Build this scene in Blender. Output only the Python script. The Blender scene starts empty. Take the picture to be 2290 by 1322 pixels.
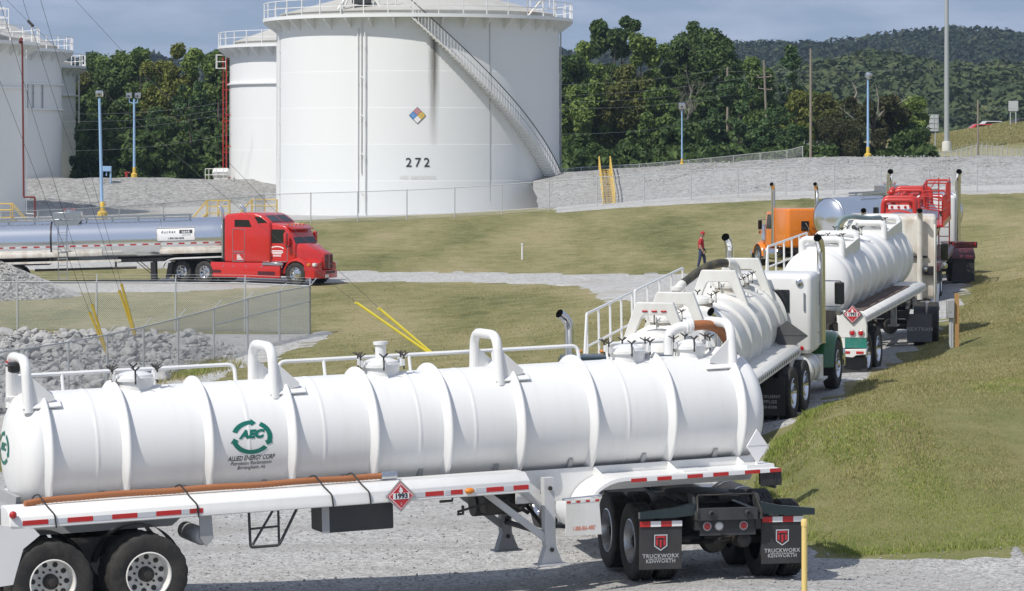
import bpy, bmesh, math, random
import numpy as np
from mathutils import Vector, Matrix
from mathutils.geometry import delaunay_2d_cdt
R = math.radians
PI = math.pi
random.seed(7)
rng = np.random.default_rng(11)
scene = bpy.context.scene
col = scene.collection

# ---------------------------------------------------------------- camera
cam_d = bpy.data.cameras.new('camera')
cam = bpy.data.objects.new('camera', cam_d)
col.objects.link(cam)
cam.location = (0, 0, 6)
cam.rotation_euler = (R(90), 0, 0)
cam_d.sensor_width = 36
cam_d.lens = 36 * 7000 / 2290
cam_d.shift_y = -331 / 2290
cam_d.clip_start = 1
cam_d.clip_end = 9000
scene.camera = cam

# ---------------------------------------------------------------- sky and sun
SUN_AZ, SUN_EL = R(45), R(50.5)      # azimuth: to the left of the direction back to the viewer
tosun = Vector((-math.sin(SUN_AZ) * math.cos(SUN_EL), -math.cos(SUN_AZ) * math.cos(SUN_EL), math.sin(SUN_EL)))
world = bpy.data.worlds.new('World')
scene.world = world
world.use_nodes = True
nt = world.node_tree
nt.nodes.clear()
wo = nt.nodes.new('ShaderNodeOutputWorld')
bg = nt.nodes.new('ShaderNodeBackground')
sky = nt.nodes.new('ShaderNodeTexSky')
sky.sky_type = 'NISHITA'
sky.sun_disc = False
sky.sun_elevation = SUN_EL
sky.sun_rotation = R(180) + SUN_AZ
sky.air_density = 1.0
sky.dust_density = 1.0
sky.ozone_density = 2.5
tc = nt.nodes.new('ShaderNodeTexCoord')
lift = nt.nodes.new('ShaderNodeVectorMath')
lift.operation = 'ADD'
lift.inputs[1].default_value = (0, 0, 0.15)
nt.links.new(tc.outputs['Generated'], lift.inputs[0])
nt.links.new(lift.outputs[0], sky.inputs['Vector'])
mp = nt.nodes.new('ShaderNodeMapping')
mp.inputs['Scale'].default_value = (17, 17, 75)
nt.links.new(tc.outputs['Generated'], mp.inputs['Vector'])
cn = nt.nodes.new('ShaderNodeTexNoise')
cn.inputs['Scale'].default_value = 1.0
cn.inputs['Detail'].default_value = 5
cn.inputs['Roughness'].default_value = 0.55
nt.links.new(mp.outputs[0], cn.inputs['Vector'])
cr = nt.nodes.new('ShaderNodeValToRGB')
cr.color_ramp.elements[0].position = 0.40
cr.color_ramp.elements[0].color = (0.42, 0.42, 0.42, 1)
cr.color_ramp.elements[1].position = 0.66
cr.color_ramp.elements[1].color = (0.95, 0.95, 0.95, 1)
nt.links.new(cn.outputs['Fac'], cr.inputs[0])
cm = nt.nodes.new('ShaderNodeMix')
cm.data_type = 'RGBA'
cm.inputs['B'].default_value = (5.8, 6.6, 8.6, 1)
nt.links.new(cr.outputs[0], cm.inputs['Factor'])
nt.links.new(sky.outputs[0], cm.inputs['A'])
nt.links.new(cm.outputs['Result'], bg.inputs['Color'])
bg.inputs['Strength'].default_value = 0.085
nt.links.new(bg.outputs[0], wo.inputs['Surface'])

sun_d = bpy.data.lights.new('sun', 'SUN')
sun_d.energy = 4.0
sun_d.angle = R(0.53)
sun_d.color = (1.0, 0.955, 0.88)
sun = bpy.data.objects.new('sun', sun_d)
col.objects.link(sun)
sun.location = (-40, -40, 60)
sun.rotation_euler = tosun.to_track_quat('Z', 'Y').to_euler()

scene.view_settings.view_transform = 'Standard'
scene.view_settings.look = 'None'
scene.view_settings.exposure = 0.0
scene.view_settings.gamma = 1
scene.view_settings.use_curve_mapping = False

# ---------------------------------------------------------------- helpers
F, CH, YH = 7000.0, 6.0, 330.0


def P(px, py, Y):
    """photo pixel at depth Y -> world point"""
    return Vector(((px - 1145) / F * Y, Y, CH - (py - YH) / F * Y))


class MB:
    """collects shapes into one mesh; m is the material index of a shape"""

    def __init__(self):
        self.v, self.f, self.m = [], [], []

    def raw(self, vs, fs, m=0, M=None):
        b = len(self.v)
        if M is not None:
            vs = [M @ Vector(v) for v in vs]
        self.v += [tuple(v) for v in vs]
        self.f += [tuple(i + b for i in f) for f in fs]
        self.m += [m] * len(fs)
        return self

    def box(self, c, s, m=0, M=None):
        x, y, z = c
        a, b, d = s[0] / 2, s[1] / 2, s[2] / 2
        vs = [(x + i * a, y + j * b, z + k * d) for i in (-1, 1) for j in (-1, 1) for k in (-1, 1)]
        fs = [(0, 1, 3, 2), (4, 6, 7, 5), (0, 4, 5, 1), (2, 3, 7, 6), (0, 2, 6, 4), (1, 5, 7, 3)]
        return self.raw(vs, fs, m, M)

    def rbox(self, c, s, r=0.05, seg=2, m=0, M=None, top=None):
        """box with rounded edges; top=(sx, sy) shrinks the upper face"""
        bm = bmesh.new()
        bmesh.ops.create_cube(bm, size=1)
        for v in bm.verts:
            v.co = Vector((v.co.x * s[0], v.co.y * s[1], v.co.z * s[2]))
            if top and v.co.z > 0:
                v.co.x *= top[0]
                v.co.y *= top[1]
        bmesh.ops.bevel(bm, geom=bm.edges[:], offset=r, segments=seg, profile=0.5, affect='EDGES')
        bm.verts.index_update()
        vs = [v.co + Vector(c) for v in bm.verts]
        fs = [[v.index for v in f.verts] for f in bm.faces]
        bm.free()
        return self.raw(vs, fs, m, M)

    def prism(self, poly, a, b, axis='y', m=0, M=None, r=0, seg=2):
        """closed outline extruded from a to b; axis y: outline is (x, z), x: (y, z), z: (x, y)"""
        def mk(p, t):
            return {'y': (p[0], t, p[1]), 'x': (t, p[0], p[1]), 'z': (p[0], p[1], t)}[axis]
        n = len(poly)
        vs = [mk(p, a) for p in poly] + [mk(p, b) for p in poly]
        fs = [tuple(range(n - 1, -1, -1)), tuple(range(n, 2 * n))] + [(i, (i + 1) % n, n + (i + 1) % n, n + i) for i in range(n)]
        bm = bmesh.new()
        bv = [bm.verts.new(v) for v in vs]
        for f in fs:
            bm.faces.new([bv[i] for i in f])
        bmesh.ops.recalc_face_normals(bm, faces=bm.faces[:])
        if r:
            bmesh.ops.bevel(bm, geom=bm.edges[:], offset=r, segments=seg, profile=0.5, affect='EDGES')
        bm.verts.index_update()
        self.raw([v.co.copy() for v in bm.verts], [[v.index for v in f.verts] for f in bm.faces], m, M)
        bm.free()
        return self

    def lathe(self, prof, n=24, axis='z', c=(0, 0, 0), m=0, M=None, caps=True, a0=0.0, a1=2 * PI):
        """profile (r, t) turned about an axis through c"""
        full = abs(a1 - a0 - 2 * PI) < 1e-6
        k = n if full else n + 1
        vs, fs = [], []
        for r, t in prof:
            for i in range(k):
                a = a0 + (a1 - a0) * i / n
                p, q = r * math.cos(a), r * math.sin(a)
                v = {'z': (p, q, t), 'x': (t, p, q), 'y': (q, t, p)}[axis]
                vs.append((v[0] + c[0], v[1] + c[1], v[2] + c[2]))
        for j in range(len(prof) - 1):
            for i in range(n):
                i2 = (i + 1) % k if full else i + 1
                fs.append((j * k + i, j * k + i2, (j + 1) * k + i2, (j + 1) * k + i))
        if caps and full:
            if prof[0][0] > 1e-5:
                fs.append(tuple(range(k - 1, -1, -1)))
            if prof[-1][0] > 1e-5:
                fs.append(tuple((len(prof) - 1) * k + i for i in range(k)))
        return self.raw(vs, fs, m, M)

    def cyl(self, a, b, r, r2=None, n=10, m=0, caps=True):
        a, b = Vector(a), Vector(b)
        r2 = r if r2 is None else r2
        d = (b - a).normalized()
        u = d.orthogonal().normalized()
        w = d.cross(u)
        vs = []
        for p, rr in ((a, r), (b, r2)):
            for i in range(n):
                t = 2 * PI * i / n
                vs.append(p + u * (rr * math.cos(t)) + w * (rr * math.sin(t)))
        fs = [(i, (i + 1) % n, n + (i + 1) % n, n + i) for i in range(n)]
        if caps:
            fs += [tuple(range(n - 1, -1, -1)), tuple(range(n, 2 * n))]
        return self.raw(vs, fs, m)

    def tube(self, pts, r, n=8, m=0, bend=0.0, caps=True):
        """pipe along a polyline, corners rounded with radius bend; r may be a list"""
        pts = [Vector(p) for p in pts]
        if bend:
            out = [pts[0]]
            for i in range(1, len(pts) - 1):
                p, q, s = pts[i - 1], pts[i], pts[i + 1]
                b = min(bend, (p - q).length * 0.49, (s - q).length * 0.49)
                A, B = q + (p - q).normalized() * b, q + (s - q).normalized() * b
                for k in range(6):
                    t = k / 5
                    out.append(A * (1 - t) ** 2 + q * 2 * t * (1 - t) + B * t * t)
            out.append(pts[-1])
            pts = out
        N = len(pts)
        rr = r if isinstance(r, (list, tuple)) else [r] * N
        vs, fs = [], []
        u = None
        for i, p in enumerate(pts):
            d = (pts[min(i + 1, N - 1)] - pts[max(i - 1, 0)]).normalized()
            u = d.orthogonal().normalized() if u is None else (u - d * u.dot(d)).normalized()
            w = d.cross(u)
            for k in range(n):
                t = 2 * PI * k / n
                vs.append(p + u * (rr[i] * math.cos(t)) + w * (rr[i] * math.sin(t)))
        for i in range(N - 1):
            for k in range(n):
                fs.append((i * n + k, i * n + (k + 1) % n, (i + 1) * n + (k + 1) % n, (i + 1) * n + k))
        if caps:
            fs += [tuple(range(n - 1, -1, -1)), tuple((N - 1) * n + k for k in range(n))]
        return self.raw(vs, fs, m)

    def loft(self, rings, m=0, closed=True, caps=True):
        n = len(rings[0])
        vs = [v for r in rings for v in r]
        fs = []
        for j in range(len(rings) - 1):
            for i in range(n if closed else n - 1):
                i2 = (i + 1) % n
                fs.append((j * n + i, j * n + i2, (j + 1) * n + i2, (j + 1) * n + i))
        if caps and closed:
            fs += [tuple(range(n - 1, -1, -1)), tuple((len(rings) - 1) * n + k for k in range(n))]
        return self.raw(vs, fs, m)

    def mesh(self, name, mats, smooth=0.7):
        me = bpy.data.meshes.new(name)
        me.from_pydata(self.v, [], self.f)
        for a in (mats if isinstance(mats, (list, tuple)) else [mats]):
            me.materials.append(a)
        if any(self.m):
            me.polygons.foreach_set('material_index', self.m)
        bm = bmesh.new()
        bm.from_mesh(me)
        bmesh.ops.recalc_face_normals(bm, faces=bm.faces[:])
        bm.to_mesh(me)
        bm.free()
        if smooth:
            me.polygons.foreach_set('use_smooth', [True] * len(me.polygons))
            me.set_sharp_from_angle(angle=smooth)
        me.update()
        return me

    def build(self, name, mats, parent=None, smooth=0.7):
        return link(name, self.mesh(name, mats, smooth), parent)


def link(name, me, parent=None):
    o = bpy.data.objects.new(name, me)
    col.objects.link(o)
    if parent is not None:
        o.parent = parent
    return o


def np_mesh(name, V, Fc, mats, smooth=False):
    """fast mesh from arrays; Fc is (n, k)"""
    me = bpy.data.meshes.new(name)
    V = np.asarray(V, dtype=np.float32)
    Fc = np.asarray(Fc, dtype=np.int32)
    n, k = Fc.shape
    me.vertices.add(len(V))
    me.vertices.foreach_set('co', V.ravel())
    me.loops.add(n * k)
    me.loops.foreach_set('vertex_index', Fc.ravel())
    me.polygons.add(n)
    me.polygons.foreach_set('loop_start', np.arange(0, n * k, k, dtype=np.int32))
    for a in (mats if isinstance(mats, (list, tuple)) else [mats]):
        me.materials.append(a)
    me.update(calc_edges=True)
    me.polygons.foreach_set('use_smooth', [bool(smooth)] * n)
    return me


def tag(o, label=None, cat=None, group=None, kind=None):
    if label:
        o['label'] = label
    if cat:
        o['category'] = cat
    if group:
        o['group'] = group
    if kind:
        o['kind'] = kind
    return o


def thing(name, label, cat, loc=(0, 0, 0), rz=0.0, tilt=0.0, roll=0.0, group=None):
    o = bpy.data.objects.new(name, None)
    o.empty_display_size = 0.3
    col.objects.link(o)
    o.matrix_world = Matrix.Translation(Vector(loc)) @ Matrix.Rotation(rz, 4, 'Z') @ Matrix.Rotation(-tilt, 4, 'Y') @ Matrix.Rotation(roll, 4, 'X')
    return tag(o, label, cat, group)


def kids(o):
    return [c for c in o.children]


def copy_tree(o, parent=None):
    c = o.copy()
    col.objects.link(c)
    if parent is not None:
        c.parent = parent
    for ch in kids(o):
        copy_tree(ch, c)
    return c


# ---------------------------------------------------------------- materials
def node_mat(name):
    m = bpy.data.materials.new(name)
    m.use_nodes = True
    t = m.node_tree
    b = t.nodes['Principled BSDF']
    return m, t, b


def ramp(t, fac, stops):
    r = t.nodes.new('ShaderNodeValToRGB')
    e = r.color_ramp.elements
    while len(e) < len(stops):
        e.new(0.5)
    for i, (p, c) in enumerate(stops):
        e[i].position = p
        e[i].color = (c[0], c[1], c[2], 1)
    t.links.new(fac, r.inputs[0])
    return r.outputs[0]


def noise(t, scale, detail=4, rough=0.55, vec=None, stretch=None, coord='Object'):
    if vec is None:
        c = t.nodes.new('ShaderNodeTexCoord')
        vec = c.outputs[coord]
    if stretch:
        mpn = t.nodes.new('ShaderNodeMapping')
        mpn.inputs['Scale'].default_value = stretch
        t.links.new(vec, mpn.inputs['Vector'])
        vec = mpn.outputs[0]
    n = t.nodes.new('ShaderNodeTexNoise')
    n.inputs['Scale'].default_value = scale
    n.inputs['Detail'].default_value = detail
    n.inputs['Roughness'].default_value = rough
    t.links.new(vec, n.inputs['Vector'])
    return n.outputs['Fac']


def mixc(t, fac, a, b, mode='MIX'):
    m = t.nodes.new('ShaderNodeMix')
    m.data_type = 'RGBA'
    m.blend_type = mode
    for k, v in (('Factor', fac), ('A', a), ('B', b)):
        if isinstance(v, (int, float)):
            m.inputs[k].default_value = v
        elif isinstance(v, tuple):
            m.inputs[k].default_value = (v[0], v[1], v[2], 1)
        else:
            t.links.new(v, m.inputs[k])
    return m.outputs['Result']


def bump(t, b, h, strength=0.4, dist=0.02):
    n = t.nodes.new('ShaderNodeBump')
    n.inputs['Strength'].default_value = strength
    n.inputs['Distance'].default_value = dist
    t.links.new(h, n.inputs['Height'])
    t.links.new(n.outputs[0], b.inputs['Normal'])


def paint(name, c, rough=0.35, metal=0.0, dirt=0.12, dscale=2.5, dcol=(0.25, 0.22, 0.17), coat=0.0, stretch=(1, 1, 0.35), bmp=0.0, spec=0.5):
    """painted or bare surface with some soiling"""
    m, t, b = node_mat(name)
    b.inputs['Metallic'].default_value = metal
    b.inputs['Specular IOR Level'].default_value = spec
    if coat:
        b.inputs['Coat Weight'].default_value = coat
        b.inputs['Coat Roughness'].default_value = 0.08
    if dirt:
        f = noise(t, dscale, 6, 0.65, stretch=stretch)
        k = ramp(t, f, [(0.42, (0, 0, 0)), (0.85, (dirt * 3,) * 3)])
        t.links.new(mixc(t, k, c, dcol), b.inputs['Base Color'])
        rr = t.nodes.new('ShaderNodeMapRange')
        rr.inputs['To Min'].default_value = rough * 0.8
        rr.inputs['To Max'].default_value = min(1, rough * 1.35)
        t.links.new(f, rr.inputs['Value'])
        t.links.new(rr.outputs[0], b.inputs['Roughness'])
    else:
        b.inputs['Base Color'].default_value = (*c, 1)
        b.inputs['Roughness'].default_value = rough
    if bmp:
        bump(t, b, noise(t, 1.6, 3, 0.5), bmp, 0.02)
    return m


M = {}
M['white'] = paint('white_paint', (0.78, 0.78, 0.77), 0.34, dirt=0.09, dscale=1.1, dcol=(0.45, 0.42, 0.36), coat=0.2)
M['white_old'] = paint('worn_white_paint', (0.74, 0.735, 0.70), 0.42, dirt=0.12, dscale=2.2, dcol=(0.34, 0.27, 0.18))
M['white_rust'] = paint('rust_stained_white_paint', (0.70, 0.68, 0.62), 0.5, dirt=0.28, dscale=3.0, dcol=(0.30, 0.17, 0.08))
M['tank_white'] = paint('storage_tank_paint', (0.77, 0.785, 0.785), 0.5, dirt=0.035, dscale=0.22, dcol=(0.50, 0.47, 0.40), stretch=(1, 1, 0.12), bmp=0.25)


def tanker_white():
    m, t, b = node_mat('road_worn_white_paint')
    co = t.nodes.new('ShaderNodeTexCoord')
    st = noise(t, 1.0, 6, 0.7, vec=co.outputs['Object'], stretch=(7, 1.2, 0.5))
    gr = noise(t, 0.55, 4, 0.6, vec=co.outputs['Object'])
    sp = noise(t, 22, 4, 0.8, vec=co.outputs['Object'])
    c = mixc(t, ramp(t, st, [(0.50, (0, 0, 0)), (0.82, (0.20, 0.20, 0.20))]), (0.775, 0.775, 0.765), (0.47, 0.43, 0.35))
    c = mixc(t, ramp(t, gr, [(0.45, (0, 0, 0)), (0.75, (0.16, 0.16, 0.16))]), c, (0.56, 0.53, 0.46))
    c = mixc(t, ramp(t, sp, [(0.66, (0, 0, 0)), (0.80, (0.35, 0.35, 0.35))]), c, (0.40, 0.36, 0.30))
    t.links.new(c, b.inputs['Base Color'])
    rr = t.nodes.new('ShaderNodeMapRange')
    rr.inputs['To Min'].default_value = 0.25
    rr.inputs['To Max'].default_value = 0.52
    t.links.new(st, rr.inputs['Value'])
    t.links.new(rr.outputs[0], b.inputs['Roughness'])
    bump(t, b, noise(t, 1.3, 3, 0.5), 0.06, 0.02)
    return m


M['tanker'] = tanker_white()
M['roof_grey'] = paint('tank_roof_paint', (0.50, 0.49, 0.45), 0.6, dirt=0.2, dscale=0.5, dcol=(0.30, 0.28, 0.24))
M['grey_paint'] = paint('grey_paint', (0.36, 0.37, 0.38), 0.45, dirt=0.12)
M['dark_paint'] = paint('black_paint', (0.018, 0.018, 0.020), 0.45, dirt=0.12, dcol=(0.10, 0.09, 0.08))
M['charcoal'] = paint('charcoal_plastic', (0.035, 0.037, 0.04), 0.5, dirt=0.1, dcol=(0.12, 0.11, 0.10))
M['rubber'] = paint('tyre_rubber', (0.022, 0.021, 0.020), 0.75, dirt=0.16, dscale=6, dcol=(0.13, 0.115, 0.095), stretch=(1, 1, 1))
M['flap'] = paint('flap_rubber', (0.028, 0.028, 0.030), 0.55, dirt=0.12, dscale=3, dcol=(0.13, 0.12, 0.11))
M['chrome'] = paint('chrome', (0.72, 0.73, 0.75), 0.10, 1.0, dirt=0)
M['alu'] = paint('cast_aluminium', (0.62, 0.63, 0.64), 0.32, 1.0, dirt=0.1, dscale=5, dcol=(0.25, 0.23, 0.2))
M['steel'] = paint('galvanised_steel', (0.52, 0.54, 0.55), 0.45, 0.25, dirt=0.1, dscale=4, dcol=(0.22, 0.21, 0.19))
M['polish'] = paint('polished_stainless', (0.80, 0.82, 0.85), 0.21, 1.0, dirt=0, bmp=0.05)
M['stainless'] = paint('brushed_stainless', (0.62, 0.64, 0.66), 0.26, 1.0, dirt=0.08, dscale=3, dcol=(0.3, 0.28, 0.25))
M['red'] = paint('red_truck_paint', (0.56, 0.022, 0.016), 0.25, dirt=0.04, coat=0.6, dcol=(0.2, 0.05, 0.04))
M['red_pipe'] = paint('red_pipe_paint', (0.42, 0.025, 0.02), 0.45, dirt=0.15, dcol=(0.18, 0.05, 0.04))
M['red_frame'] = paint('red_frame_paint', (0.52, 0.03, 0.02), 0.35, dirt=0.1, dcol=(0.2, 0.05, 0.04), coat=0.3)
M['maroon'] = paint('maroon_paint', (0.075, 0.010, 0.014), 0.35, dirt=0.1, dcol=(0.1, 0.06, 0.05))
M['orange'] = paint('orange_truck_paint', (0.72, 0.20, 0.008), 0.25, dirt=0.04, coat=0.6, dcol=(0.4, 0.15, 0.04))
M['green'] = paint('green_truck_paint', (0.018, 0.13, 0.035), 0.25, dirt=0.06, coat=0.6, dcol=(0.1, 0.12, 0.07))
M['teal'] = paint('dark_teal_truck_paint', (0.006, 0.020, 0.025), 0.3, dirt=0.06, coat=0.4, dcol=(0.08, 0.08, 0.07))
M['blue'] = paint('pale_blue_pole_paint', (0.30, 0.48, 0.72), 0.5, dirt=0.08, dcol=(0.3, 0.3, 0.3))
M['yellow'] = paint('yellow_paint', (0.66, 0.45, 0.07), 0.5, dirt=0.14, dcol=(0.35, 0.22, 0.08))
M['bollard'] = paint('faded_yellow_paint', (0.74, 0.56, 0.20), 0.5, dirt=0.12, dcol=(0.45, 0.32, 0.12))
M['guard'] = paint('yellow_plastic', (0.74, 0.62, 0.06), 0.45, dirt=0.08, dcol=(0.4, 0.3, 0.08))
M['guard_old'] = paint('mustard_plastic', (0.44, 0.31, 0.025), 0.5, dirt=0.12, dcol=(0.25, 0.18, 0.05))
M['glass'] = paint('dark_glass', (0.010, 0.012, 0.014), 0.05, dirt=0, spec=0.8)
M['lamp_red'] = paint('red_lamp_lens', (0.42, 0.012, 0.012), 0.2, dirt=0, coat=0.5)
M['lamp_amber'] = paint('amber_lamp_lens', (0.70, 0.22, 0.01), 0.2, dirt=0, coat=0.5)
M['lamp_white'] = paint('clear_lamp_lens', (0.70, 0.70, 0.68), 0.15, dirt=0, coat=0.5)
M['tape_red'] = paint('red_reflective_tape', (0.50, 0.018, 0.018), 0.4, dirt=0.06)
M['tape_silver'] = paint('silver_reflective_tape', (0.55, 0.57, 0.60), 0.35, dirt=0.06)
M['tape_white'] = paint('white_reflective_tape', (0.80, 0.80, 0.80), 0.35, dirt=0.05)
M['ink'] = paint('dark_lettering', (0.03, 0.035, 0.045), 0.5, dirt=0)
M['ink_faint'] = paint('faded_lettering', (0.70, 0.69, 0.66), 0.6, dirt=0)
M['ink_grey'] = paint('grey_lettering', (0.42, 0.42, 0.42), 0.5, dirt=0)
M['ink_orange'] = paint('orange_lettering', (0.70, 0.22, 0.12), 0.5, dirt=0)
M['logo_green'] = paint('logo_green', (0.005, 0.155, 0.115), 0.4, dirt=0)
M['sign_blue'] = paint('sign_blue', (0.10, 0.30, 0.66), 0.4, dirt=0)
M['sign_red'] = paint('sign_faded_red', (0.56, 0.24, 0.27), 0.45, dirt=0)
M['sign_yellow'] = paint('sign_yellow', (0.74, 0.50, 0.07), 0.45, dirt=0)
M['sign_white'] = paint('sign_white', (0.80, 0.80, 0.80), 0.45, dirt=0)
M['placard_red'] = paint('placard_red', (0.50, 0.025, 0.035), 0.4, dirt=0.04)
M['hose_orange'] = paint('orange_hose', (0.36, 0.135, 0.05), 0.55, dirt=0.15, dscale=5, dcol=(0.3, 0.14, 0.08))
M['hose_grey'] = paint('grey_hose', (0.20, 0.27, 0.28), 0.5, dirt=0.1)
M['hose_dark'] = paint('dark_hose', (0.045, 0.043, 0.036), 0.5, dirt=0.2, dscale=6, dcol=(0.2, 0.17, 0.08))
M['wood'] = paint('weathered_wood', (0.27, 0.235, 0.19), 0.85, dirt=0.2, dscale=3, dcol=(0.14, 0.11, 0.09), stretch=(2, 2, 0.2))
M['wood_new'] = paint('yellow_timber', (0.44, 0.26, 0.10), 0.8, dirt=0.15, dscale=5, dcol=(0.25, 0.14, 0.06), stretch=(2, 2, 0.2))
M['wood_deck'] = paint('brown_deck_boards', (0.11, 0.07, 0.055), 0.8, dirt=0.2, dscale=5)
M['bark'] = paint('tree_bark', (0.10, 0.085, 0.07), 0.9, dirt=0.2, dscale=4, dcol=(0.05, 0.04, 0.03))
M['bark_pale'] = paint('pale_bare_branch', (0.30, 0.27, 0.23), 0.9, dirt=0.15, dscale=4, dcol=(0.12, 0.10, 0.08))
M['concrete'] = paint('concrete', (0.50, 0.49, 0.46), 0.8, dirt=0.15, dscale=2)
M['wire'] = paint('dark_wire', (0.05, 0.05, 0.05), 0.6, 0.4, dirt=0)
M['wire_pale'] = paint('pale_wire', (0.35, 0.35, 0.34), 0.5, 0.4, dirt=0)
M['mesh_wire'] = paint('galvanised_wire', (0.42, 0.44, 0.45), 0.5, 0.4, dirt=0)
M['shirt'] = paint('red_cotton', (0.42, 0.02, 0.03), 0.85, dirt=0.06)
M['denim'] = paint('blue_denim', (0.035, 0.05, 0.115), 0.85, dirt=0.15, dscale=6, dcol=(0.09, 0.11, 0.17))
M['skin'] = paint('skin', (0.42, 0.24, 0.17), 0.55, dirt=0)
M['hair'] = paint('grey_hair', (0.16, 0.14, 0.12), 0.8, dirt=0)
M['teal_stripe'] = paint('green_stripe_paint', (0.02, 0.19, 0.15), 0.45, dirt=0.2, dcol=(0.35, 0.30, 0.2))
M['dull_grey'] = paint('dull_grey_plate', (0.075, 0.08, 0.085), 0.6, dirt=0.1)
M['rust_red'] = paint('dark_rust_red_paint', (0.16, 0.022, 0.018), 0.5, dirt=0.15, dcol=(0.08, 0.04, 0.03))
M['mouth_dark'] = paint('pipe_mouth_dark', (0.004, 0.004, 0.004), 1.0, dirt=0, spec=0.0)  # black stands in for the shade inside the exhaust pipes
M['leg_shade_grey'] = paint('shaded_leg_grey', (0.55, 0.56, 0.57), 0.45, dirt=0.12)  # white landing leg toned down to grey to carry its shade
M['grey_flap'] = paint('grey_flap_rubber', (0.12, 0.12, 0.13), 0.55, dirt=0.12, dcol=(0.2, 0.2, 0.2))
M['steel_pale'] = paint('pale_galvanised_steel', (0.42, 0.45, 0.46), 0.55, 0.2, dirt=0.08)
M['concrete_white'] = paint('whitewashed_concrete', (0.72, 0.71, 0.67), 0.8, dirt=0.1)
M['alu_panel'] = paint('bare_sign_panel', (0.55, 0.57, 0.58), 0.5, 0.2, dirt=0.08)
M['grime'] = paint('greasy_metal', (0.03, 0.028, 0.026), 0.5, dirt=0.2, dscale=6, dcol=(0.12, 0.10, 0.08))


# ---------------------------------------------------------------- lettering (made first, while the scene is small)
def text2d(body, size=1.0, shear=0.0, bold=0.0, space=1.0):
    c = bpy.data.curves.new('t', 'FONT')
    c.body = body
    c.size = size
    c.shear = shear
    c.offset = bold
    c.space_character = space
    c.align_x = 'CENTER'
    c.align_y = 'CENTER'
    c.resolution_u = 3
    o = bpy.data.objects.new('t', c)
    col.objects.link(o)
    dg = bpy.context.evaluated_depsgraph_get()
    me = bpy.data.meshes.new_from_object(o.evaluated_get(dg))
    vs = [(v.co.x, v.co.y) for v in me.vertices]
    fs = [tuple(p.vertices) for p in me.polygons]
    bpy.data.objects.remove(o)
    bpy.data.meshes.remove(me)
    return vs, fs


def flat_letters(body, size, fn, name, mat, parent, shear=0.0, bold=0.0, space=1.0, wide=1.0):
    """lettering laid on a surface: fn maps (s, t) to a point"""
    vs, fs = text2d(body, size, shear, bold, space)
    mb = MB()
    mb.raw([fn(s * wide, t) for s, t in vs], fs)
    return mb.build(name, mat, parent, smooth=0)

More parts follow.
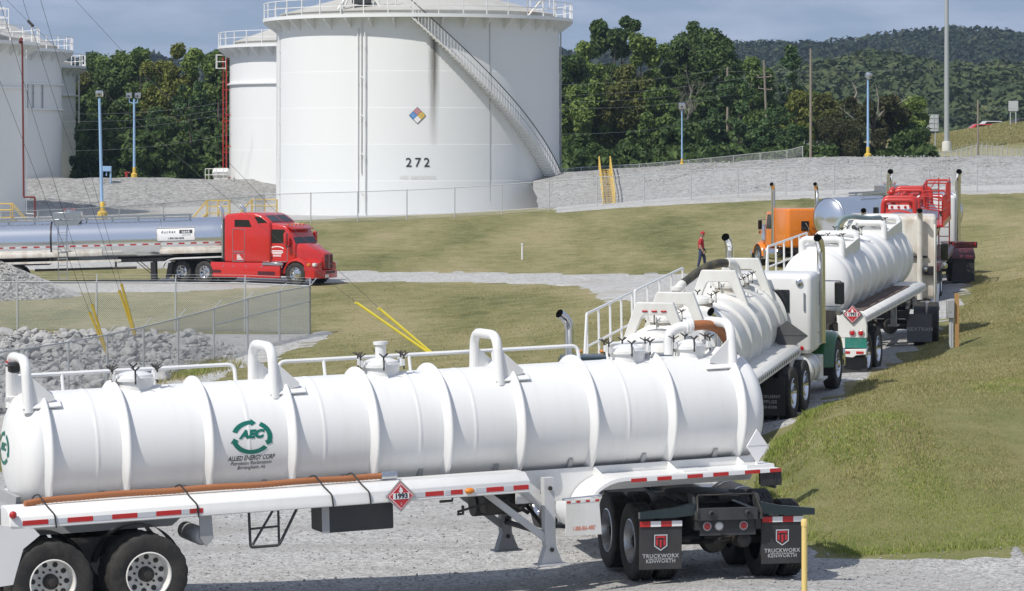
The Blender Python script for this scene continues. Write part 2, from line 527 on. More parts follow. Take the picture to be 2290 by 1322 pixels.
# ---------------------------------------------------------------- terrain
CTRL = [  # world X, Y, height
    (-14, 28, 0), (0, 28, 0), (14, 28, 0.1), (-14, 40, 0), (-5, 40, 0), (2, 41, 0), (-14, 52, 0), (-6, 52, -0.02), (0, 52, 0), (2.5, 43.2, 0), (2.5, 50, 0.05), (-4.2, 42.2, -0.08), (-2.6, 42.4, -0.16), (-2.2, 44.0, -0.13), (-0.8, 43.2, -0.17), (0.2, 44.6, -0.13), (0.9, 43.6, -0.10), (1.2, 45.2, -0.08), (-4, 44.5, -0.06), (-1.5, 46, -0.06),
    (4.9, 46.4, 0.0), (7.6, 46.6, 0.0), (12, 47, 0.1), (6.2, 47.6, 0.25), (9, 48.5, 0.45), (14, 50, 0.7),
    (4.55, 52.0, 0.98), (5.3, 54, 1.20), (6.35, 58, 1.36), (9.5, 58, 1.70), (15, 60, 2.0), (8, 52, 1.2), (11, 53, 1.35),
    (2.8, 54, 0.22), (3.4, 52, 0.28), (4.2, 56.5, 0.5), (5.35, 60, 0.78), (3.5, 60, 0.6), (6.7, 65, 0.95), (8.2, 72, 0.98), (10.5, 80, 1.03), (12, 86, 1.13), (14.4, 101, 1.5), (16.9, 112, 1.7),
    (6.0, 72, 0.92), (8.0, 80, 0.95), (11.6, 101, 1.42),
    (10.75, 76, 1.11), (8.3, 68, 1.14), (13, 78, 1.75), (17, 80, 2.2), (20, 100, 2.6), (15.5, 90, 1.7), (24, 130, 2.75),
    (0, 62, 0.1), (-6, 65, -0.2), (-14, 66, -0.5), (0, 80, -0.1), (-8, 84, -0.8), (-2, 105, -0.45), (4, 90, 0.2), (5, 110, 0.1),
    (-7.62, 118, -1.07), (-11.3, 106, -1.63), (-14.7, 95, -1.95), (-18, 84, -1.9), (-17, 104, -2.2), (-14, 108, -1.9), (-22, 100, -2.3),
    (-19, 120, -1.0), (-12.9, 120, -1.03), (-10.2, 119.5, -1.03), (-25, 120, -1.1), (-18, 116, -1.05), (-13.5, 115, -1.15), (-22.5, 116, -1.0),
    (-15, 130, -0.85), (-22, 138, -0.75), (-5, 130, -0.55), (3, 138, -0.15),
    (-15.3, 149, -0.60), (-25, 150, -0.62), (-9, 150, -0.52), (0, 150, -0.28), (9.3, 153, 0.08), (12.5, 153, 0.12), (15.2, 148.5, 0.15), (21, 155, 0.9), (6, 142, -0.2),
    (-30, 165, -0.3), (-12, 170, 0.2), (0, 172, 0.6), (15, 175, 1.5), (28, 170, 2.2),
    (-31, 190, 0.15), (-24, 195, 0.4), (-14.7, 203, 1.07), (-10, 203, 1.2), (-3, 203, 1.5), (3, 203, 1.94), (11.6, 203, 2.58), (21, 203, 2.87), (30.2, 203, 3.1), (42, 203, 3.3), (36, 150, 3.0), (45, 110, 3.4), (34, 90, 3.2),
    (-34, 215, 0.9), (-16.5, 230, 1.2), (-7, 230, 1.2), (4, 230, 1.6), (-30, 245, 1.2), (10, 230, 3.0), (25, 232, 4.2), (40, 232, 4.6),
    (-35, 280, 2.8), (-10, 280, 3.2), (10, 270, 3.6), (22, 255, 4.9), (34, 262, 5.1), (46, 262, 5.2), (10, 300, 3.8), (30, 300, 5.3), (41.7, 300, 6.0),
    (44, 320, 7.1), (54, 328, 8.7), (66, 332, 10), (60, 300, 7.5), (54, 345, 8.7), (44, 345, 6.8), (66, 350, 9.8), (20, 340, 4.6), (-20, 340, 3.5), (-60, 300, 3),
    (-50, 150, -0.6), (-50, 100, -1.5), (-40, 60, -0.5), (-45, 220, 1.0), (70, 230, 5.5), (60, 150, 4.2), (34, 60, 2.4), (30, 30, 0.8), (-30, 20, 0),
    (-100, 200, 1), (110, 200, 6), (-100, 420, 5), (0, 420, 5), (110, 420, 7), (-60, 20, 0), (60, 20, 2),
]
CP = np.array(CTRL, dtype=float)
_c2 = 2.2 ** 2


def _phi(d2):
    return np.sqrt(d2 + _c2)


def _solve():
    n = len(CP)
    d2 = (CP[:, None, 0] - CP[None, :, 0]) ** 2 + (CP[:, None, 1] - CP[None, :, 1]) ** 2
    A = np.zeros((n + 1, n + 1))
    A[:n, :n] = _phi(d2) + np.eye(n) * 0.02
    A[n, :n] = 1
    A[:n, n] = 1
    b = np.zeros(n + 1)
    b[:n] = CP[:, 2]
    return np.linalg.solve(A, b)


_W = _solve()


def gz(x, y):
    """height of the ground, for numbers or arrays"""
    x = np.asarray(x, dtype=float)
    y = np.asarray(y, dtype=float)
    sh = x.shape
    xf, yf = x.ravel(), y.ravel()
    out = np.empty(len(xf))
    for i in range(0, len(xf), 20000):
        d2 = (xf[i:i + 20000, None] - CP[None, :, 0]) ** 2 + (yf[i:i + 20000, None] - CP[None, :, 1]) ** 2
        out[i:i + 20000] = _phi(d2) @ _W[:-1] + _W[-1]
    far = np.clip((np.hypot(xf, yf - 180) - 230) / 150, 0, 1)
    far = far * far * (3 - 2 * far)
    out = out * (1 - far) + 5.0 * far
    res = out.reshape(sh)
    return float(res) if res.shape == () else res


_ty = np.concatenate([np.arange(25, 160, 0.5), np.arange(160, 420, 2.0)])


def G(px, py):
    """photo pixel -> point of the terrain seen there"""
    k = (px - 1145) / F
    z = CH - (py - YH) / F * _ty
    d = z - gz(k * _ty, _ty)
    s = np.where(d <= 0)[0]
    i = s[0] if len(s) else len(_ty) - 1
    if i > 0:
        t = d[i - 1] / (d[i - 1] - d[i] + 1e-9)
        Y = _ty[i - 1] + t * (_ty[i] - _ty[i - 1])
    else:
        Y = _ty[i]
    return Vector((k * Y, Y, gz(k * Y, Y)))


def geo(a, b, s0, q):
    out, s = [a], s0
    sg = 1 if b > a else -1
    while (b - out[-1]) * sg > s:
        out.append(out[-1] + sg * s)
        s *= q
    out.append(b)
    return out


GX = np.array(sorted(set(geo(-32, -1450, 2, 1.35)[1:] + list(np.arange(-32, 60.01, 1.0)) + geo(60, 1450, 2, 1.35)[1:])))
GY = np.array(sorted(set(geo(20, -90, 2, 1.5)[1:] + list(np.arange(20, 130, 0.8)) + list(np.arange(130, 350, 2.0)) + geo(350, 2030, 4, 1.3))))


def ground_mat(name, stops, s1, s2, bs=0.5, bd=0.03, detail_scale=14.0, patch=None, stretch=None, green=False):
    m, t, b = node_mat(name)
    a = noise(t, s1, 6, 0.6, stretch=stretch)
    d = noise(t, s2, 9, 0.8)
    mx = t.nodes.new('ShaderNodeMath')
    mx.operation = 'MULTIPLY_ADD'
    t.links.new(a, mx.inputs[0])
    mx.inputs[1].default_value = 0.5
    h = t.nodes.new('ShaderNodeMath')
    h.operation = 'MULTIPLY'
    t.links.new(d, h.inputs[0])
    h.inputs[1].default_value = 0.5
    t.links.new(h.outputs[0], mx.inputs[2])
    c = ramp(t, mx.outputs[0], stops)
    if patch:
        pf = noise(t, patch[0], 4, 0.6)
        k = ramp(t, pf, [(patch[1], (0, 0, 0)), (patch[1] + 0.12, (1, 1, 1))])
        c = mixc(t, k, c, patch[2])
    if green:
        co = t.nodes.new('ShaderNodeTexCoord')
        sp = t.nodes.new('ShaderNodeSeparateXYZ')
        t.links.new(co.outputs['Object'], sp.inputs[0])
        mr = t.nodes.new('ShaderNodeMapRange')
        mr.inputs['From Min'].default_value = 70
        mr.inputs['From Max'].default_value = 46
        mr.inputs['To Min'].default_value = 0
        mr.inputs['To Max'].default_value = 0.9
        t.links.new(sp.outputs['Y'], mr.inputs['Value'])
        gm = t.nodes.new('ShaderNodeMath')
        gm.operation = 'MULTIPLY'
        t.links.new(mr.outputs[0], gm.inputs[0])
        t.links.new(noise(t, 0.5, 5, 0.6), gm.inputs[1])
        c = mixc(t, gm.outputs[0], c, (0.20, 0.235, 0.080))
    t.links.new(c, b.inputs['Base Color'])
    b.inputs['Roughness'].default_value = 0.95
    b.inputs['Specular IOR Level'].default_value = 0.15
    bump(t, b, noise(t, detail_scale, 8, 0.8), bs, bd)
    return m


M['lawn'] = ground_mat('mown_lawn', [(0.37, (0.115, 0.125, 0.046)), (0.45, (0.200, 0.196, 0.084)), (0.51, (0.262, 0.240, 0.116)), (0.58, (0.335, 0.292, 0.160)), (0.68, (0.27, 0.215, 0.125))],
                       0.20, 0.9, 0.9, 0.06, 9.0, stretch=(1, 0.22, 1), green=True)
M['soil'] = ground_mat('dry_soil', [(0.3, (0.16, 0.12, 0.08)), (0.5, (0.30, 0.25, 0.18)), (0.7, (0.22, 0.19, 0.10))], 0.8, 6, 0.8, 0.05)


def gravel_mat(name, size, lo, mid, hi, tint=(0.36, 0.33, 0.28), tscale=0.25, tpos=0.56, bs=0.8, bd=0.03, vary=0.5, tracks=False):
    m, t, b = node_mat(name)
    co = t.nodes.new('ShaderNodeTexCoord')
    v = t.nodes.new('ShaderNodeTexVoronoi')
    v.inputs['Scale'].default_value = 1 / size
    t.links.new(co.outputs['Object'], v.inputs['Vector'])
    sep = t.nodes.new('ShaderNodeSeparateColor')
    t.links.new(v.outputs['Color'], sep.inputs[0])
    n1 = noise(t, 0.9 / size / 6, 5, 0.7)
    ad = t.nodes.new('ShaderNodeMath')
    ad.operation = 'MULTIPLY_ADD'
    t.links.new(sep.outputs[0], ad.inputs[0])
    ad.inputs[1].default_value = vary
    sc = t.nodes.new('ShaderNodeMath')
    sc.operation = 'MULTIPLY'
    t.links.new(n1, sc.inputs[0])
    sc.inputs[1].default_value = 1 - vary
    t.links.new(sc.outputs[0], ad.inputs[2])
    c = ramp(t, ad.outputs[0], [(0.22, lo), (0.5, mid), (0.8, hi)])
    k = ramp(t, noise(t, tscale, 5, 0.6), [(tpos, (0, 0, 0)), (tpos + 0.2, (0.6, 0.6, 0.6))])
    c = mixc(t, k, c, tint)
    if tracks:
        k = ramp(t, noise(t, 0.9, 4, 0.55, stretch=(0.10, 1, 1)), [(0.50, (0, 0, 0)), (0.66, (0.45, 0.45, 0.45))])
        c = mixc(t, k, c, (0.27, 0.262, 0.245))
    t.links.new(c, b.inputs['Base Color'])
    b.inputs['Roughness'].default_value = 0.9
    b.inputs['Specular IOR Level'].default_value = 0.2
    bump(t, b, v.outputs['Distance'], bs, bd)
    return m


M['gravel'] = gravel_mat('yard_gravel', 0.036, (0.22, 0.217, 0.21), (0.40, 0.396, 0.385), (0.58, 0.575, 0.56), (0.30, 0.292, 0.272), tpos=0.48, bs=0.6, bd=0.02, tracks=True)
M['gravel_far'] = gravel_mat('road_gravel', 0.12, (0.30, 0.295, 0.28), (0.43, 0.425, 0.41), (0.54, 0.535, 0.52), (0.33, 0.30, 0.25), 0.2, 0.5)
M['berm'] = gravel_mat('berm_gravel', 0.19, (0.21, 0.208, 0.202), (0.305, 0.303, 0.293), (0.40, 0.397, 0.386), (0.27, 0.258, 0.23), 0.12, 0.55, 0.7, 0.08, 0.6)
M['stone'] = paint('limestone', (0.40, 0.395, 0.38), 0.9, dirt=0.22, dscale=1.4, dcol=(0.20, 0.19, 0.17), stretch=(1, 1, 1), bmp=0.5)

xx, yy = np.meshgrid(GX, GY)
zz = gz(xx, yy)
nx, ny = len(GX), len(GY)
idx = np.arange(nx * ny).reshape(ny, nx)
quads = np.stack([idx[:-1, :-1], idx[:-1, 1:], idx[1:, 1:], idx[1:, :-1]], -1).reshape(-1, 4)
ground = link('lawn_ground', np_mesh('lawn_ground', np.stack([xx, yy, zz], -1).reshape(-1, 3), quads, M['lawn'], True))
tag(ground, kind='structure')


def terr(x, y):
    """height of the built ground sheet (its triangles differ slightly from gz)"""
    return gz(x, y)


def patch(name, poly, mat, off, step=1.0, jit=0.25, res=0.6):
    """sheet of another surface lying on the ground inside a world outline with a ragged edge"""
    rr = random.Random(len(name) * 13 + len(poly))
    pts = []
    n = len(poly)
    for i in range(n):
        a, b = Vector(poly[i][:2]), Vector(poly[(i + 1) % n][:2])
        k = max(1, int((b - a).length / res))
        for j in range(k):
            p = a.lerp(b, j / k)
            pts.append(Vector((p.x + rr.uniform(-jit, jit), p.y + rr.uniform(-jit, jit) * 1.3)))
    nb = len(pts)
    arr = np.array([(p.x, p.y) for p in pts])
    x0, y0 = arr.min(0)
    x1, y1 = arr.max(0)
    gx, gy = np.meshgrid(np.arange(x0, x1, step), np.arange(y0, y1, step))
    q = np.stack([gx.ravel(), gy.ravel()], -1)
    inside = np.zeros(len(q), bool)
    for i in range(nb):
        a, b = arr[i], arr[(i + 1) % nb]
        c = ((a[1] > q[:, 1]) != (b[1] > q[:, 1]))
        with np.errstate(divide='ignore', invalid='ignore'):
            xi = (b[0] - a[0]) * (q[:, 1] - a[1]) / (b[1] - a[1]) + a[0]
        inside ^= c & (q[:, 0] < xi)
    q = q[inside]
    allp = [Vector(p) for p in arr] + [Vector(p) for p in q]
    res_ = delaunay_2d_cdt(allp, [], [list(range(nb))], 1, 1e-4)
    vo, fo = res_[0], res_[2]
    V = np.array([(v.x, v.y) for v in vo])
    Z = gz(V[:, 0], V[:, 1]) + off
    Z[:nb] -= off + 0.03
    o = link(name, np_mesh(name, np.column_stack([V, Z]), np.array([list(f) for f in fo if len(f) == 3]), mat, True))
    # the lawn sheet underneath dips a little so that it never shows through
    gp = np.array([v.co for v in ground.data.vertices])
    sel = np.where((gp[:, 0] > x0 - 1) & (gp[:, 0] < x1 + 1) & (gp[:, 1] > y0 - 1) & (gp[:, 1] < y1 + 1))[0]
    q = gp[sel, :2]
    ins = np.zeros(len(q), bool)
    dist = np.full(len(q), 1e9)
    for i in range(nb):
        a, b = arr[i], arr[(i + 1) % nb]
        c = ((a[1] > q[:, 1]) != (b[1] > q[:, 1]))
        with np.errstate(divide='ignore', invalid='ignore'):
            xi = (b[0] - a[0]) * (q[:, 1] - a[1]) / (b[1] - a[1]) + a[0]
        ins ^= c & (q[:, 0] < xi)
        dist = np.minimum(dist, np.hypot(q[:, 0] - a[0], q[:, 1] - a[1]))
    hit = sel[ins & (dist > np.where(q[:, 1] > 125, 3.0, 1.6))]
    gp[hit, 2] = gz(gp[hit, 0], gp[hit, 1]) - 0.18
    ground.data.vertices.foreach_set('co', gp.ravel().astype(np.float32))
    ground.data.update()
    return tag(o, kind='structure')


lane_r = [(3.9, 50.6), (4.35, 53), (4.85, 56), (5.7, 59.5), (6.6, 62.5)] + [tuple(G(*p)[:2]) for p in ((1915, 862), (1985, 830), (2050, 796), (2100, 752), (2140, 706), (2172, 668), (2176, 640), (2150, 612))]
lane_l = [(12.6, 112), (9.7, 100), (7.6, 90), (5.6, 80), (4.0, 72), (2.5, 66), (0.8, 61)]
yard = [(-34, 22), (34, 22), (26, 47.4), (13, 47.4), (7.6, 46.8), (4.94, 46.2), (4.2, 47.2), (3.75, 49.0)] + lane_r + lane_l + [(-3, 60), (-14, 60), (-34, 58)]
patch('gravel_yard', yard, M['gravel'], 0.02, step=0.8, jit=0.06, res=0.3)

road = [(-60, 146.5)] + [tuple(G(*p)[:2]) for p in ((-20, 655), (140, 655), (420, 654), (760, 633), (1000, 632), (1250, 639), (1320, 668), (1420, 700), (1560, 720))] + \
       [(9.5, 118), (11.5, 108), (15.5, 112), (16.5, 122), (15, 134), (14, 146)] + [tuple(G(*p)[:2]) for p in ((1640, 606), (1560, 608), (1420, 612), (1200, 610), (1000, 606), (780, 603), (640, 612), (300, 626), (100, 632))] + [(-60, 152)]
patch('gravel_road', road, M['gravel_far'], 0.035, step=1.6, jit=0.35, res=0.8)
patch('gravel_track', [tuple(G(*p)[:2]) for p in ((-40, 604), (60, 606), (330, 603), (560, 600), (560, 586), (300, 583), (40, 586), (-40, 588))], M['gravel_far'], 0.035, step=2, jit=0.3, res=1.0)
patch('fence_line_gravel', [tuple(G(*p)[:2]) for p in ((770, 745), (640, 800), (520, 835), (380, 900), (230, 960))] + [(-17, 76), (-26, 80), (-26, 117.5), (-16, 117.5), (-10, 119.2), (-7.2, 119.2)],
      M['gravel_far'], 0.03, step=1.2, jit=0.35, res=0.7)
patch('tank_farm_gravel', [(-60, 196), (-33, 197), (-25, 203.5), (-15, 209), (-8.5, 212), (0, 217), (10, 221), (10, 262), (-60, 262)], M['gravel_far'], 0.04, step=2.5, jit=0.4, res=1.2)


patch('dike_track', [tuple(G(*p)[:2]) for p in ((1225, 479), (1300, 473), (1380, 467), (1500, 460), (1650, 453), (1800, 445), (1950, 441), (2120, 437), (2340, 432))] + [(38, 211), (30, 211), (20, 211.5), (10, 212), (5, 213), (2, 216)],
      M['gravel_far'], 0.05, step=2, jit=0.3, res=1.0)

# ---------------------------------------------------------------- gravel dike walls
def berm(name, cols, mat, off=0.05):
    """cols: list of (foot, crest, crest2, foot2) points; a bank with a flat top, roughened"""
    V, rows = [], []
    rr = np.random.default_rng(5)
    prof = [0, .12, .25, .38, .5, .62, .75, .88, 1]
    dense = []
    for i in range(len(cols) - 1):
        a, b = cols[i], cols[i + 1]
        L = (Vector(b[0]) - Vector(a[0])).length
        k = max(1, int(L / 1.2))
        for j in range(k):
            dense.append([Vector(p).lerp(Vector(q), j / k) for p, q in zip(a, b)])
    dense.append([Vector(p) for p in cols[-1]])
    for f, c, c2, f2 in dense:
        r = [f.lerp(c, t) for t in prof] + [c2] + [c2.lerp(f2, t) for t in (0.5, 1)]
        r = [p + Vector(rr.normal(0, 0.06, 3)) + Vector((0, 0, off)) for p in r]
        rows.append(r)
    n = len(rows[0])
    V = np.array([tuple(p) for r in rows for p in r])
    I = np.arange(len(V)).reshape(-1, n)
    Q = np.stack([I[:-1, :-1], I[1:, :-1], I[1:, 1:], I[:-1, 1:]], -1).reshape(-1, 4)
    o = link(name, np_mesh(name, V, Q, mat, True))
    tag(o, kind='structure')
    return dense


def bcol(px_f, py_f, Yf, px_c, py_c, Yc, back=14):
    f, c = P(px_f, py_f, Yf), P(px_c, py_c, Yc)
    c2 = c + Vector((0, 3.5, 0.02))
    f2 = c2 + Vector((0, back, 0))
    f2.z = gz(f2.x, f2.y) - 0.6
    f.z = min(f.z, gz(f.x, f.y)) - 0.15
    return (f, c, c2, f2)


right_berm = berm('gravel_dike', [bcol(1205, 466, 209, 1190, 395, 226), bcol(1255, 457, 209, 1265, 386, 225), bcol(1380, 447, 209, 1375, 382, 225), bcol(1500, 440, 209, 1490, 373, 224),
                                  bcol(1650, 433, 209, 1640, 365, 223), bcol(1800, 427, 209, 1800, 357, 222), bcol(1950, 424, 209, 1950, 353, 222), bcol(2120, 420, 209, 2120, 353, 222),
                                  bcol(2320, 416, 209, 2320, 352, 222), bcol(2600, 412, 209, 2600, 352, 222), bcol(2900, 409, 209, 2900, 352, 222)], M['berm'])
left_berm = berm('tank_dike', [bcol(-150, 494, 240, -150, 404, 254), bcol(60, 494, 240, 60, 402, 254), bcol(280, 492, 240, 280, 401, 254), bcol(440, 490, 241, 440, 402, 255), bcol(640, 488, 242, 640, 402, 256)], M['berm'])


def ico(sub):
    bm = bmesh.new()
    bmesh.ops.create_icosphere(bm, subdivisions=sub, radius=1)
    bm.verts.index_update()
    V = np.array([tuple(v.co) for v in bm.verts])
    T = np.array([[v.index for v in f.verts] for f in bm.faces])
    bm.free()
    return V, T


ICO1, ICO2 = ico(1), ico(2)


def rocks(name, pts, sizes, mat, seed=3, squash=0.65, ic=ICO1, parent=None):
    """many rough stones as one mesh"""
    r = np.random.default_rng(seed)
    V0, T0 = ic
    n = len(pts)
    k = len(V0)
    # angular stones: the sphere is cut back by a handful of random planes
    pn = r.normal(0, 1, (n, 9, 3))
    pn /= np.linalg.norm(pn, axis=2, keepdims=True)
    pd = r.uniform(0.55, 0.95, (n, 9))
    dt = np.einsum('kc,npc->nkp', V0, pn)
    rad = np.minimum(1.15, np.where(dt > 0.05, pd[:, None, :] / np.maximum(dt, 0.05), 9).min(-1))[..., None]
    V = V0[None] * rad * (np.asarray(sizes)[:, None, None] * r.uniform([0.75, 0.6, squash * 0.7], [1.25, 1.0, squash * 1.2], (n, 3))[:, None, :])
    a = r.uniform(0, 2 * PI, n)
    c, s = np.cos(a)[:, None], np.sin(a)[:, None]
    tl = r.normal(0, 0.35, (n, 1))
    x, y, z = V[..., 0], V[..., 1], V[..., 2]
    y, z = y * np.cos(tl) - z * np.sin(tl), y * np.sin(tl) + z * np.cos(tl)
    x, y = x * c - y * s, x * s + y * c
    W = np.stack([x, y, z], -1) + np.asarray(pts)[:, None, :]
    T = (T0[None] + (np.arange(n) * k)[:, None, None]).reshape(-1, 3)
    o = link(name, np_mesh(name, W.reshape(-1, 3), T, mat, False), parent)
    return tag(o, kind='stuff')


def on_berm(dense, n, r, t0=0.0, t1=1.0, i0=0.0, i1=1.0):
    out = []
    for _ in range(n):
        u = r.uniform(i0, i1) * (len(dense) - 1.001)
        i, fr = int(u), u % 1
        t = r.uniform(t0, t1)
        p = dense[i][0].lerp(dense[i][1], t).lerp(dense[i + 1][0].lerp(dense[i + 1][1], t), fr)
        out.append(tuple(p + Vector((0, 0, 0.04))))
    return out


pr = random.Random(4)
p1 = on_berm(right_berm, 6500, pr, 0.25, 1.04, 0.14, 0.8)
rocks('berm_rubble', p1, [abs(pr.gauss(0, 0.04)) + 0.035 for _ in p1], M['stone'], 8)
p2 = on_berm(right_berm, 2600, pr, 0.0, 1.0, 0.0, 0.8) + on_berm(left_berm, 1500, pr, 0, 1.0, 0.1, 1)
rocks('berm_stones', p2, [pr.uniform(0.03, 0.07) for _ in p2], M['stone'], 9)

# gravel pile by the road
pc = P(28, 660, 141)
pc.z = gz(pc.x, pc.y)
V, rows = [], 14
vs = []
for j in range(rows + 1):
    t = j / rows
    for i in range(48):
        a = 2 * PI * i / 48
        rr_ = 3.4 * t * (1 + 0.10 * math.sin(3 * a + 1) + 0.05 * math.sin(7 * a))
        h = 1.65 * (1 - t) ** 0.95 + pr.uniform(-0.04, 0.04)
        vs.append((pc.x - 0.6 + rr_ * math.cos(a), pc.y + rr_ * math.sin(a), pc.z + h * (1 if t < 1 else 0) - 0.05))
fs = [(j * 48 + i, j * 48 + (i + 1) % 48, (j + 1) * 48 + (i + 1) % 48, (j + 1) * 48 + i) for j in range(rows) for i in range(48)]
me = bpy.data.meshes.new('gravel_pile')
me.from_pydata(vs, [], fs)
me.materials.append(M['gravel_far'])
pile = tag(link('gravel_pile', me), 'low cone of pale crushed gravel heaped behind the front fence beside the road', 'gravel pile')
pp = []
for _ in range(2600):
    a, t = pr.uniform(0, 2 * PI), pr.random() ** 0.5
    pp.append((pc.x - 0.6 + 3.5 * t * math.cos(a), pc.y + 3.5 * t * math.sin(a), pc.z + 1.6 * (1 - t) + 0.01))
rocks('pile_stones', pp, [pr.uniform(0.04, 0.10) for _ in pp], M['stone'], 12, parent=pile)

# riprap behind the corner fence: big stones one by one, the rest as one part
rip_bed = [(-27, 92), (-15.2, 92.5), (-12.6, 99), (-10.2, 106), (-9.6, 112), (-11.5, 116.6), (-15, 117.3), (-27, 117.6)]
bed = patch('riprap_bed', rip_bed, M['berm'], 0.05, step=1.0, jit=0.4, res=0.8)


def in_poly(x, y, poly):
    c = False
    n = len(poly)
    for i in range(n):
        (x0, y0), (x1, y1) = poly[i], poly[(i + 1) % n]
        if (y0 > y) != (y1 > y) and x < (x1 - x0) * (y - y0) / (y1 - y0) + x0:
            c = not c
    return c


cand = []
while len(cand) < 10000:
    x, y = pr.uniform(-27, -9.5), pr.uniform(92, 117.6)
    if in_poly(x, y, rip_bed) and (x > -11.2 and pr.random() < 0.8) is False:
        cand.append((x, y))
gzs = gz(np.array([c[0] for c in cand]), np.array([c[1] for c in cand]))
szs = [min(0.26, max(0.055, pr.lognormvariate(-2.42, 0.45))) for _ in cand]
order = sorted(range(len(cand)), key=lambda i: -szs[i] * (1 if -0.1636 * cand[i][1] - 0.1 < cand[i][0] else 0.01))
big, rest = order[:300], order[300:]
protos = []
for k in range(8):
    r2 = np.random.default_rng(40 + k)
    V0, T0 = ICO2
    pn = r2.normal(0, 1, (10, 3))
    pn /= np.linalg.norm(pn, axis=1, keepdims=True)
    dt = V0 @ pn.T
    V = V0 * np.minimum(1.2, np.where(dt > 0.05, r2.uniform(0.5, 0.95, 10)[None] / np.maximum(dt, 0.05), 9).min(-1))[:, None] * np.array([1.3, 0.95, 0.75])
    protos.append(np_mesh('riprap_stone', V, T0, M['stone'], False))
for n_, i in enumerate(big):
    o = link('riprap_stone', protos[n_ % 8], bed)
    o.location = (cand[i][0], cand[i][1], gzs[i] + 0.10 + szs[i] * 0.25)
    o.scale = (szs[i] * 1.1,) * 3
    o.rotation_euler = (pr.uniform(-.5, .5), pr.uniform(-.5, .5), pr.uniform(0, 6.28))
rocks('riprap_rubble', [(cand[i][0], cand[i][1], gzs[i] + 0.08 + szs[i] * 0.2) for i in rest], [szs[i] * 0.95 for i in rest], M['stone'], 21, parent=bed)

# loose stones on the yard
ys = []
while len(ys) < 2600:
    y = pr.uniform(41.5, 58)
    x = pr.uniform(-0.17 * y, 0.17 * y)
    if in_poly(x, y, yard):
        ys.append((x, y))
yz = gz(np.array([c[0] for c in ys]), np.array([c[1] for c in ys]))
rocks('loose_gravel', [(c[0], c[1], z + 0.03) for c, z in zip(ys, yz)], [pr.uniform(0.012, 0.028) for _ in ys], M['stone'], 31)

# ---------------------------------------------------------------- wheels
def tyre_mesh(r=0.52, w=0.28, seg=60):
    """truck tyre about the local y axis, outer face at +y; ribbed tread with cross grooves"""
    h = w / 2
    prof = [(0.56 * r, -h * .82), (0.66 * r, -h * .96), (0.80 * r, -h), (0.92 * r, -h * .97), (0.975 * r, -h * .86)]
    tr = []
    for k in range(4):
        a, b = -h * .80 + k * h * .42, -h * .80 + (k + 1) * h * .42 - h * .08
        tr += [(r, a, 1), (r, b, 1), (r - .014, b + .003, 0), (r - .014, b + h * .07, 0)]
    tr = tr[:-2]
    prof2 = [(p[0], p[1], 0) for p in prof] + tr + [(p[0], -p[1], 0) for p in reversed(prof)]
    vs, fs = [], []
    n = len(prof2)
    for i in range(seg):
        a = 2 * PI * i / seg
        low = (i % 3 == 0)
        for rr, t, tread in prof2:
            q = rr - (.013 if (low and tread) else 0)
            vs.append((q * math.sin(a), t, q * math.cos(a)))
    for i in range(seg):
        i2 = (i + 1) % seg
        for j in range(n - 1):
            fs.append((i * n + j, i * n + j + 1, i2 * n + j + 1, i2 * n + j))
    mb = MB()
    mb.raw(vs, fs)
    return mb.mesh('tyre', M['rubber'], 0.5)


def rim_mesh(mats, r=0.30, dish=0.10, holes=10, nuts=10, front=False, hub=True):
    """rim about y, face towards +y.  mats: body, dark, bright"""
    mb = MB()
    w = 0.13
    if front:      # convex wheel
        prof = [(r * .98, -w), (r, w * .95), (r * .95, w), (r * .90, w * .75), (r * .84, w * .35), (r * .62, w * .62), (r * .42, w * .72), (r * .38, w * .75), (0.0, w * .75)]
    else:          # deep dish
        prof = [(r * .98, -w), (r, w * .95), (r * .95, w), (r * .92, w * .7), (r * .88, -w * .1), (r * .84, -w * .5), (r * .60, -w * .55), (r * .40, -w * .45), (r * .36, -w * .40), (0.0, -w * .40)]
    mb.lathe(prof, 40, 'y', m=0)
    fy = (lambda q: w * (.62 if q < .66 else .48)) if front else (lambda q: -w * .52)
    for k in range(holes):
        a = 2 * PI * k / holes
        q = .72
        c = Vector((r * q * math.sin(a), fy(q) + .004, r * q * math.cos(a)))
        hv = [c + Vector((.034 * math.cos(t) * (1), .004, .034 * math.sin(t))) for t in [2 * PI * j / 10 for j in range(10)]]
        hb = [v - Vector((0, .02, 0)) for v in hv]
        mb.loft([hb, hv], m=1)
    for k in range(nuts):
        a = 2 * PI * (k + .5) / nuts
        q = .48
        y0 = w * .68 if front else -w * .5
        c = Vector((r * q * math.sin(a), y0, r * q * math.cos(a)))
        mb.cyl(c, c + Vector((0, .045, 0)), .017, .013, 6, m=2)
    if hub:
        if front:
            mb.lathe([(r * .30, w * .7), (r * .29, w * 1.05), (r * .2, w * 1.25), (0, w * 1.28)], 20, 'y', m=2)
        else:
            mb.lathe([(r * .33, -w * .45), (r * .32, w * .25), (r * .27, w * .45), (r * .18, w * .5), (r * .17, w * .75), (0, w * .8)], 20, 'y', m=2)
            for k in range(8):
                a = 2 * PI * k / 8
                c = Vector((r * .245 * math.sin(a), w * .44, r * .245 * math.cos(a)))
                mb.cyl(c, c + Vector((0, .02, 0)), .011, .011, 6, m=1)
    return mb.mesh('rim', mats, 0.6)


TYRE = tyre_mesh()
RIM_WHITE = rim_mesh([M['white_old'], M['dark_paint'], M['grime']])
RIM_ALU = rim_mesh([M['chrome'], M['dark_paint'], M['chrome']], holes=10)
RIM_STEEL = rim_mesh([M['alu'], M['dark_paint'], M['grime']])
RIM_FRONT = rim_mesh([M['chrome'], M['dark_paint'], M['chrome']], holes=10, front=True)


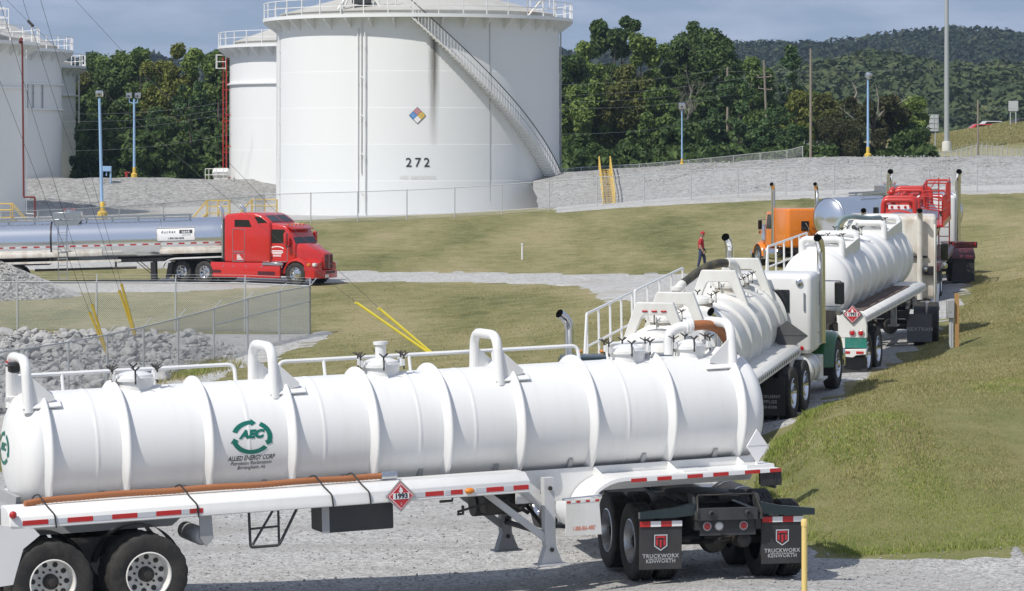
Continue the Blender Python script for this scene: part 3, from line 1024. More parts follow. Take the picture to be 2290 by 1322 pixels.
def wheel(parent, x, y, z, rim, side, name='wheel', r=0.52):
    """side -1: outer face to local -y"""
    o = link(name, TYRE, parent)
    o.location = (x, y, z)
    s = r / 0.52
    o.scale = (s, 1, s)
    o.rotation_euler = (0, random.uniform(0, 6), 0 if side > 0 else PI)
    if side < 0:
        o.rotation_euler = (0, random.uniform(0, 6), PI)
    if rim is not None:
        link('rim', rim, o)
    return o


def dual_axle(parent, x, rim, z=0.52, track=1.22, r=0.52):
    for s in (-1, 1):
        wheel(parent, x, s * (track - .15), z, rim, s, r=r)
        wheel(parent, x, s * (track - .49), z, None, s, r=r)
    mb = MB()
    mb.cyl((x, -track + .1, z), (x, track - .1, z), .07, n=10)
    mb.lathe([(0, x - .22), (.17, x - .16), (.2, x), (.17, x + .16), (0, x + .22)], 14, 'x', (0, 0, z))
    mb.build('axle', M['grime'], parent)


# ---------------------------------------------------------------- small parts
def flame_placard(parent, c, fn, size, mats, number='1993'):
    """red diamond placard in a metal holder; fn(s, t, d): across, up, proud"""
    h = size / 2
    mb = MB()
    for q, d, m in ((1.16, 0.0, 0), (1.0, .010, 1), (.93, .012, 2), (.86, .014, 1)):
        vs = [fn(-h * q, 0, d + .008), fn(0, h * q, d + .008), fn(h * q, 0, d + .008), fn(0, -h * q, d + .008)]
        vb = [fn(-h * q, 0, d - .01), fn(0, h * q, d - .01), fn(h * q, 0, d - .01), fn(0, -h * q, d - .01)]
        mb.loft([vb, vs], m=m)
    # number panel
    p = [(-.62, -.20), (.62, -.20), (.62, .22), (-.62, .22)]
    mb.loft([[fn(a * h * .98, b * h * 1.05, .02) for a, b in p], [fn(a * h * .98, b * h * 1.05, .026) for a, b in p]], m=2)
    # flame
    fl = [(0, .22), (-.14, .30), (-.17, .42), (-.08, .40), (-.10, .56), (-.01, .70), (.03, .54), (.08, .60), (.10, .46), (.16, .44), (.13, .30)]
    mb.loft([[fn(a * h, b * h, .02) for a, b in fl], [fn(a * h, b * h, .025) for a, b in fl]], m=2)
    o = mb.build('placard', mats, parent, smooth=0)
    flat_letters(number, h * .50, lambda s, t: fn(s, t + .01 * h, .030), 'lettering', M['ink'], o, bold=.004)
    flat_letters('3', h * .26, lambda s, t: fn(s, t - .55 * h, .022), 'lettering', M['sign_white'], o, bold=.003)
    return o


def blank_placard(parent, fn, size, mat, name='placard'):
    h = size / 2
    mb = MB()
    top = [(-h, .012), (0, h), (h, .012)]
    bot = [(-h, -.012), (h, -.012), (0, -h)]
    for q in (top, bot):
        mb.loft([[fn(s, t, -.012) for s, t in q], [fn(s, t, .012) for s, t in q]])
    mb.loft([[fn(s, t, -.02) for s, t in ((-h * .98, -.02), (h * .98, -.02), (h * .98, .02), (-h * .98, .02))], [fn(s, t, .004) for s, t in ((-h * .98, -.02), (h * .98, -.02), (h * .98, .02), (-h * .98, .02))]])
    return mb.build(name, mat, parent, smooth=0)


def tape_run(parent, segs, fn, w):
    """alternating strips: segs = [(s0, s1, 'red'|'silver'|'white')]"""
    for s0, s1, c in segs:
        mb = MB()
        q = [(s0, -w / 2), (s1, -w / 2), (s1, w / 2), (s0, w / 2)]
        mb.loft([[fn(s, t, -.001) for s, t in q], [fn(s, t, .005) for s, t in q]])
        mb.build('reflective_strip', M['tape_' + c], parent, smooth=0)


def stack(parent, x, y, z0, z1, r=.065, curve=(0, 0), name='exhaust_stack', mat=None, dark=None):
    """upright exhaust pipe, open curved tip pointing to curve=(dx, dy)"""
    mb = MB()
    d = Vector((curve[0], curve[1], 0)).normalized()
    q = 3.6 * r
    path = [Vector((x, y, z0)), Vector((x, y, z1 - q))]
    for k in range(1, 8):
        t = R(62) * k / 7
        path.append(Vector((x, y, z1 - q + q * math.sin(t))) + d * (q * (1 - math.cos(t))))
    path.append(path[-1] + (d * math.sin(R(62)) + Vector((0, 0, math.cos(R(62))))) * r * 1.2)
    mb.tube(path, r, 12, 0, caps=False)
    a, b = path[-2], path[-1]
    dd = (b - a).normalized()
    mb.cyl(b - dd * .08, b - dd * .015, r * .96, r * .96, 12, m=1)  # black plug in place of the shaded hollow of the pipe
    return mb.build(name, [mat or M['chrome'], M['mouth_dark']], parent)


def mirror(parent, x, y, z, s, h=.42, mat=None):
    mb = MB()
    mb.rbox((x, y + s * .32, z), (.09, .2, h), .03, 2, 0)
    mb.box((x - .048, y + s * .32, z), (.004, .17, h - .05), 1)
    mb.tube([(x, y, z + h * .55), (x, y + s * .36, z + h * .55), (x, y + s * .36, z - h * .6), (x, y, z - h * .6)], .014, 6, 2, .05)
    mb.lathe([(.0, x - .03), (.09, x - .025), (.07, x + .03), (0, x + .05)], 12, 'x', (0, y + s * .32, z - h * .5 - .14), 2)
    return mb.build('mirror', [mat or M['dark_paint'], M['glass'], M['chrome']], parent)


def mudflap(parent, x, yc, z0, z1, w, label=None, writing=None, emblem=False, tape=True, mat=None, bracket=None):
    """rubber flap hanging behind a wheel; the writing faces -x"""
    mb = MB()
    n = 6
    rings = []
    for k in range(n + 1):
        t = k / n
        z = z1 + (z0 - z1) * t
        xx_ = x + .02 * math.sin(t * 2.2)
        rings.append([(xx_ - .008, yc - w / 2, z), (xx_ - .008, yc + w / 2, z), (xx_ + .008, yc + w / 2, z), (xx_ + .008, yc - w / 2, z)])
    mb.loft(rings)
    o = mb.build('mudflap', mat or M['flap'], parent)
    if tape:
        sg = w / 4
        for k in range(4):
            b = MB().box((x - .014, yc + w / 2 - sg * (k + .5), z1 - .045), (.012, sg - .004, .075))
            b.build('reflective_strip', M['tape_red' if k % 2 == 0 else 'tape_white'], o, smooth=0)
    H = z1 - z0

    def fn(s, t):
        zz_ = z0 + H * t
        k = (z1 - zz_) / H
        return (x + .02 * math.sin(k * 2.2) - .0125, yc - s, zz_)
    if emblem:
        cz, hs = .56, w * .155
        # shield of bars between an outline
        def sh(k, dx=0):
            return [(-1 * k, .95 * k + dx), (1 * k, .95 * k + dx), (1 * k, -.55 * k + dx), (0, -1.15 * k + dx), (-1 * k, -.55 * k + dx)]
        e = MB()
        out, inn = sh(1.0), sh(.86)
        vs = [fn(p[0] * hs, cz + p[1] * hs * 1.15 / H) for p in out] + [fn(p[0] * hs, cz + p[1] * hs * 1.15 / H) for p in inn]
        vs = [(v[0] - .002, v[1], v[2]) for v in vs]
        e.raw(vs, [(i, (i + 1) % 5, 5 + (i + 1) % 5, 5 + i) for i in range(5)], 0)
        for q in (-.58, 0, .58):       # upright bars
            p = [(q - .17, .30), (q + .17, .30), (q + .17, -.45 - (.25 if q == 0 else 0)), (q - .17, -.45 - (.25 if q == 0 else 0))]
            e.raw([tuple(Vector(fn(a * hs, cz + b * hs * 1.15 / H)) - Vector((.002, 0, 0))) for a, b in p], [(0, 1, 2, 3)], 1)
        p = [(-.75, .68), (0, .84), (.75, .68), (.75, .42), (0, .55), (-.75, .42)]
        e.raw([tuple(Vector(fn(a * hs, cz + b * hs * 1.15 / H)) - Vector((.002, 0, 0))) for a, b in p], [(0, 1, 4, 5), (1, 2, 3, 4)], 1)
        e.build('emblem', [M['tape_silver'], M['placard_red']], o, smooth=0)
    if writing:
        for body, size, t in writing:
            flat_letters(body, size, lambda s, u, t=t: fn(s, t + u / H), 'lettering', M['ink_grey'], o, bold=.002, space=1.12)
    if emblem:
        e = MB().box((x - .003, yc, z0 + H * .218), (.004, w * .58, .006))
        e.build('rule_line', M['ink_grey'], o, smooth=0)
    return o


def wingnut_ring(mb, c, r, n, mats=(0, 1), h=.12, a0=0.3):
    """clamps around a hatch: small blocks with four-armed dark nuts"""
    for k in range(n):
        a = a0 + 2 * PI * k / n
        d = Vector((math.cos(a), math.sin(a), 0))
        p = Vector(c) + d * r
        mb.box(p + Vector((0, 0, h * .45)), (.05, .05, .09), mats[0])
        mb.cyl(p + Vector((0, 0, -h * .3)) + d * .02, p + Vector((0, 0, h * 1.25)) + d * .02, .012, n=6, m=mats[1])
        q = p + Vector((0, 0, h * 1.2)) + d * .02
        for j in range(4):
            b = a + PI / 4 + j * PI / 2
            mb.cyl(q, q + Vector((math.cos(b) * .075, math.sin(b) * .075, .045)), .011, .008, 5, m=mats[1])


def manway(parent, x, z, r=.25, h=.13, n=6, pipe=None, mat=None, rust=None):
    mb = MB()
    mb.lathe([(r, z - .22), (r, z + h * .7), (r + .035, z + h * .7), (r + .035, z + h), (r * .98, z + h), (r * .95, z + h + .035), (r * .5, z + h + .075), (0, z + h + .085)], 24, 'z', (x, 0, 0), 0)
    if rust:
        mb.lathe([(r + .004, z + h * .25), (r + .006, z + h * .66)], 24, 'z', (x, 0, 0), 2, caps=False)
    wingnut_ring(mb, (x, 0, z + h * .75), r + .07, n)
    if pipe:
        mb.lathe([(.075, z + h), (.075, z + h + .26), (.10, z + h + .26), (.10, z + h + .30), (.07, z + h + .30), (0, z + h + .31)], 16, 'z', (x, 0, 0), 0)
    return mb.build('manway', [mat or M['white'], M['grime'], M['white_rust']], parent)


def tank_shell(parent, x0, x1, zc, Rt, ribs, rib_h, mat, head=.30, seams=(), rib_mat=None, n=64, rib_w=.07, ring_name='stiffening_ring'):
    mb = MB()
    prof = []
    for k in range(9):
        a = PI / 2 * k / 8
        prof.append((Rt * math.sin(a) if k else 0.0, x0 - head * math.cos(a)))
    prof += [(Rt, x0 + .01)]
    xs = sorted(seams)
    for s in xs:
        prof += [(Rt, s - .045), (Rt, s - .02), (Rt + .005, s - .010), (Rt + .005, s + .010), (Rt, s + .02), (Rt, s + .045)]
    prof += [(Rt, x1)]
    for k in range(1, 9):
        a = PI / 2 * k / 8
        prof.append((Rt * math.cos(a) if k < 8 else 0.0, x1 + head * math.sin(a)))
    mb.lathe(prof, n, 'x', (0, 0, zc), caps=False)
    shell = mb.build('tank_shell', mat, parent, smooth=0.5)
    for x in ribs:
        w = rib_w
        rb = MB()
        rb.lathe([(Rt - .01, x - w), (Rt + rib_h * .25, x - w * .6), (Rt + rib_h * .8, x - w * .2), (Rt + rib_h, x - w * .02), (Rt + rib_h, x + w * .25), (Rt + rib_h * .85, x + w * .42), (Rt + rib_h * .15, x + w * .5), (Rt - .01, x + w * .55)], n, 'x', (0, 0, zc), caps=False)
        rb.build(ring_name, rib_mat or mat, parent, smooth=0.9)
    return shell


def on_tank(zc, Rt, x_c, ang, side, proud=.006):
    """surface map for lettering on the flank of a tank along x; side -1: seen from local -y, reading towards +x"""
    def fn(s, t):
        a = ang + t / Rt
        r = Rt + proud
        return (x_c + s * (1 if side < 0 else -1), side * r * math.cos(a), zc + r * math.sin(a))
    return fn


# ---------------------------------------------------------------- front vacuum trailer
def front_trailer():
    T = thing('tank_trailer', 'long ribbed white tank trailer with a green ring emblem, filling the foreground', 'tank trailer', (-5.68, 41.02, 0), R(22), R(1.5))
    zc, Rt = 2.05, .78
    ribs = [-.53 + .02, .51, 1.62, 2.76, 3.91, 4.96, 6.02, 7.10, 8.28, 9.35]
    tank_shell(T, -.62, 9.56, zc, Rt, ribs, .095, M['tanker'], .32, seams=(.12, 2.15, 3.2, 4.55, 5.35, 7.62), rib_w=.085)
    # rollover guards
    for x in (-.72, 2.60, 5.82, 9.36):
        mb = MB()
        zt = 3.28
        g = -1 if x > 9 else 1
        mb.tube([(x, -.50, zc + .55), (x, -.42, zt), (x, .42, zt), (x, .50, zc + .55)], .066, 12, 0, .2)
        for s in (-1, 1):
            mb.prism([(x + g * .05, zc + .62), (x + g * .36, zc + .70), (x + g * .35, zc + .75), (x + g * .05, zc + 1.02)], s * .465 - .012, s * .465 + .012, 'y', 0)
            mb.rbox((x + g * .18, s * .47, zc + .655), (.52, .16, .025), .01, 1, 0, M=Matrix.Translation((0, s * .47, zc + .655)) @ Matrix.Rotation(-s * .62, 4, 'X') @ Matrix.Translation((0, -s * .47, -zc - .655)))
        mb.build('rollover_guard', M['tanker'], T)
    for x, p in ((.83, None), (4.28, 1), (7.95, None), (8.92, None)):
        manway(T, x, zc + Rt - .02, .25 if x < 8.5 else .21, .14 if x < 8.5 else .16, 6, p)
    # hose joint and suction elbow near the front
    mb = MB()
    mb.tube([(8.62, .05, 2.85), (8.62, .05, 3.14), (8.75, .05, 3.22), (8.9, 0, 3.24)], .075, 12, 0, .09)
    mb.lathe([(.10, 8.86), (.10, 8.90), (.115, 8.90), (.115, 8.95), (.09, 8.95)], 14, 'x', (0, 0, 3.24), 0)
    mb.build('suction_elbow', M['white'], T)
    mb = MB()
    mb.tube([(8.95, 0, 3.24), (9.2, .0, 3.25), (9.45, .12, 3.17), (9.66, .25, 2.95), (9.80, .30, 2.6), (9.95, .30, 2.1)], .072, 12, 0, .1)
    mb.build('suction_hose', M['hose_orange'], T)
    # side rail
    for a, b, dz in ((-.62, 2.42, 0), (3.05, 7.5, .02), (7.95, 9.0, .03)):
        mb = MB()
        z = 2.99
        mb.tube([(a, .62, 2.58), (a, .72, z), (b, .72, z + .0), (b, .62, 2.55)], .027, 8, 0, .1)
        k = a + .65
        while k < b - .3:
            mb.cyl((k, .72, z), (k, .60, 2.52), .024, n=8)
            k += 1.25
        mb.build('side_rail', M['white'], T)
    # saddle, frame
    mb = MB()
    mb.prism([(-1.15, 1.02), (1.15, 1.02), (1.62, 1.40), (-1.15, 1.40)], -.5, .5, 'y', 0)
    mb.box((2.9, -.38, 1.20), (6.6, .09, .16), 0)
    mb.box((2.9, .38, 1.20), (6.6, .09, .16), 0)
    for x in (-.9, .2, 1.3, 2.4, 3.5, 4.6, 5.7, 6.8, 7.9, 9.0):
        mb.prism([(-.62, 1.55), (-.45, 1.24), (.45, 1.24), (.62, 1.55)], x - .03, x + .03, 'x', 0)
    mb.build('subframe', M['grey_paint'], T)
    mb = MB()
    mb.prism([(5.98, .98), (6.75, .98), (7.1, 1.12), (9.55, 1.12), (9.62, 1.42), (5.98, 1.42)], -.60, -.56, 'y', 0)
    mb.prism([(5.98, .98), (6.75, .98), (7.1, 1.12), (9.55, 1.12), (9.62, 1.42), (5.98, 1.42)], .56, .60, 'y', 0)
    mb.box((8.2, 0, 1.10), (2.7, 1.14, .04), 0)
    for x in (7.14, 8.26, 9.33):
        mb.prism([(-.98, 1.30), (-.60, 1.16), (-.60, 1.42)], x - .012, x + .012, 'x', 0)
        mb.prism([(.98, 1.30), (.60, 1.42), (.60, 1.16)], x - .012, x + .012, 'x', 0)
    mb.build('coupler_frame', M['white'], T)
    # hose trays each side
    for s in (-1, 1):
        q = [(-.72, 1.47), (-1.08, 1.47), (-1.24, 1.37), (-1.24, 1.21), (-.72, 1.21)]
        if s > 0:
            q = [(-a, b) for a, b in q]
        mb = MB().prism(q, -1.16, 5.93, 'x', 0, r=.012, seg=1)
        tray = mb.build('hose_tray', M['tanker'], T)
        if s < 0:
            def fn(a, t, d):
                return (a, -1.24 - d, 1.285 + t)
            seg = []
            for a in (-1.00, -.42, .16, .74):
                seg += [(a, a + .33, 'red'), (a + .34, a + .57, 'silver')]
            seg += [(1.18, 1.36, 'red'), (4.24, 4.42, 'silver'), (4.42, 4.68, 'red'), (4.70, 4.78, 'silver'), (4.78, 4.95, 'red'), (5.14, 5.29, 'silver'), (5.29, 5.54, 'red'), (5.55, 5.68, 'silver'), (5.68, 5.90, 'red')]
            tape_run(tray, seg, fn, .062)
            mb = MB()
            mb.lathe([(.055, 0), (.05, .02), (.03, .04), (0, .045)], 16, 'y', (0, 0, 0), 0, M=Matrix.Translation((5.05, -1.245, 1.29)) @ Matrix.Diagonal((1.25, -1, .75, 1)))
            mb.build('marker_lamp', M['lamp_amber'], tray)
    MB().lathe([(.05, 0), (.045, .02), (.025, .04), (0, .045)], 16, 'y', m=0, M=Matrix.Translation((-1.12, -1.245, 1.40)) @ Matrix.Diagonal((1, -1, 1, 1))).build('marker_lamp', M['lamp_red'], T)
    # fuel box, step frame, air tank
    mb = MB()
    mb.rbox((3.52, -.86, 1.03), (.98, .52, .36), .015, 1, 0)
    mb.box((3.06, -1.125, 1.03), (.10, .012, .36), 1)
    mb.build('tool_box', [M['charcoal'], M['grey_paint']], T)
    mb = MB()
    a = [(2.02, -1.1, 1.2), (2.03, -1.1, .74), (2.42, -1.1, .74), (2.68, -1.1, 1.21)]
    mb.tube(a, .019, 8, 0, .04)
    mb.tube([(2.36, -1.1, 1.22), (2.06, -1.1, .77)], .017, 8)
    mb.tube([(2.42, -1.1, 1.22), (2.42, -1.1, .76)], .017, 8)
    mb.tube([(2.03, -1.1, .98), (2.42, -1.1, .99)], .015, 8)
    mb.build('step_frame', M['charcoal'], T)
    mb = MB()
    mb.lathe([(0, -1.13), (.09, -1.12), (.115, -1.08), (.115, -.35), (.09, -.31), (0, -.30)], 20, 'y', (1.38, 0, .93), 0)
    mb.prism([(1.34, 1.24), (1.50, 1.24), (1.52, .90), (1.42, .80), (1.34, .92)], -1.15, -1.12, 'y', 0)
    mb.build('air_tank', M['grey_paint'], T)
    # rear quarter skirt
    for s in (-1, 1):
        mb = MB().prism([(-1.42, 1.30), (-.86, 1.21), (-.78, 1.12), (-1.0, .96), (-1.10, .66), (-1.14, .52), (-1.42, .50)], s * 1.20, s * 1.24, 'y', 0)
        mb.build('rear_skirt', M['white'], T)
    mb = MB()
    mb.box((-1.40, 0, .62), (.06, 2.3, .12), 0)
    mb.box((-1.40, 0, 1.25), (.06, 2.3, .2), 0)
    mb.build('rear_bumper', M['white'], T)
    for x in (-.625, .625):
        dual_axle(T, x, RIM_WHITE, .50, 1.26, .525)
    mb = MB()
    for s in (-1, 1):
        mb.box((0, s * .45, .75), (1.9, .09, .12))
        mb.prism([(-.25, .95), (.25, .95), (.12, .62), (-.12, .62)], s * .5 - .04, s * .5 + .04, 'y')
    mb.build('suspension', M['grime'], T)
    for s in (-1, 1):
        mb = MB()
        prev = None
        for xc in (-.625, .625):
            mb.lathe([(.60, s * .30), (.60, s * .70)], 20, 'y', (xc, 0, .50), 0, caps=False, a0=-PI * .42, a1=PI * .42)
        mb.build('wheel_guard', M['dark_paint'], T)
    # landing gear
    for s in (-1, 1):
        m_ = M['leg_shade_grey'] if s < 0 else M['grey_paint']  # shade on the legs is put into their grey, darker on the far one
        mb = MB()
        mb.box((6.36, s * .80, .88), (.15, .13, .92), 0)
        mb.box((6.36, s * .80, .62), (.115, .10, .60), 0)
        mb.prism([(6.30, .42), (6.43, .42), (6.53, .17), (6.21, .17)], s * .80 - .07, s * .80 + .07, 'y', 0)
        mb.box((6.37, s * .80, .16), (.40, .24, .02), 0)
        mb.cyl((6.37, s * .80 - .09, .36), (6.37, s * .80 + .09, .36), .03, n=10, m=1)
        mb.cyl((6.36, s * .88, 1.20), (6.36, s * .885 + s * .02, 1.20), .03, n=10, m=1)
        mb.build('landing_leg', [m_, M['grime']], T)
        mb = MB()
        mb.prism([(5.36, 1.20), (5.50, 1.20), (6.33, .56), (6.30, .46)], s * .80 - .03, s * .80 + .03, 'y', 0)
        mb.prism([(5.95, 1.22), (6.05, 1.22), (6.32, .98), (6.30, .88)], s * .62 - .02, s * .62 + .02, 'y', 0)
        mb.build('landing_brace', m_, T)
    mb = MB()
    mb.tube([(6.36, -.8, .56), (6.36, .8, .56)], .04, 8)
    mb.tube([(6.36, -.75, .60), (6.36, .7, 1.15)], .03, 8)
    mb.tube([(6.36, .75, .60), (6.36, -.7, 1.15)], .03, 8)
    mb.tube([(5.0, -.92, .98), (5.9, -.4, 1.05), (6.2, 0, 1.1)], .018, 6)
    mb.tube([(4.98, -.95, .95), (5.06, -.95, .95), (5.06, -.95, 1.06)], .022, 6)
    mb.tube([(4.75, -.9, 1.13), (4.93, -.9, 1.13), (4.93, -.9, 1.19)], .02, 6)
    mb.build('landing_gear_shaft', M['grime'], T)
    mb = MB()
    mb.rbox((5.9, -.15, .98), (.55, .5, .30), .05)
    mb.lathe([(.16, 5.6), (.16, 6.1)], 14, 'x', (0, .1, .92))
    mb.tube([(5.8, -.3, 1.1), (6.1, -.45, .9), (6.3, -.2, .8)], .03, 6)
    mb.build('pump_unit', M['grime'], T)
    # front fenders with reflective edge
    for s in (-1, 1):
        prof = []
        for k in range(9):
            a = PI * (1 - k / 16)
            prof.append((7.32 + .58 * math.cos(a), .86 + .46 * math.sin(a)))
        prof += [(9.66, 1.30)]
        inner = [(x + (.02 if i < 8 else 0), z - .022) for i, (x, z) in enumerate(prof)]
        y0, y1 = (s * .62, s * 1.26)
        mb = MB()
        rings = []
        for (a, b), (c, d) in zip(prof, inner):
            lip = .05
            rings.append([(a, y0, b), (a, y1, b), (a, y1 + s * .004, b - lip), (a, y1 - s * .02, b - lip), (c, y1 - s * .025, d), (c, y0, d)])
        mb.loft(rings)
        mb.box((8.45, s * .95, 1.315), (.36, .30, .03))
        mb.box((9.42, s * .98, 1.325), (.42, .36, .05))
        fe = mb.build('front_fender', M['white'], T)
        if s < 0:
            def fn2(a, t, d):
                return (a, -1.266 - d, 1.272 + t)
            sg, a = [], 7.40
            for c, L in (('red', .36), ('white', .24), ('red', .33), ('white', .36), ('red', .36), ('white', .24), ('red', .36), ('white', .38), ('red', .36), ('white', .23), ('red', .27)):
                L *= .655
                sg.append((a, a + L - .004, c))
                a += L
            tape_run(fe, sg, fn2, .05)
            MB().box((9.60, -1.0, 1.15), (.02, .50, .26)).build('rubber_flap', M['flap'], fe)
            MB().prism([(9.36, 1.25), (9.70, 1.25), (9.70, 1.06), (9.38, 1.06)], -1.24, -1.225, 'y').build('rubber_flap', M['flap'], fe)
    # placards
    flame_placard(T, None, lambda s, t, d: (4.06 + s, -1.27 - d, 1.29 + t), .37, [M['stainless'], M['placard_red'], M['sign_white']])
    blank_placard(T, lambda s, t, d: (9.42 + s * .66, -1.06 - d, 1.60 + t), .47, M['sign_white'])
    MB().tube([(9.42, -1.04, 1.32), (9.42, -1.04, 1.45)], .02, 6).build('placard_post', M['white'], T)
    # emblem and owner lettering on the flank
    emblem_aec(T, 2.165 + .02, zc, Rt, .04, -1, 1.0)
    emblem_head(T, zc)
    # sign flap hanging from the end of the near fender
    sfl = MB().prism([(6.40, .60), (6.93, .58), (6.90, 1.08), (6.42, 1.07)], -1.30, -1.285, 'y').build('sign_flap', M['white_old'], T, smooth=0)
    flat_letters('1-888-866-4887', .085, lambda a, t: (6.67 + a, -1.3025, .68 + t), 'lettering', M['ink_orange'], sfl, wide=.62, bold=.001)
    q = MB()
    for k in range(7):
        q.box((6.455 + .07 * k, -1.303, 1.045), (.055, .004, .028), k % 2)
    q.build('reflective_strip', [M['tape_red'], M['tape_white']], sfl, smooth=0)
    MB().tube([(6.38, -1.27, 1.085), (6.95, -1.27, 1.10), (7.0, -1.2, 1.1)], .018, 8).build('flap_bar', M['chrome'], T)
    # camera on the rear guard
    mb = MB()
    mb.rbox((-.80, -.10, 3.17), (.13, .20, .14), .03, 2, 0)
    mb.rbox((-.86, -.16, 3.20), (.12, .14, .02), .008, 1, 0)
    mb.tube([(-.80, .0, 3.19), (-.82, .25, 3.23), (-.78, .4, 3.2)], .012, 6, 1)
    mb.build('work_lamp', [M['dark_paint'], M['red_pipe']], T)
    return T


def ring_arrow(mb, fn, a0, a1, r0, r1, m=0, sx=1.0):
    """curved arrow from a0 to a1 (degrees, clockwise) with a barbed head at a1"""
    n = 14
    rings_o, rings_i = [], []
    sgn = 1 if a1 > a0 else -1
    pts = []
    for k in range(n + 1):
        a = R(a0 + (a1 - a0) * k / n)
        pts.append((a, r0, r1))
    vs, fs = [], []
    for a, ri, ro in pts:
        vs += [fn(sx * ro * math.sin(a), ro * math.cos(a)), fn(sx * ri * math.sin(a), ri * math.cos(a))]
    for k in range(n):
        fs.append((2 * k, 2 * k + 1, 2 * k + 3, 2 * k + 2))
    a = R(a1)
    tip = R(a1 + sgn * 13)
    rm = (r0 + r1) / 2
    w = (r1 - r0)
    hv = [fn(sx * (r1 + w * .42) * math.sin(a - sgn * R(3)), (r1 + w * .42) * math.cos(a - sgn * R(3))), fn(sx * (r0 - w * .42) * math.sin(a - sgn * R(3)), (r0 - w * .42) * math.cos(a - sgn * R(3))), fn(sx * rm * math.sin(tip), rm * math.cos(tip))]
    b = len(vs)
    vs += hv
    fs.append((b, b + 1, b + 2))
    mb.raw(vs, fs, m)


def emblem_aec(T, x, zc, Rt, ang, side, k):
    fn = on_tank(zc, Rt, x, ang, side)
    f2 = lambda s, t: fn(s, t + .06)
    mb = MB()
    for a0, a1 in ((-68, 4), (30, 112), (132, 256)):
        ring_arrow(mb, f2, a0, a1, .168 * k, .222 * k, sx=1.27)
    e = mb.build('emblem', M['logo_green'], T, smooth=0)
    flat_letters('AEC', .140 * k, lambda s, t: f2(s - .005, t + .035), 'lettering', M['logo_green'], e, shear=.28, bold=.010, wide=1.18)
    flat_letters('ALLIED ENERGY CORP', .090 * k, lambda s, t: fn(s - .01, t - .215), 'lettering', M['ink'], e, shear=.25, bold=.0015, wide=.70)
    flat_letters('Petroleum Reclamation', .074 * k, lambda s, t: fn(s - .01, t - .285), 'lettering', M['ink'], e, shear=.25, wide=.80)
    flat_letters('Birmingham, AL', .074 * k, lambda s, t: fn(s - .0, t - .350), 'lettering', M['ink'], e, shear=.25, wide=.82)


def emblem_head(T, zc):
    """the small emblem on the rear head"""
    Rt, head, x0 = .78, .32, -.62

    def fn(s, t):
        y, z = .02 - s, t + .02
        q = max(0, 1 - (y * y + z * z) / Rt ** 2)
        return (x0 - head * math.sqrt(q) - .006, y, zc + z)
    f3 = lambda s, t: fn(s + .0, t + .05)
    mb = MB()
    for a0, a1 in ((-68, 4), (30, 112), (132, 256)):
        ring_arrow(mb, f3, a0, a1, .17, .215, sx=1.27)
    e = mb.build('emblem', M['logo_green'], T, smooth=0)
    flat_letters('AEC', .13, lambda s, t: f3(s, t + .02), 'lettering', M['logo_green'], e, shear=.25, bold=.009, wide=1.15)


trailer1 = front_trailer()

# the long orange hose strapped on the tray is a thing of its own
T1 = trailer1.matrix_world.copy()
mb = MB()
path = [(-.92, -1.02, 1.50), (-.70, -.98, 1.525)] + [(x, -.95 + .012 * math.sin(x * 2.1), 1.535 + .006 * math.sin(x * 5)) for x in np.arange(-.4, 3.75, .18)] + [(3.92, -.95, 1.535)]
pts = [T1 @ Vector(p) for p in path]
fine = []
for a, b in zip(pts[:-1], pts[1:]):
    k = max(1, int((b - a).length / .028))
    fine += [a.lerp(b, j / k) for j in range(k)]
fine.append(pts[-1])
mb.tube(fine, [.044 if i % 2 else .038 for i in range(len(fine))], 10)
hose = tag(mb.build('hose', M['hose_orange'], smooth=1.2), 'long ribbed orange suction hose strapped along the tray of the foreground trailer', 'hose')
mb = MB()
e0 = T1 @ Vector((3.90, -.95, 1.535))
e1 = T1 @ Vector((4.12, -.95, 1.535))
mb.cyl(e0, e1, .057, .057, 14)
mb.build('hose_coupling', M['stainless'], hose)
for x in (-.72, 1.15, 2.98, 3.50):
    mb = MB()
    q = [(x - .06, -.80, 1.49), (x - .04, -.86, 1.575), (x, -.95, 1.605), (x + .03, -1.05, 1.54), (x + .06, -1.12, 1.475), (x + .13, -1.255, 1.37), (x + .15, -1.255, 1.20)]
    mb.tube([T1 @ Vector(p) for p in q], .011, 6, 0, .03)
    mb.build('strap', M['dark_paint'], hose)

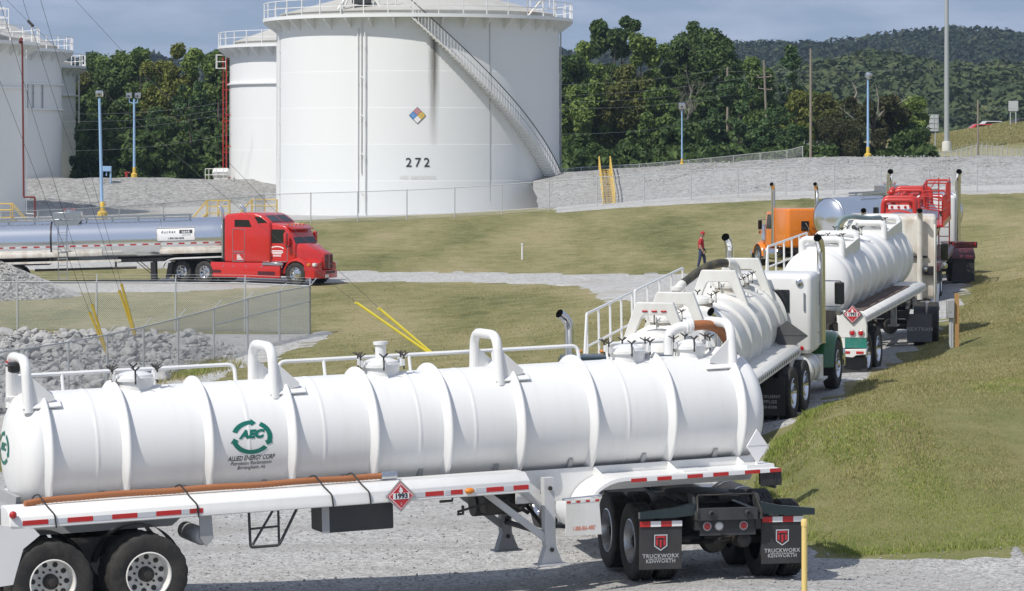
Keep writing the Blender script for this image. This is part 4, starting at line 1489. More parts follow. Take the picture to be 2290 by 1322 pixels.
# ---------------------------------------------------------------- road tractors
def tractor(label, loc, hd, tilt, c):
    """long-nosed highway tractor: origin on the ground under the rear axles, x forward"""
    T = thing('semi_truck', label, 'semi truck', loc, R(hd), R(tilt))
    body, fend = c['body'], c.get('fender', c['body'])
    xf = c['wb']                                   # front axle
    xc1 = xf - .50                                 # firewall
    xc0 = xc1 - 1.35                               # back of the cab
    L = c.get('sleeper', 0)
    xs = xc0 - L
    zt = c.get('cab_top', 2.55)
    cw = 1.0
    for x in (-.65, .65):
        dual_axle(T, x, c.get('rim', RIM_ALU), c.get('tyre_r', .515) - .015, 1.22, c.get('tyre_r', .515))
    for s in (-1, 1):
        wheel(T, xf, s * 1.05, .50, RIM_FRONT, s, r=.515)
    mb = MB()
    for s in (-1, 1):
        mb.box(((xf + .6 - 1.45) / 2, s * .43, .88), (xf + .6 + 1.45, .08, .26))
    for x in (-1.38, -.1, 1.5, xf - .2):
        mb.box((x, 0, .86), (.10, .86, .20))
    mb.cyl((xf, -.95, .52), (xf, .95, .52), .06, n=8)
    mb.build('chassis', c.get('chassis', M['dark_paint']), T)
    mb = MB()
    mb.lathe([(.46, 1.08), (.46, 1.12), (0, 1.12)], 24, 'z', (.15, 0, 0))
    mb.box((-.35, .26, 1.09), (.55, .30, .05))
    mb.box((-.35, -.26, 1.09), (.55, .30, .05))
    mb.box((.1, 0, 1.04), (.7, .8, .08))
    mb.build('fifth_wheel', M['grime'], T)
    # sleeper
    if L:
        st, sw = c.get('sleeper_top', zt + .05), c.get('sleeper_w', 1.1)
        mb = MB().rbox(((xs + xc0) / 2, 0, (1.0 + st) / 2), (L - .02, 2 * sw, st - 1.0), .11, 3, top=c.get('sleeper_taper'))
        sl = mb.build('sleeper', body, T, smooth=0.6)
        if c.get('back_windows', True):
            for s in (1,) if c.get('one_window') else (-1, 1):
                MB().rbox((xs - .003, s * .48 * (0 if c.get('one_window') else 1) + c.get('win_y', 0), 2.06), (.02, .40, .46), .009, 1).build('rear_window', M['glass'], sl)
        for s in (-1, 1):
            mb = MB().rbox(((xs + xc0) / 2, s * (sw + .004), 1.35), (L * .55, .016, .5), .007, 1)
            h = mb.build('luggage_door', body, sl)
            MB().box(((xs + xc0) / 2 + L * .18, s * (sw + .016), 1.38), (.10, .02, .03)).build('handle', M['chrome'], h)
        for y, z in c.get('back_lamps', []):
            MB().lathe([(.075, 0), (.07, .03), (.04, .05), (0, .055)], 14, 'x', m=0, M=Matrix.Translation((xs, y, z)) @ Matrix.Diagonal((-1, 1, 1, 1))).build('work_lamp', M['chrome'], sl)
    # cab with raked windscreen
    prof = [(xc0 - .01, 1.0), (xc0 - .01, zt), (xc1 - .28, zt - .02), (xc1 - .02, 1.88), (xc1, 1.80), (xc1, 1.0)]
    cab = MB().prism(prof, -cw, cw, 'y', r=.05, seg=2).build('cab', body, T, smooth=0.6)
    d = Vector((.26, 0, -(zt - .02 - 1.88))).normalized()
    nrm = Vector((-d.z, 0, d.x))
    a = Vector((xc1 - .28, 0, zt - .02)) + d * .10
    b = Vector((xc1 - .02, 0, 1.88)) - d * .02
    q = []
    for s in (-1, 1):
        mbw = MB()
        p = [(a, s * .03), (a, s * .86), (b, s * .90), (b, s * .03)]
        mbw.loft([[v + Vector((0, y, 0)) - nrm * .01 for v, y in p], [v + Vector((0, y, 0)) + nrm * .006 for v, y in p]])
        mbw.build('windscreen', M['glass'], cab)
    mb = MB()
    mb.prism([(xc1 - .30, zt - .03), (xc1 - .02, zt - .12), (xc1 - .02, zt - .15), (xc1 - .30, zt - .08)], -.95, .95, 'y')
    mb.build('sun_visor', c.get('visor', body), cab)
    for s in (-1, 1):
        dr = MB().rbox(((xc0 + xc1) / 2 - .02, s * (cw + .004), 1.42), (1.02, .016, .80), .007, 1).build('door', body, T)
        MB().box((xc0 + .28, s * (cw + .018), 1.55), (.14, .02, .035)).build('handle', M['chrome'], dr)
        w = [(xc0 + .16, 1.86), (xc0 + .16, zt - .16), (xc1 - .40, zt - .16), (xc1 - .20, 1.86)]
        MB().prism(w, s * (cw - .02), s * (cw + .006), 'y').build('side_window', M['glass'], cab)
        mirror(T, xc1 - .25, s * (cw + .02), 2.05, s, .46, c.get('mirror'))
    if not L and c.get('back_windows', True):
        for s in (-1, 1):
            MB().rbox((xc0 - .012, s * .4, 2.1), (.02, .5, .4), .009, 1).build('rear_window', M['glass'], cab)
    for k in range(0 if c.get('no_clear') else 5):
        MB().rbox((xc1 - .42, -.7 + .35 * k, zt + .02), (.10, .06, .05), .015, 1).build('clearance_lamp', M['lamp_amber'], cab)
    # hood, grille, bumper
    x1 = xf + .72
    rings = []
    for x, w, z0, z1 in ((xc1 - .02, .78, 1.05, 1.84), (xc1 + .35, .72, .95, 1.80), (x1 - .15, .52, .80, 1.62), (x1, .48, .80, 1.56)):
        rings.append([(x, -w, z0), (x, w, z0), (x, w, z1 - .16), (x, w - .05, z1 - .05), (x, w - .16, z1), (x, -w + .16, z1), (x, -w + .05, z1 - .05), (x, -w, z1 - .16)])
    MB().loft(rings).build('hood', body, T, smooth=0.5)
    mb = MB()
    mb.rbox((x1 + .03, 0, 1.17), (.08, .96, .78), .03, 2, 0)
    for k in range(9):
        mb.box((x1 + .073, -.40 + .1 * k, 1.16), (.012, .05, .66), 1)
    mb.build('grille', [M['chrome'], M['dark_paint']], T)
    MB().rbox((x1 + .18, 0, .55), (.14, 2.35, .38), .05, 2).build('bumper', c.get('bumper', M['chrome']), T)
    for s in (-1, 1):
        # rounded wing over the front wheel
        rings = []
        for k in range(15):
            a_ = R(-78 + 168 * k / 14)
            ca, sa = math.cos(a_), math.sin(a_)
            rr = .60
            px_, pz_ = xf + rr * -math.sin(a_) * 1.0, .50 + rr * ca
            up = Vector((-sa, 0, ca))
            o_ = Vector((xf, 0, .50))
            rings.append([tuple(o_ + up * r_ + Vector((0, s * y, 0))) for r_, y in ((rr + .10, .50), (rr + .10, .95), (rr + .07, 1.12), (rr - .0, 1.19), (rr - .03, 1.17), (rr + .03, 1.08), (rr + .06, .94), (rr + .06, .50))])
        fb = MB().loft(rings)
        fb.prism([(xf + .10, 1.0), (x1 - .02, .85), (x1 - .02, 1.25), (xf + .10, 1.35)], s * .50, s * .78, 'y', r=.04)
        fo = fb.build('fender', fend, T, smooth=0.7)
        mb = MB()
        mb.lathe([(.0, -.12), (.10, -.08), (.115, .04), (.10, .06), (0, .065)], 16, 'x', (xf + .62, s * .92, 1.02), 0)
        mb.lathe([(.09, .068), (0, .075)], 16, 'x', (xf + .62, s * .92, 1.02), 1)
        mb.build('headlight', [M['chrome'], M['lamp_white']], T)
        # tanks and steps
        t0, t1 = c.get('tank_x', (xc0 - .45, xc0 + .75))
        mb = MB()
        mb.lathe([(0, t0 - .05), (.26, t0 - .03), (.31, t0 + .02), (.31, t1 - .02), (.26, t1 + .03), (0, t1 + .05)], 24, 'x', (0, s * c.get('tank_y', .86), .66), 0)
        for q in (t0 + .22, t1 - .22):
            mb.lathe([(.318, q - .03), (.318, q + .03)], 24, 'x', (0, s * c.get('tank_y', .86), .66), 1, caps=False)
        mb.build('fuel_tank', [c.get('tank_mat', M['alu']) if s > 0 else c.get('tank_r_mat', c.get('tank_mat', M['alu'])), M['stainless']], T)
        mb = MB()
        mb.rbox((t1 + .28, s * .90, .62), (.42, .46, .50), .02, 1)
        mb.box((t1 + .28, s * 1.14, .40), (.50, .14, .04))
        mb.build('battery_box', c.get('box_mat', M['alu']), T)
        if c.get('stacks', True):
            sx = c.get('stack_x', (xs if L else xc0) - .16 if not c.get('stack_front') else xc0 + .05)
            sy = c.get('stack_y', 1.08)
            sy = sy if not isinstance(sy, tuple) else sy[0 if s < 0 else 1]
            stack(T, sx, s * sy, c.get('stack_z0', 1.1), c.get('stack_z', 3.5), c.get('stack_r', .068), c.get('stack_curve', (-.22, 0)), mat=c.get('stack_mat'))
        if c.get('cleaner'):
            mb = MB()
            mb.lathe([(.05, 1.22), (.16, 1.26), (.16, 1.86), (.13, 1.90), (.13, 1.98), (.15, 2.0), (.10, 2.06), (0, 2.07)], 18, 'z', (xc1 + .16, s * .92, 0), 0)
            for q in range(6):
                mb.lathe([(.164, 1.32 + q * .09), (.164, 1.35 + q * .09)], 18, 'z', (xc1 + .16, s * .92, 0), 1, caps=False)
            mb.build('air_cleaner', [M['chrome'], M['grey_paint']], T)
    return T, dict(xs=xs, xc0=xc0, xc1=xc1, xf=xf)


# the truck turned under the front trailer
K1, g1 = tractor('dark teal day cab truck backed tightly under the nose of the foreground tank trailer', (2.66, 44.43, 0.0), 102.5, 0,
                 dict(body=M['teal'], fender=M['teal'], wb=5.2, sleeper=0, cab_top=2.82, stack_x=3.0, stack_y=1.18, stack_z=3.50, stack_curve=(-.10, .16), stack_r=.07, tank_x=(1.55, 2.75), tank_y=1.20, tank_mat=M['white'], tank_r_mat=M['dark_paint'], tyre_r=.54, rim=RIM_STEEL, back_windows=True))
TW = [('TRUCKWORX', .074, .27), ('KENWORTH', .068, .165)]
mudflap(K1, -1.37, .94, .22, .89, .60, writing=TW, emblem=True)
mudflap(K1, -1.37, -.80, .25, .91, .60, writing=TW, emblem=True)
for s in (-1, 1):
    mb = MB()
    mb.loft([[(-1.44, s * .46, .96), (-1.30, s * .46, .96), (-1.30, s * .46, 1.12), (-1.44, s * .46, 1.12)], [(-1.43, s * .75, .93), (-1.33, s * .75, .93), (-1.33, s * .75, 1.06), (-1.43, s * .75, 1.06)], [(-1.43, s * 1.25, .92), (-1.34, s * 1.25, .92), (-1.34, s * 1.25, 1.01), (-1.43, s * 1.25, 1.01)]])
    mb.build('flap_hanger', M['teal'], K1)
mb = MB()
mb.box((-1.40, 0, .78), (.05, .80, .22), 0)
mb.box((-1.46, .03, .97), (.10, .86, .16), 0)
for s in (-1, 1):
    mb.prism([(-1.52, .90), (-1.30, .88), (-1.05, 1.22), (-1.30, 1.22)], s * .46 - .02, s * .46 + .02, 'y', 0)
    mb.lathe([(.05, 0), (.05, .03), (.03, .04), (.03, .01), (0, .01)], 14, 'x', m=0, M=Matrix.Translation((-1.51, s * .26, .98)) @ Matrix.Diagonal((-1, 1, 1, 1)))
mb.tube([(-1.50, .46, .90), (-1.54, .46, 1.0), (-1.36, .42, 1.22), (-1.32, -.42, 1.22), (-1.5, -.46, 1.0), (-1.5, -.46, .9)], .014, 6, 1, .04)
mb.build('tail_crossmember', [M['charcoal'], M['grime']], K1)
for y, m_ in ((.30, 'lamp_red'), (.13, 'lamp_white'), (-.22, 'lamp_red')):
    mb = MB()
    mb.lathe([(.062, 0), (.062, .02), (.05, .022)], 18, 'x', m=1, M=Matrix.Translation((-1.425, y, .80)) @ Matrix.Diagonal((-1, 1, 1, 1)))
    mb.lathe([(.052, .018), (.04, .028), (0, .032)], 18, 'x', m=0, M=Matrix.Translation((-1.425, y, .80)) @ Matrix.Diagonal((-1, 1, 1, 1)))
    mb.build('tail_lamp', [M[m_], M['grey_paint']], K1)
mb = MB()
mb.lathe([(0, -1.30), (.10, -1.27), (.12, -1.15), (.12, -.95), (0, -.9)], 16, 'x', (0, -.28, .58))
mb.tube([(-1.0, -.28, .6), (-1.1, .1, .55), (-.7, .3, .5)], .035, 8)
mb.build('brake_chamber', M['grime'], K1)
# second truck: white cab, green wings
K2, g2 = tractor('white sleeper truck with green front fenders, seen from behind right of the foreground trailer', (4.45, 61.2, .79), 90 - 15.6, 2.5,
                 dict(body=M['white'], fender=M['green'], wb=4.55, sleeper=.95, sleeper_top=2.60, sleeper_w=1.13, cab_top=2.52, stack_x=3.02, stack_y=(1.10, .80), stack_z=3.25, stack_curve=(-.20, .02), stack_r=.085,
                      tank_x=(1.55, 2.55), tank_mat=M['white_old'], box_mat=M['white_old'], back_lamps=[(-.88, 2.44), (-.30, 1.48)], win_y=0, rim=RIM_ALU, no_clear=True))
xs2 = g2['xs']
mudflap(K2, -1.36, -.84, .16, .88, .62, writing=[('C DRUENY', .085, .50), ('UPPLIES', .085, .36), ('328-8388', .075, .22)], tape=False)
MB().rbox((xs2 - .012, -.28, 2.29), (.03, .36, .035), .01, 1).build('vent', M['grey_paint'], K2)
MB().box((xs2 - .01, -.98, 2.05), (.02, .03, .36)).build('grab_rail', M['stainless'], K2)
MB().lathe([(.045, 0), (.04, .02), (0, .025)], 14, 'x', m=0, M=Matrix.Translation((xs2 - .002, -.92, 1.12)) @ Matrix.Diagonal((-1, 1, 1, 1))).build('marker_lamp', M['lamp_red'], K2)
mb = MB().tube([(xs2 - .1, .02, 1.52), (xs2 - .1, .02, 1.62), (xs2 - .1, .30, 1.62), (xs2 - .02, .30, 1.62)], .015, 6, 0, .03)
mb.build('air_line_holder', M['stainless'], K2)

# third truck: stained white tall sleeper
K3, g3 = tractor('stained white tall sleeper truck, third in the queue, facing away behind the electric box', (9.62, 79.5, 1.02), 90 - 8, 2.0,
                 dict(body=M['white_rust'], fender=M['white'], wb=5.0, sleeper=1.5, sleeper_top=3.14, sleeper_w=1.14, cab_top=2.75, stack_x=1.52, stack_y=.72, stack_z=3.3, stack_curve=(-.10, 0), stack_r=.075,
                      back_windows=False, tank_x=(1.6, 2.6), stack_mat=M['white_rust'], stack_z0=1.0, mirror=M['dark_paint']))
xs3 = g3['xs']
mb = MB()
mb.box((xs3 - .03, .05, 2.93), (.03, .45, .04))
mb.box((xs3 - .03, -.17, 2.74), (.03, .04, .42))
mb.box((xs3 - .035, .1, 2.22), (.03, 1.4, .035))
mb.box((xs3 - .05, -.62, 2.10), (.05, .6, .05), 1)
mb.build('back_rail', [M['grey_paint'], M['dark_paint']], K3)
mb = MB()
for s in (-1, 1):
    mb.rbox((xs3 - .10, s * 1.10, 1.85), (.22, .05, 2.2), .02, 1)
mb.build('side_fairing', M['white_rust'], K3)
mb = MB()
mb.rbox((xs3 - .10, -.92, 1.75), (.16, .34, .22), .03, 1, 0)
mb.lathe([(.07, 0), (.06, .03), (0, .035)], 12, 'x', m=1, M=Matrix.Translation((xs3 - .18, -.86, 1.78)) @ Matrix.Diagonal((-1, 1, 1, 1)))
mb.build('connector_box', [M['dark_paint'], M['chrome']], K3)
mudflap(K3, -1.36, -.74, .18, .88, .62, writing=[('NEXTRAN', .13, .45)], tape=False, mat=M['grey_flap'])

# fifth truck: white high sleeper beyond the red pipe trailer
K5, g5 = tractor('white truck with twin chrome stacks coupled ahead of the red piped tank trailer', (13.95, 104.0, 1.52), 89.5, 1.5,
                 dict(body=M['white'], fender=M['maroon'], wb=5.6, sleeper=1.6, sleeper_top=2.80, sleeper_w=1.08, cab_top=2.65, stack_x=2.3, stack_y=1.16, stack_z=3.6, stack_curve=(-.22, 0), stack_r=.10, mirror=M['dark_paint']))
mudflap(K5, -1.40, -.86, .10, .92, .72, tape=False)
mb = MB()
for s in (-1, 1):
    mb.prism([(-1.48, .88), (-1.3, 1.05), (-.6, 1.30), (1.3, 1.30), (1.3, 1.24), (-.6, 1.24), (-1.36, .95)], s * .46, s * 1.24, 'y')
mb.build('rear_fender', M['maroon'], K5)
mb = MB()
mb.rbox((-1.46, -.85, 1.33), (.06, .9, .20), .02, 1)
mb.build('light_bar', M['maroon'], K5)
for y in (-1.22, -.5):
    MB().lathe([(.05, 0), (.045, .02), (0, .03)], 12, 'x', m=0, M=Matrix.Translation((-1.49, y, 1.36)) @ Matrix.Diagonal((-1, 1, 1, 1))).build('tail_lamp', M['lamp_red'], K5)

# orange long-nose truck
oz = gz(15.1, 148.8)
KO, go = tractor('bright orange long nosed sleeper truck with chrome stacks parked on the grass', (15.1, 148.8, oz + .02), 107, 0,
                 dict(body=M['orange'], wb=6.35, sleeper=2.0, sleeper_top=2.90, sleeper_w=1.10, cab_top=2.72, stack_x=4.35, stack_y=1.14, stack_z=4.05, stack_curve=(-.26, .2), stack_r=.10, cleaner=True, win_y=-.25, tank_mat=M['chrome']))
mb = MB()
x_ = go['xs'] - .04
mb.tube([(x_ + .03, .22, 2.2), (x_ - .04, .22, 2.18), (x_ - .04, .06, 1.95), (x_ - .04, .06, 1.35), (x_ + .03, .06, 1.33)], .022, 6, 0, .04)
mb.tube([(x_ + .03, -.12, 2.0), (x_ - .05, -.12, 1.98), (x_ - .1, -.35, 1.8), (x_ - .1, -.9, 1.72)], .02, 6, 1, .04)
mb.rbox((x_ - .1, -.36, 1.78), (.08, .12, .08), .02, 1, 2)
mb.build('air_lines', [M['chrome'], M['grime'], M['lamp_red']], KO)


# ---------------------------------------------------------------- red aerodynamic truck
def red_truck():
    x0, y0 = -14.85, 152.0
    T = thing('semi_truck', 'bright red sleeper truck with rounded nose pulling a polished tanker on the gravel road', 'semi truck', (x0, y0, gz(-15.4, 151) + .04), R(-27), 0)
    xf = 5.75
    for x in (-.65, .65):
        dual_axle(T, x, RIM_ALU, .52, 1.22, .53)
    for s in (-1, 1):
        wheel(T, xf, s * 1.06, .52, RIM_FRONT, s, r=.53)
    mb = MB()
    for s in (-1, 1):
        mb.box((2.3, s * .43, .88), (7.5, .08, .26))
    mb.lathe([(.46, 1.08), (.46, 1.14), (0, 1.14)], 24, 'z', (.1, 0, 0))
    mb.box((.1, 0, 1.05), (.9, .8, .08))
    mb.build('chassis', M['dark_paint'], T)
    xs, xc0, xc1 = 1.75, 4.05, 5.05
    # sleeper: tall box falling forward to the cab roof
    prof = [(xs, 1.02), (xs, 3.22), (xs + .15, 3.33), (xs + 1.1, 3.42), (xs + 1.75, 3.40), (xs + 2.1, 3.30), (xs + 2.62, 2.96), (xs + 2.62, 1.02)]
    sl = MB().prism(prof, -1.20, 1.20, 'y', r=.13, seg=3).build('sleeper', M['red'], T, smooth=0.6)
    cprof = [(xc0 - .05, 1.02), (xc0 - .05, 2.98), (xc1 - .0, 2.82), (xc1 + .18, 2.72), (xc1 + .62, 1.92), (xc1 + .62, 1.02)]
    cab = MB().prism(cprof, -1.06, 1.06, 'y', r=.09, seg=3).build('cab', M['red'], T, smooth=0.6)
    hp = []
    for x, w, za, zb in ((xc1 + .50, .98, 1.0, 1.98), (xc1 + .95, .86, 1.0, 1.88), (xf + .55, .66, .92, 1.72), (xf + .95, .52, .82, 1.56), (xf + 1.06, .44, .80, 1.48)):
        hp.append([(x, -w, za), (x, w, za), (x, w, zb - .22), (x, w - .06, zb - .08), (x, w - .20, zb), (x, -w + .20, zb), (x, -w + .06, zb - .08), (x, -w, zb - .22)])
    MB().loft(hp).build('hood', M['red'], T, smooth=0.7)
    # windscreen
    a, b = Vector((xc1 + .20, 0, 2.64)), Vector((xc1 + .60, 0, 1.96))
    n_ = Vector((.68, 0, .40)).normalized()
    for s in (-1, 1):
        p = [(a, s * .02), (a, s * .90), (b, s * .98), (b, s * .02)]
        MB().loft([[v + Vector((0, y, 0)) - n_ * .02 for v, y in p], [v + Vector((0, y, 0)) + n_ * .008 for v, y in p]]).build('windscreen', M['glass'], cab)
    MB().prism([(xc1 + .05, 2.84), (xc1 + .42, 2.66), (xc1 + .42, 2.60), (xc1 + .1, 2.76)], -.98, .98, 'y', r=.01, seg=1).build('sun_visor', M['red'], cab)
    for k in range(5):
        MB().rbox((xc1 + .02, -.7 + .35 * k, 2.86), (.12, .07, .05), .015, 1).build('clearance_lamp', M['lamp_amber'], cab)
    a, b = Vector((xs + 2.15, 0, 3.27)), Vector((xs + 2.58, 0, 2.99))
    n_ = Vector((.34, 0, .52)).normalized()
    for s in (-1, 1):
        p = [(a, s * .05), (a, s * .85), (b, s * .95), (b, s * .05)]
        MB().loft([[v + Vector((0, y, 0)) - n_ * .03 for v, y in p], [v + Vector((0, y, 0)) + n_ * .006 for v, y in p]]).build('roof_window', M['glass'], sl)
    for s in (-1, 1):
        Y = s * 1.207
        MB().prism([(xs + .62, 2.72), (xs + .62, 3.06), (xs + 1.42, 3.06), (xs + 1.58, 2.72)], Y - s * .03, Y, 'y').build('upper_side_window', M['glass'], sl)
        MB().prism([(xs + 1.72, 3.22), (xs + 2.08, 3.20), (xs + 2.46, 2.94), (xs + 1.95, 2.90)], Y - s * .03, Y, 'y').build('upper_side_window', M['glass'], sl)
        mb = MB().rbox((xs + .85, s * 1.203, 2.08), (.62, .012, 1.0), .005, 1)
        l1 = mb.build('luggage_door', M['red'], sl)
        for za, zb in ((1.55, 2.62), (1.08, 1.46)):
            fr = [(xs + .52, 0, za), (xs + 1.18, 0, za), (xs + 1.18, 0, zb), (xs + .52, 0, zb)]
            q = [Vector((p[0], s * 1.208, p[2])) for p in fr]
            MB().tube(q + [q[0]], .016, 6, 0, .06).build('door_trim', M['stainless'], sl)
        dr = MB().rbox((xc0 + .62, s * 1.063, 1.50), (1.02, .012, .80), .005, 1).build('door', M['red'], T)
        MB().prism([(xc0 + .12, 1.96), (xc0 + .12, 2.62), (xc1 + .02, 2.62), (xc1 + .26, 1.96)], s * 1.04, s * 1.066, 'y').build('side_window', M['glass'], cab)
        q = [Vector((x, s * 1.072, z)) for x, z in ((xc0 + .08, 1.08), (xc1 + .18, 1.10), (xc1 + .18, 1.9), (xc0 + .08, 1.9))]
        MB().tube([q[3], q[0], q[1], q[2]], .016, 6, 0, .06).build('door_trim', M['stainless'], dr)
        MB().box((xc0 + .3, s * 1.08, 1.27), (.13, .03, .12)).build('handle', M['dark_paint'], dr)
        # mirrors
        mb = MB()
        mb.rbox((xc1 + .28, s * 1.36, 2.18), (.17, .24, .62), .06, 2)
        mb.tube([(xc1 + .34, s * 1.02, 1.85), (xc1 + .30, s * 1.36, 1.80), (xc1 + .28, s * 1.36, 1.95)], .03, 6, 1)
        mb.build('mirror', [M['red'], M['dark_paint']], T)
        # wings
        rings = []
        for k in range(15):
            an = R(-80 + 170 * k / 14)
            up = Vector((-math.sin(an), 0, math.cos(an)))
            o_ = Vector((xf, 0, .52))
            w = 1 + .35 * max(0, -math.sin(an)) * 0
            rings.append([tuple(o_ + up * r_ + Vector((0, s * y, 0))) for r_, y in ((.80, .45), (.76, .98), (.70, 1.15), (.64, 1.20), (.60, 1.17), (.66, 1.05), (.68, .90), (.70, .45))])
        fb = MB().loft(rings)
        fb.loft([[(xf + .45, s * .45, .62), (xf + .45, s * 1.18, .62), (xf + .45, s * 1.14, 1.12), (xf + .45, s * .50, 1.30)], [(xf + .80, s * .45, .45), (xf + .80, s * 1.12, .45), (xf + .80, s * 1.04, 1.08), (xf + .80, s * .50, 1.26)], [(xf + 1.05, s * .42, .46), (xf + 1.05, s * .86, .46), (xf + 1.05, s * .80, 1.02), (xf + 1.05, s * .46, 1.12)]])
        fb.build('fender', M['red'], T, smooth=0.7)
        mb = MB()
        mb.rbox((xf + .90, s * .88, .96), (.20, .30, .17), .05, 2, 0)
        mb.rbox((xf + .66, s * 1.07, .96), (.20, .10, .15), .03, 1, 1)
        mb.build('headlight', [M['lamp_white'], M['lamp_amber']], T)
        # side skirts, steps
        mb = MB()
        mb.rbox((2.95, s * 1.13, .66), (3.9, .14, .72), .04, 2, 0)
        mb.box((4.15, s * 1.205, .53), (.95, .02, .17), 1)
        mb.rbox((4.5, s * 1.2, .98), (1.15, .10, .14), .02, 1, 2)
        mb.box((1.35, s * 1.205, .58), (.5, .02, .13), 1)
        for x in (1.75, 2.3, 3.0, 3.9, 5.0):
            mb.lathe([(.04, 0), (.03, .02), (0, .025)], 10, 'y', m=2, M=Matrix.Translation((x, s * 1.20, .84)) @ Matrix.Diagonal((1, s, 1, 1)))
        mb.build('side_skirt', [M['red'], M['maroon'], M['stainless']], T)
        stack(T, xs - .16, s * 1.0, 1.2, 3.66, .075, (-.2, 0))
        mb = MB().lathe([(.62, s * .55), (.62, s * 1.2)], 16, 'y', (-.65, 0, .52), 0, caps=False, a0=-PI * .42, a1=PI * .1)
        mb.lathe([(.62, s * .55), (.62, s * 1.2)], 16, 'y', (.65, 0, .52), 0, caps=False, a0=-PI * .25, a1=PI * .42)
        mb.build('wheel_guard', M['dark_paint'], T)
        q = MB()
        ov = [(xc0 + .62 + .38 * math.cos(a), s * 1.0725, 1.70 + .13 * math.sin(a)) for a in [PI * k / 14 for k in range(15)]]
        oi = [(xc0 + .62 + .30 * math.cos(a), s * 1.0725, 1.70 + .08 * math.sin(a)) for a in [PI * k / 14 for k in range(15)]]
        q.raw(ov + oi, [(k, k + 1, 16 + k, 15 + k) for k in range(14)])
        q.build('door_print', M['sign_white'], dr, smooth=0)
        q = MB()
        for z, w in ((1.60, .62), (1.53, .68), (1.46, .5), (1.36, .45)):
            q.box((xc0 + .62, s * 1.0725, z), (w, .006, .045))
        q.build('door_print', M['sign_white'], dr, smooth=0)
        q = MB()
        for k, w in enumerate((.16, .22, .26, .34)):
            q.box((xs + .76 + w / 2, s * 1.2095, 1.37 - .065 * k), (w, .006, .04))
        q.build('door_print', M['sign_white'], sl, smooth=0)
    mb = MB()
    mb.rbox((xf + 1.09, 0, 1.10), (.10, .84, .74), .06, 2, 0)
    for k in range(7):
        mb.box((xf + 1.143, -.33 + .11 * k, 1.10), (.012, .06, .64), 1)
    mb.box((xf + 1.145, 0, 1.10), (.02, .03, .70), 2)
    mb.build('grille', [M['red'], M['dark_paint'], M['stainless']], T)
    mb = MB()
    bp = [(xf + .55, -1.20), (xf + .98, -1.08), (xf + 1.22, -.60), (xf + 1.24, 0), (xf + 1.22, .60), (xf + .98, 1.08), (xf + .55, 1.20)]
    ins = [(x - .14, y * .9) for x, y in bp]
    mb.prism(bp + ins[::-1], .32, .70, 'z', 0)
    mb.box((xf + 1.24, 0, .60), (.03, .80, .10), 1)
    mb.box((xf + 1.25, -.35, .42), (.02, .30, .15), 2)
    mb.build('bumper', [M['red'], M['dark_paint'], M['sign_white']], T)
    MB().box((xs - .05, 0, 2.1), (.08, 2.2, 2.0)).build('back_panel', M['dark_paint'], T)
    return T


red_truck()

# ---------------------------------------------------------------- trailers of the queue
def catwalk(T, x0, x1, y, zd, zt, mat, gap=None, r=.022):
    mb = MB()
    mb.box(((x0 + x1) / 2, y - .17 * (1 if y > 0 else -1), zd), (x1 - x0, .36, .04))
    spans = [(x0, x1)] if gap is None else [(x0, gap - .12), (gap + .12, x1)]
    for k, (a, b) in enumerate(spans):
        zm = (zd + zt) / 2
        st = a - .45 if k == 0 else a
        mb.tube([(st, y, zd - (.5 if k == 0 else 0)), (a, y, zt), (b, y, zt), (b, y, zd)], r * 1.15, 8, 0, .04)
        mb.tube([(a, y, zm), (b, y, zm)], r, 6)
        n = max(1, int((b - a) / .85))
        for j in range(n + 1):
            x = a + (b - a) * j / n
            mb.cyl((x, y, zd), (x, y, zt), r, n=6)
    return mb.build('catwalk', mat, T)


def deck(T, x0, x1, s, z, mat, boards=None, dots=None):
    q = [(s * .62, z), (s * 1.14, z), (s * 1.25, z - .06), (s * 1.25, z - .21), (s * .62, z - .21)]
    d = MB().prism(q, x0, x1, 'x', r=.01, seg=1).build('side_deck', mat, T)
    if boards:
        for k in range(3):
            MB().box(((x0 + x1) / 2 - .4, s * (.74 + .14 * k), z + .012), ((x1 - x0) * .75, .125, .022)).build('deck_board', boards, d)
    if dots:
        mb = MB()
        x = x0 + .3
        while x < x1 - .2:
            mb.box((x, s * 1.252, z - .13), (.075, .006, .06))
            x += .19
        tag(mb.build('edge_marks', dots, d, smooth=0), kind='stuff')
    return d


def running_gear(T, axles, rim=RIM_ALU):
    for x in axles:
        dual_axle(T, x, rim, .50, 1.22, .515)
    mb = MB()
    for s in (-1, 1):
        mb.box((3.2, s * .4, 1.12), (9.0, .10, .20))
        mb.box((.0, s * .45, .74), (2.0, .09, .12))
    for x in (-.9, 1.2, 3.2, 5.2, 7.2):
        mb.box((x, 0, 1.12), (.1, 1.9, .14))
        mb.prism([(-.6, 1.5), (-.45, 1.2), (.45, 1.2), (.6, 1.5)], x - .03, x + .03, 'x')
    mb.build('subframe', M['grime'], T)
    for s in (-1, 1):
        mb = MB()
        mb.box((5.6, s * .70, .95), (.13, .13, .75))
        mb.box((5.6, s * .70, .54), (.30, .24, .03))
        mb.prism([(5.0, 1.2), (5.12, 1.2), (5.6, .75), (5.6, .65)], s * .70 - .025, s * .70 + .025, 'y')
        mb.build('landing_leg', M['grey_paint'], T)


